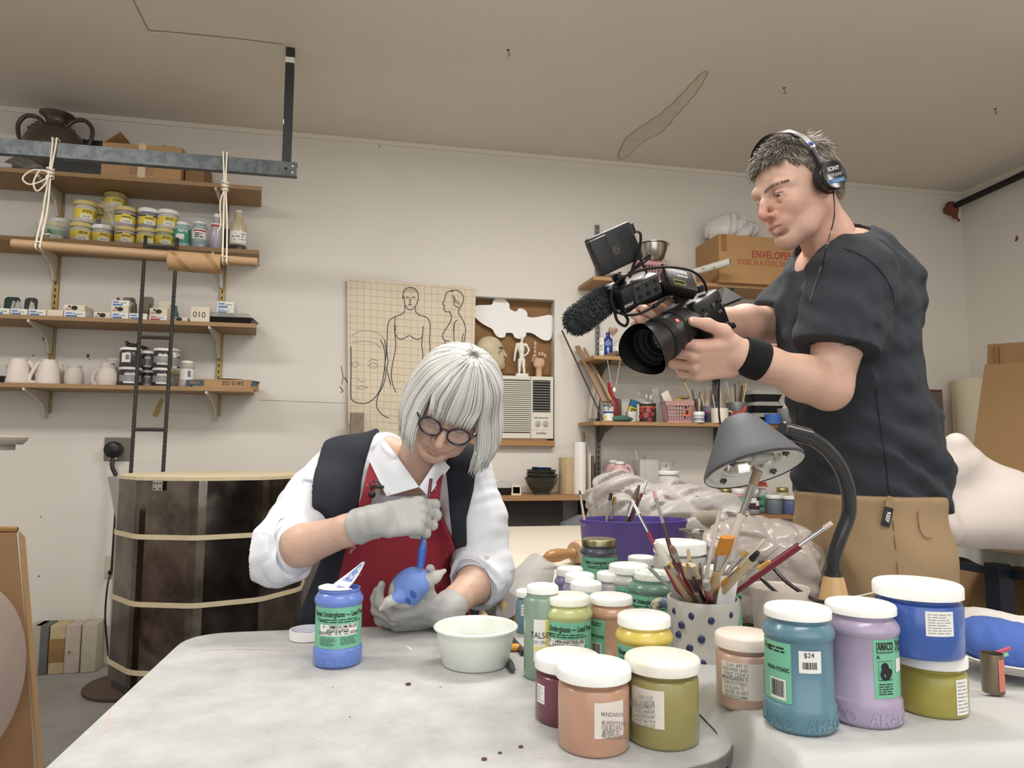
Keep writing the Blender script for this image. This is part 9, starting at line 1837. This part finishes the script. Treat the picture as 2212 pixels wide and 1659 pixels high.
mb=MB(LT);mb.lathe([(.041,.020),(.038,.022),(.037,.030),(.030,.034),(.029,.040),(.024,.042)],48);mb.build('front_rings',m_rub,ln,30);MB(LT).lathe([(0,.036),(.012,.037),(.025,.042)],40).build('front_glass',m_gls,ln)
bd=dirs((.35,.65),-.66);rdir=(LT.inverted().to_3x3()@bd);an=math.atan2(rdir.y,rdir.x)
mb=MB(LT@Matrix.Rotation(an,4,'Z')@Matrix.Translation((.0412,0,.083))@Matrix.Rotation(PI/2,4,'Y')@Matrix.Rotation(PI*.9,4,'Z'));mb.box((0,0,0),(.009,.009,.001));mb.m=1;mb.text('G',.008,TR((0,-.003,.0008)),bold=.02);mb.build('red_badge',[M('badge_red',(206,64,44),.4),m_paper],ln,0)
def obox(name,c,ex,ez,d,mat=None,bev=.004,par=None,x0=0):
 """box with centre c, local x along ex, local z near ez"""
 T=frame(c,ex,ez);mb=MB(T);mb.box((0,0,0),d,bev);return mb.build(name,mat or m_cb,par or t,30),T
up2=(V((0,0,1))-la*la.z).normalized();sd2=la.cross(up2)
body,BT=obox('camera_body',F0-la*.185-up2*.012+_fw*.012,la,up2,(.10,.09,.10),bev=.008)
for i,(dx,dy,dz,r_,h)in enumerate(((.03,0,.06,.012,.012),(-.02,.02,.06,.009,.010),(-.03,-.02,.06,.011,.008))):MB(BT).cyl((dx,dy,dz-.004),(dx,dy,dz+h),r_,seg=16,bev=.001).build('dial',m_rub,body,30)
fs=-1 if(BT.to_3x3()@V((0,1,0))).dot(_fw)>0 else 1
g=random.Random(6)
for i in range(9):MB(BT).box((g.uniform(-.04,.04),fs*.046,g.uniform(-.045,.045)),(g.uniform(.006,.016),.004,g.uniform(.005,.010)),.0015).build('button',M('button_grey',(70,72,74),.4)if i%3 else m_rub,body,30)
obox('grip',F0-la*.19-up2*.0+_fw*.085,la,up2,(.075,.045,.09),bev=.014)
obox('base_plate',at(1548,716,1.56),dirs((.85,.45),.2),up2,(.07,.05,.012),bev=.002)
h0,h1=at(1330,628,1.445),at(1500,652,1.57);MB().tube([at(1355,640,1.455),at(1395,640,1.47),at(1440,622,1.50),at(1478,628,1.54),at(1495,668,1.57)],[.012,.013,.014,.014,.016],12,sub=5,flat=(1.3,.9)).build('top_handle',m_cb,t)
au,AT=obox('audio_unit',at(1370,629,1.44),dirs((.84,.42),.34),dirs((-.42,.80),-.40),(.098,.055,.048),bev=.007)
ff=1 if(AT.to_3x3()@V((0,1,0))).dot(_fw)<0 else-1;FT=AT@Matrix.Translation((0,ff*.0278,0))@Matrix.Rotation(PI/2 if ff<0 else-PI/2,4,'X')
if ff>0:FT=FT@Matrix.Rotation(PI,4,'Z')
mb=MB(FT);mb.box((.012,.002,.0),(.066,.036,.001));mb.build('audio_panel',M('panel_grey',(44,46,48),.5),au,0)
for k in range(3):
 for j in range(2):MB(FT).cyl((-.008+.021*k,.011-.018*j,0),(-.008+.021*k,.011-.018*j,.004),.0046 if j else .003,seg=12).build('knob',m_rub,au,30)
mb=MB(FT);mb.text('SONY',.0085,TR((-.038,-.014,.0006)),bold=.02);mb.build('audio_lettering',M('light_grey_print',(190,192,194),.5),au,0);mb=MB(FT)
for k in range(3):fine(mb,FT.inverted()@FT,-.016+.021*k,.001+.021*k,.018,.021,1,lift=.0012,ragged=0)
mb.build('audio_markings',m_greyc,au,0)
a,b=at(1306,648,1.47),at(1246,694,1.40);ax=(b-a).normalized();L=(b-a).length
mc=MB();mc.cyl(a-ax*.05,b,.011,seg=16);mic=mc.build('microphone',m_cb,t,40)
def fur(g):
 u=g.random();th_=g.uniform(0,2*PI);v=g.uniform(0,1);T=FTm;z=-.008+v*(L+.024);r_=.0245 if z<L-.004 else .0245*math.sqrt(max(0,1-((z-L+.004)/.0225)**2));c=V((r_*math.cos(th_),r_*math.sin(th_),z));n_=V((math.cos(th_),math.sin(th_),.35 if z<L-.004 else 1.2)).normalized();e=c+n_*g.uniform(.004,.0075)+V((g.uniform(-.003,.003),g.uniform(-.003,.003),g.uniform(-.002,.004)));return[T@(c-n_*.004),T@c.lerp(e,.5),T@e]
FTm=Matrix.Translation(a)@basis(ax)
def furbase(mb):mb.m=0;mb.T=FTm;mb.lathe([(.012,-.012),(.0235,-.006),(.0245,.004),(.0245,L-.004),(.020,L+.008),(.011,L+.016),(0,L+.019)],28);mb.T=Matrix.Identity(4)
locks('fur_windshield',[m_fur,M('fur_light',(82,90,88),.95),M('fur_dark',(30,34,34),.95)],mic,fur,4200,1,.0007,3,11,furbase)
obox('microphone_holder',at(1321,630,1.47),ax,up2,(.03,.03,.034),bev=.006)
mt,WT=obox('monitor',at(1326,538,1.43),dirs((.89,.42),.18),dirs((-.20,.93),-.10),(.100,.024,.080),bev=.006)
fm=1 if(WT.to_3x3()@V((0,1,0))).dot(_fw)<0 else-1;q_=lambda x,z,y=.0125:(x,fm*y,z)
MB(WT).box(q_(-.037,-.002,.022),(.040,.028,.072),.004).build('battery',m_cb,mt,30)
mb=MB(WT)
for k in range(8):mb.box(q_(.022+.0,.026-.0055*k,.0120),(.014,.0016,.0022));mb.box(q_(.038,.026-.0055*k,.0120),(.008,.0016,.0022))
mb.build('vent_slots',M('vent_black',(6,6,7),.6),mt,0)
MT2=WT@Matrix.Translation(q_(-.002,-.004,.0125))@Matrix.Rotation(PI/2 if fm<0 else-PI/2,4,'X')
mb=MB(MT2)
for k in range(3):a_=k*PI/3;mb.tube([(.0085*math.cos(t2)*math.cos(a_)-.0035*math.sin(t2)*math.sin(a_),.0085*math.cos(t2)*math.sin(a_)+.0035*math.sin(t2)*math.cos(a_),.0003)for t2 in[2*PI*j/20 for j in range(20)]],.0005,4,closed=True)
mb.build('atom_logo',M('logo_bronze',(120,112,100),.4),mt,0)
for z_,nm in((.022,'plug'),(-.016,'port')):MB(WT).box((.050,0,z_),(.012 if nm=='plug'else .004,.016,.022),.002).build(nm,m_rub if nm=='plug'else M('port_grey',(90,92,94),.4),mt,30)
MB().tube([at(1330,592,1.45),at(1336,604,1.45),at(1345,615,1.45)],[.012,.010,.013],14,sub=3).build('monitor_arm',M('arm_alloy',(86,84,82),.35,.8),t);MB().ball(at(1337,601,1.44),(.014,.014,.009),u=16,w=10).build('clamp_knob',m_cb,t)
rc,RT2=obox('wireless_receiver',at(1466,612,1.475),dirs((.93,-.14),.28),dirs((-.1,.62),-.70),(.066,.060,.026),bev=.003)
mb=MB(RT2@TR((0,0,.0133),(0,0,PI)));mb.text('SONY',.0095,TR((-.004,-.012,0)),bold=.03);fine(mb,Matrix.Identity(4),-.018,.006,-.026,-.016,3,0,lift=.0002,fill=.7,ragged=.2,seed=8);mb.build('receiver_lettering',M('white_print',(206,208,210),.4),rc,0)
mb=MB(RT2);mb.tube([(-.022,-.022,.0135),(.004,-.022,.0135),(.004,-.009,.0135),(-.022,-.009,.0135)],.0009,4,closed=True);mb.build('display',M('display_yellow',(190,190,70),.4),rc,0)
for p_,q2 in(((1381,556,1.44),(1417,628,1.46)),((1430,570,1.45),(1449,634,1.46))):MB().tube([at(*p_),at(*p_).lerp(at(*q2),.92),at(*q2)],[.0024,.0024,.0045],8).build('antenna',m_rub,rc)
P4=[at(1526,644,1.55),at(1551,668,1.53),at(1599,649,1.60),at(1561,626,1.62)];n_=(P4[1]-P4[0]).cross(P4[2]-P4[1]).normalized()*.009
mb=MB();mb.raw(P4+[p_+n_ for p_ in P4],[(0,1,2,3),(7,6,5,4),(0,4,5,1),(1,5,6,2),(2,6,7,3),(3,7,4,0)]);mb.build('flip_screen',M('screen_back',(40,42,44),.5),t,0);obox('screen_hinge',at(1512,655,1.545),dirs((.8,-.3),.3),up2,(.03,.02,.03))
for pts,r_ in(([(1378,500,1.42),(1384,508,1.41),(1381,540,1.42),(1368,575,1.43),(1360,600,1.43)],.0028),([(1410,664,1.45),(1380,678,1.43),(1350,680,1.42),(1328,668,1.42),(1321,640,1.42),(1334,608,1.42),(1380,585,1.42),(1440,577,1.43),(1495,586,1.46),(1522,612,1.50),(1527,650,1.54),(1515,668,1.53)],.0026),([(1325,650,1.43),(1332,690,1.43),(1350,704,1.43),(1356,690,1.43),(1342,670,1.44)],.0032),([(1330,676,1.43),(1355,674,1.43),(1375,660,1.44)],.0024),([(1357,590,1.44),(1385,572,1.44),(1403,556,1.44),(1398,553,1.44),(1360,590,1.44)],.0022)):MB().tube([at(*p_)for p_ in pts],r_,8,sub=7).build('cable',m_rub,t)
MB().tube([at(1412,662,1.448),at(1438,644,1.46)],[.0045,.0032],10).build('cable_plug',m_rub,t)
mb=MB();mb.tube([at(*p_)for p_ in((1530,650,1.56),(1542,680,1.56),(1549,740,1.62),(1553,800,1.66),(1552,860,1.66),(1555,910,1.62),(1566,942,1.60),(1600,1000,1.62),(1690,1020,1.58),(1720,985,1.52),(1722,880,1.50))],.0024,7,sub=6);mb.build('audio_cord',m_rub,t)
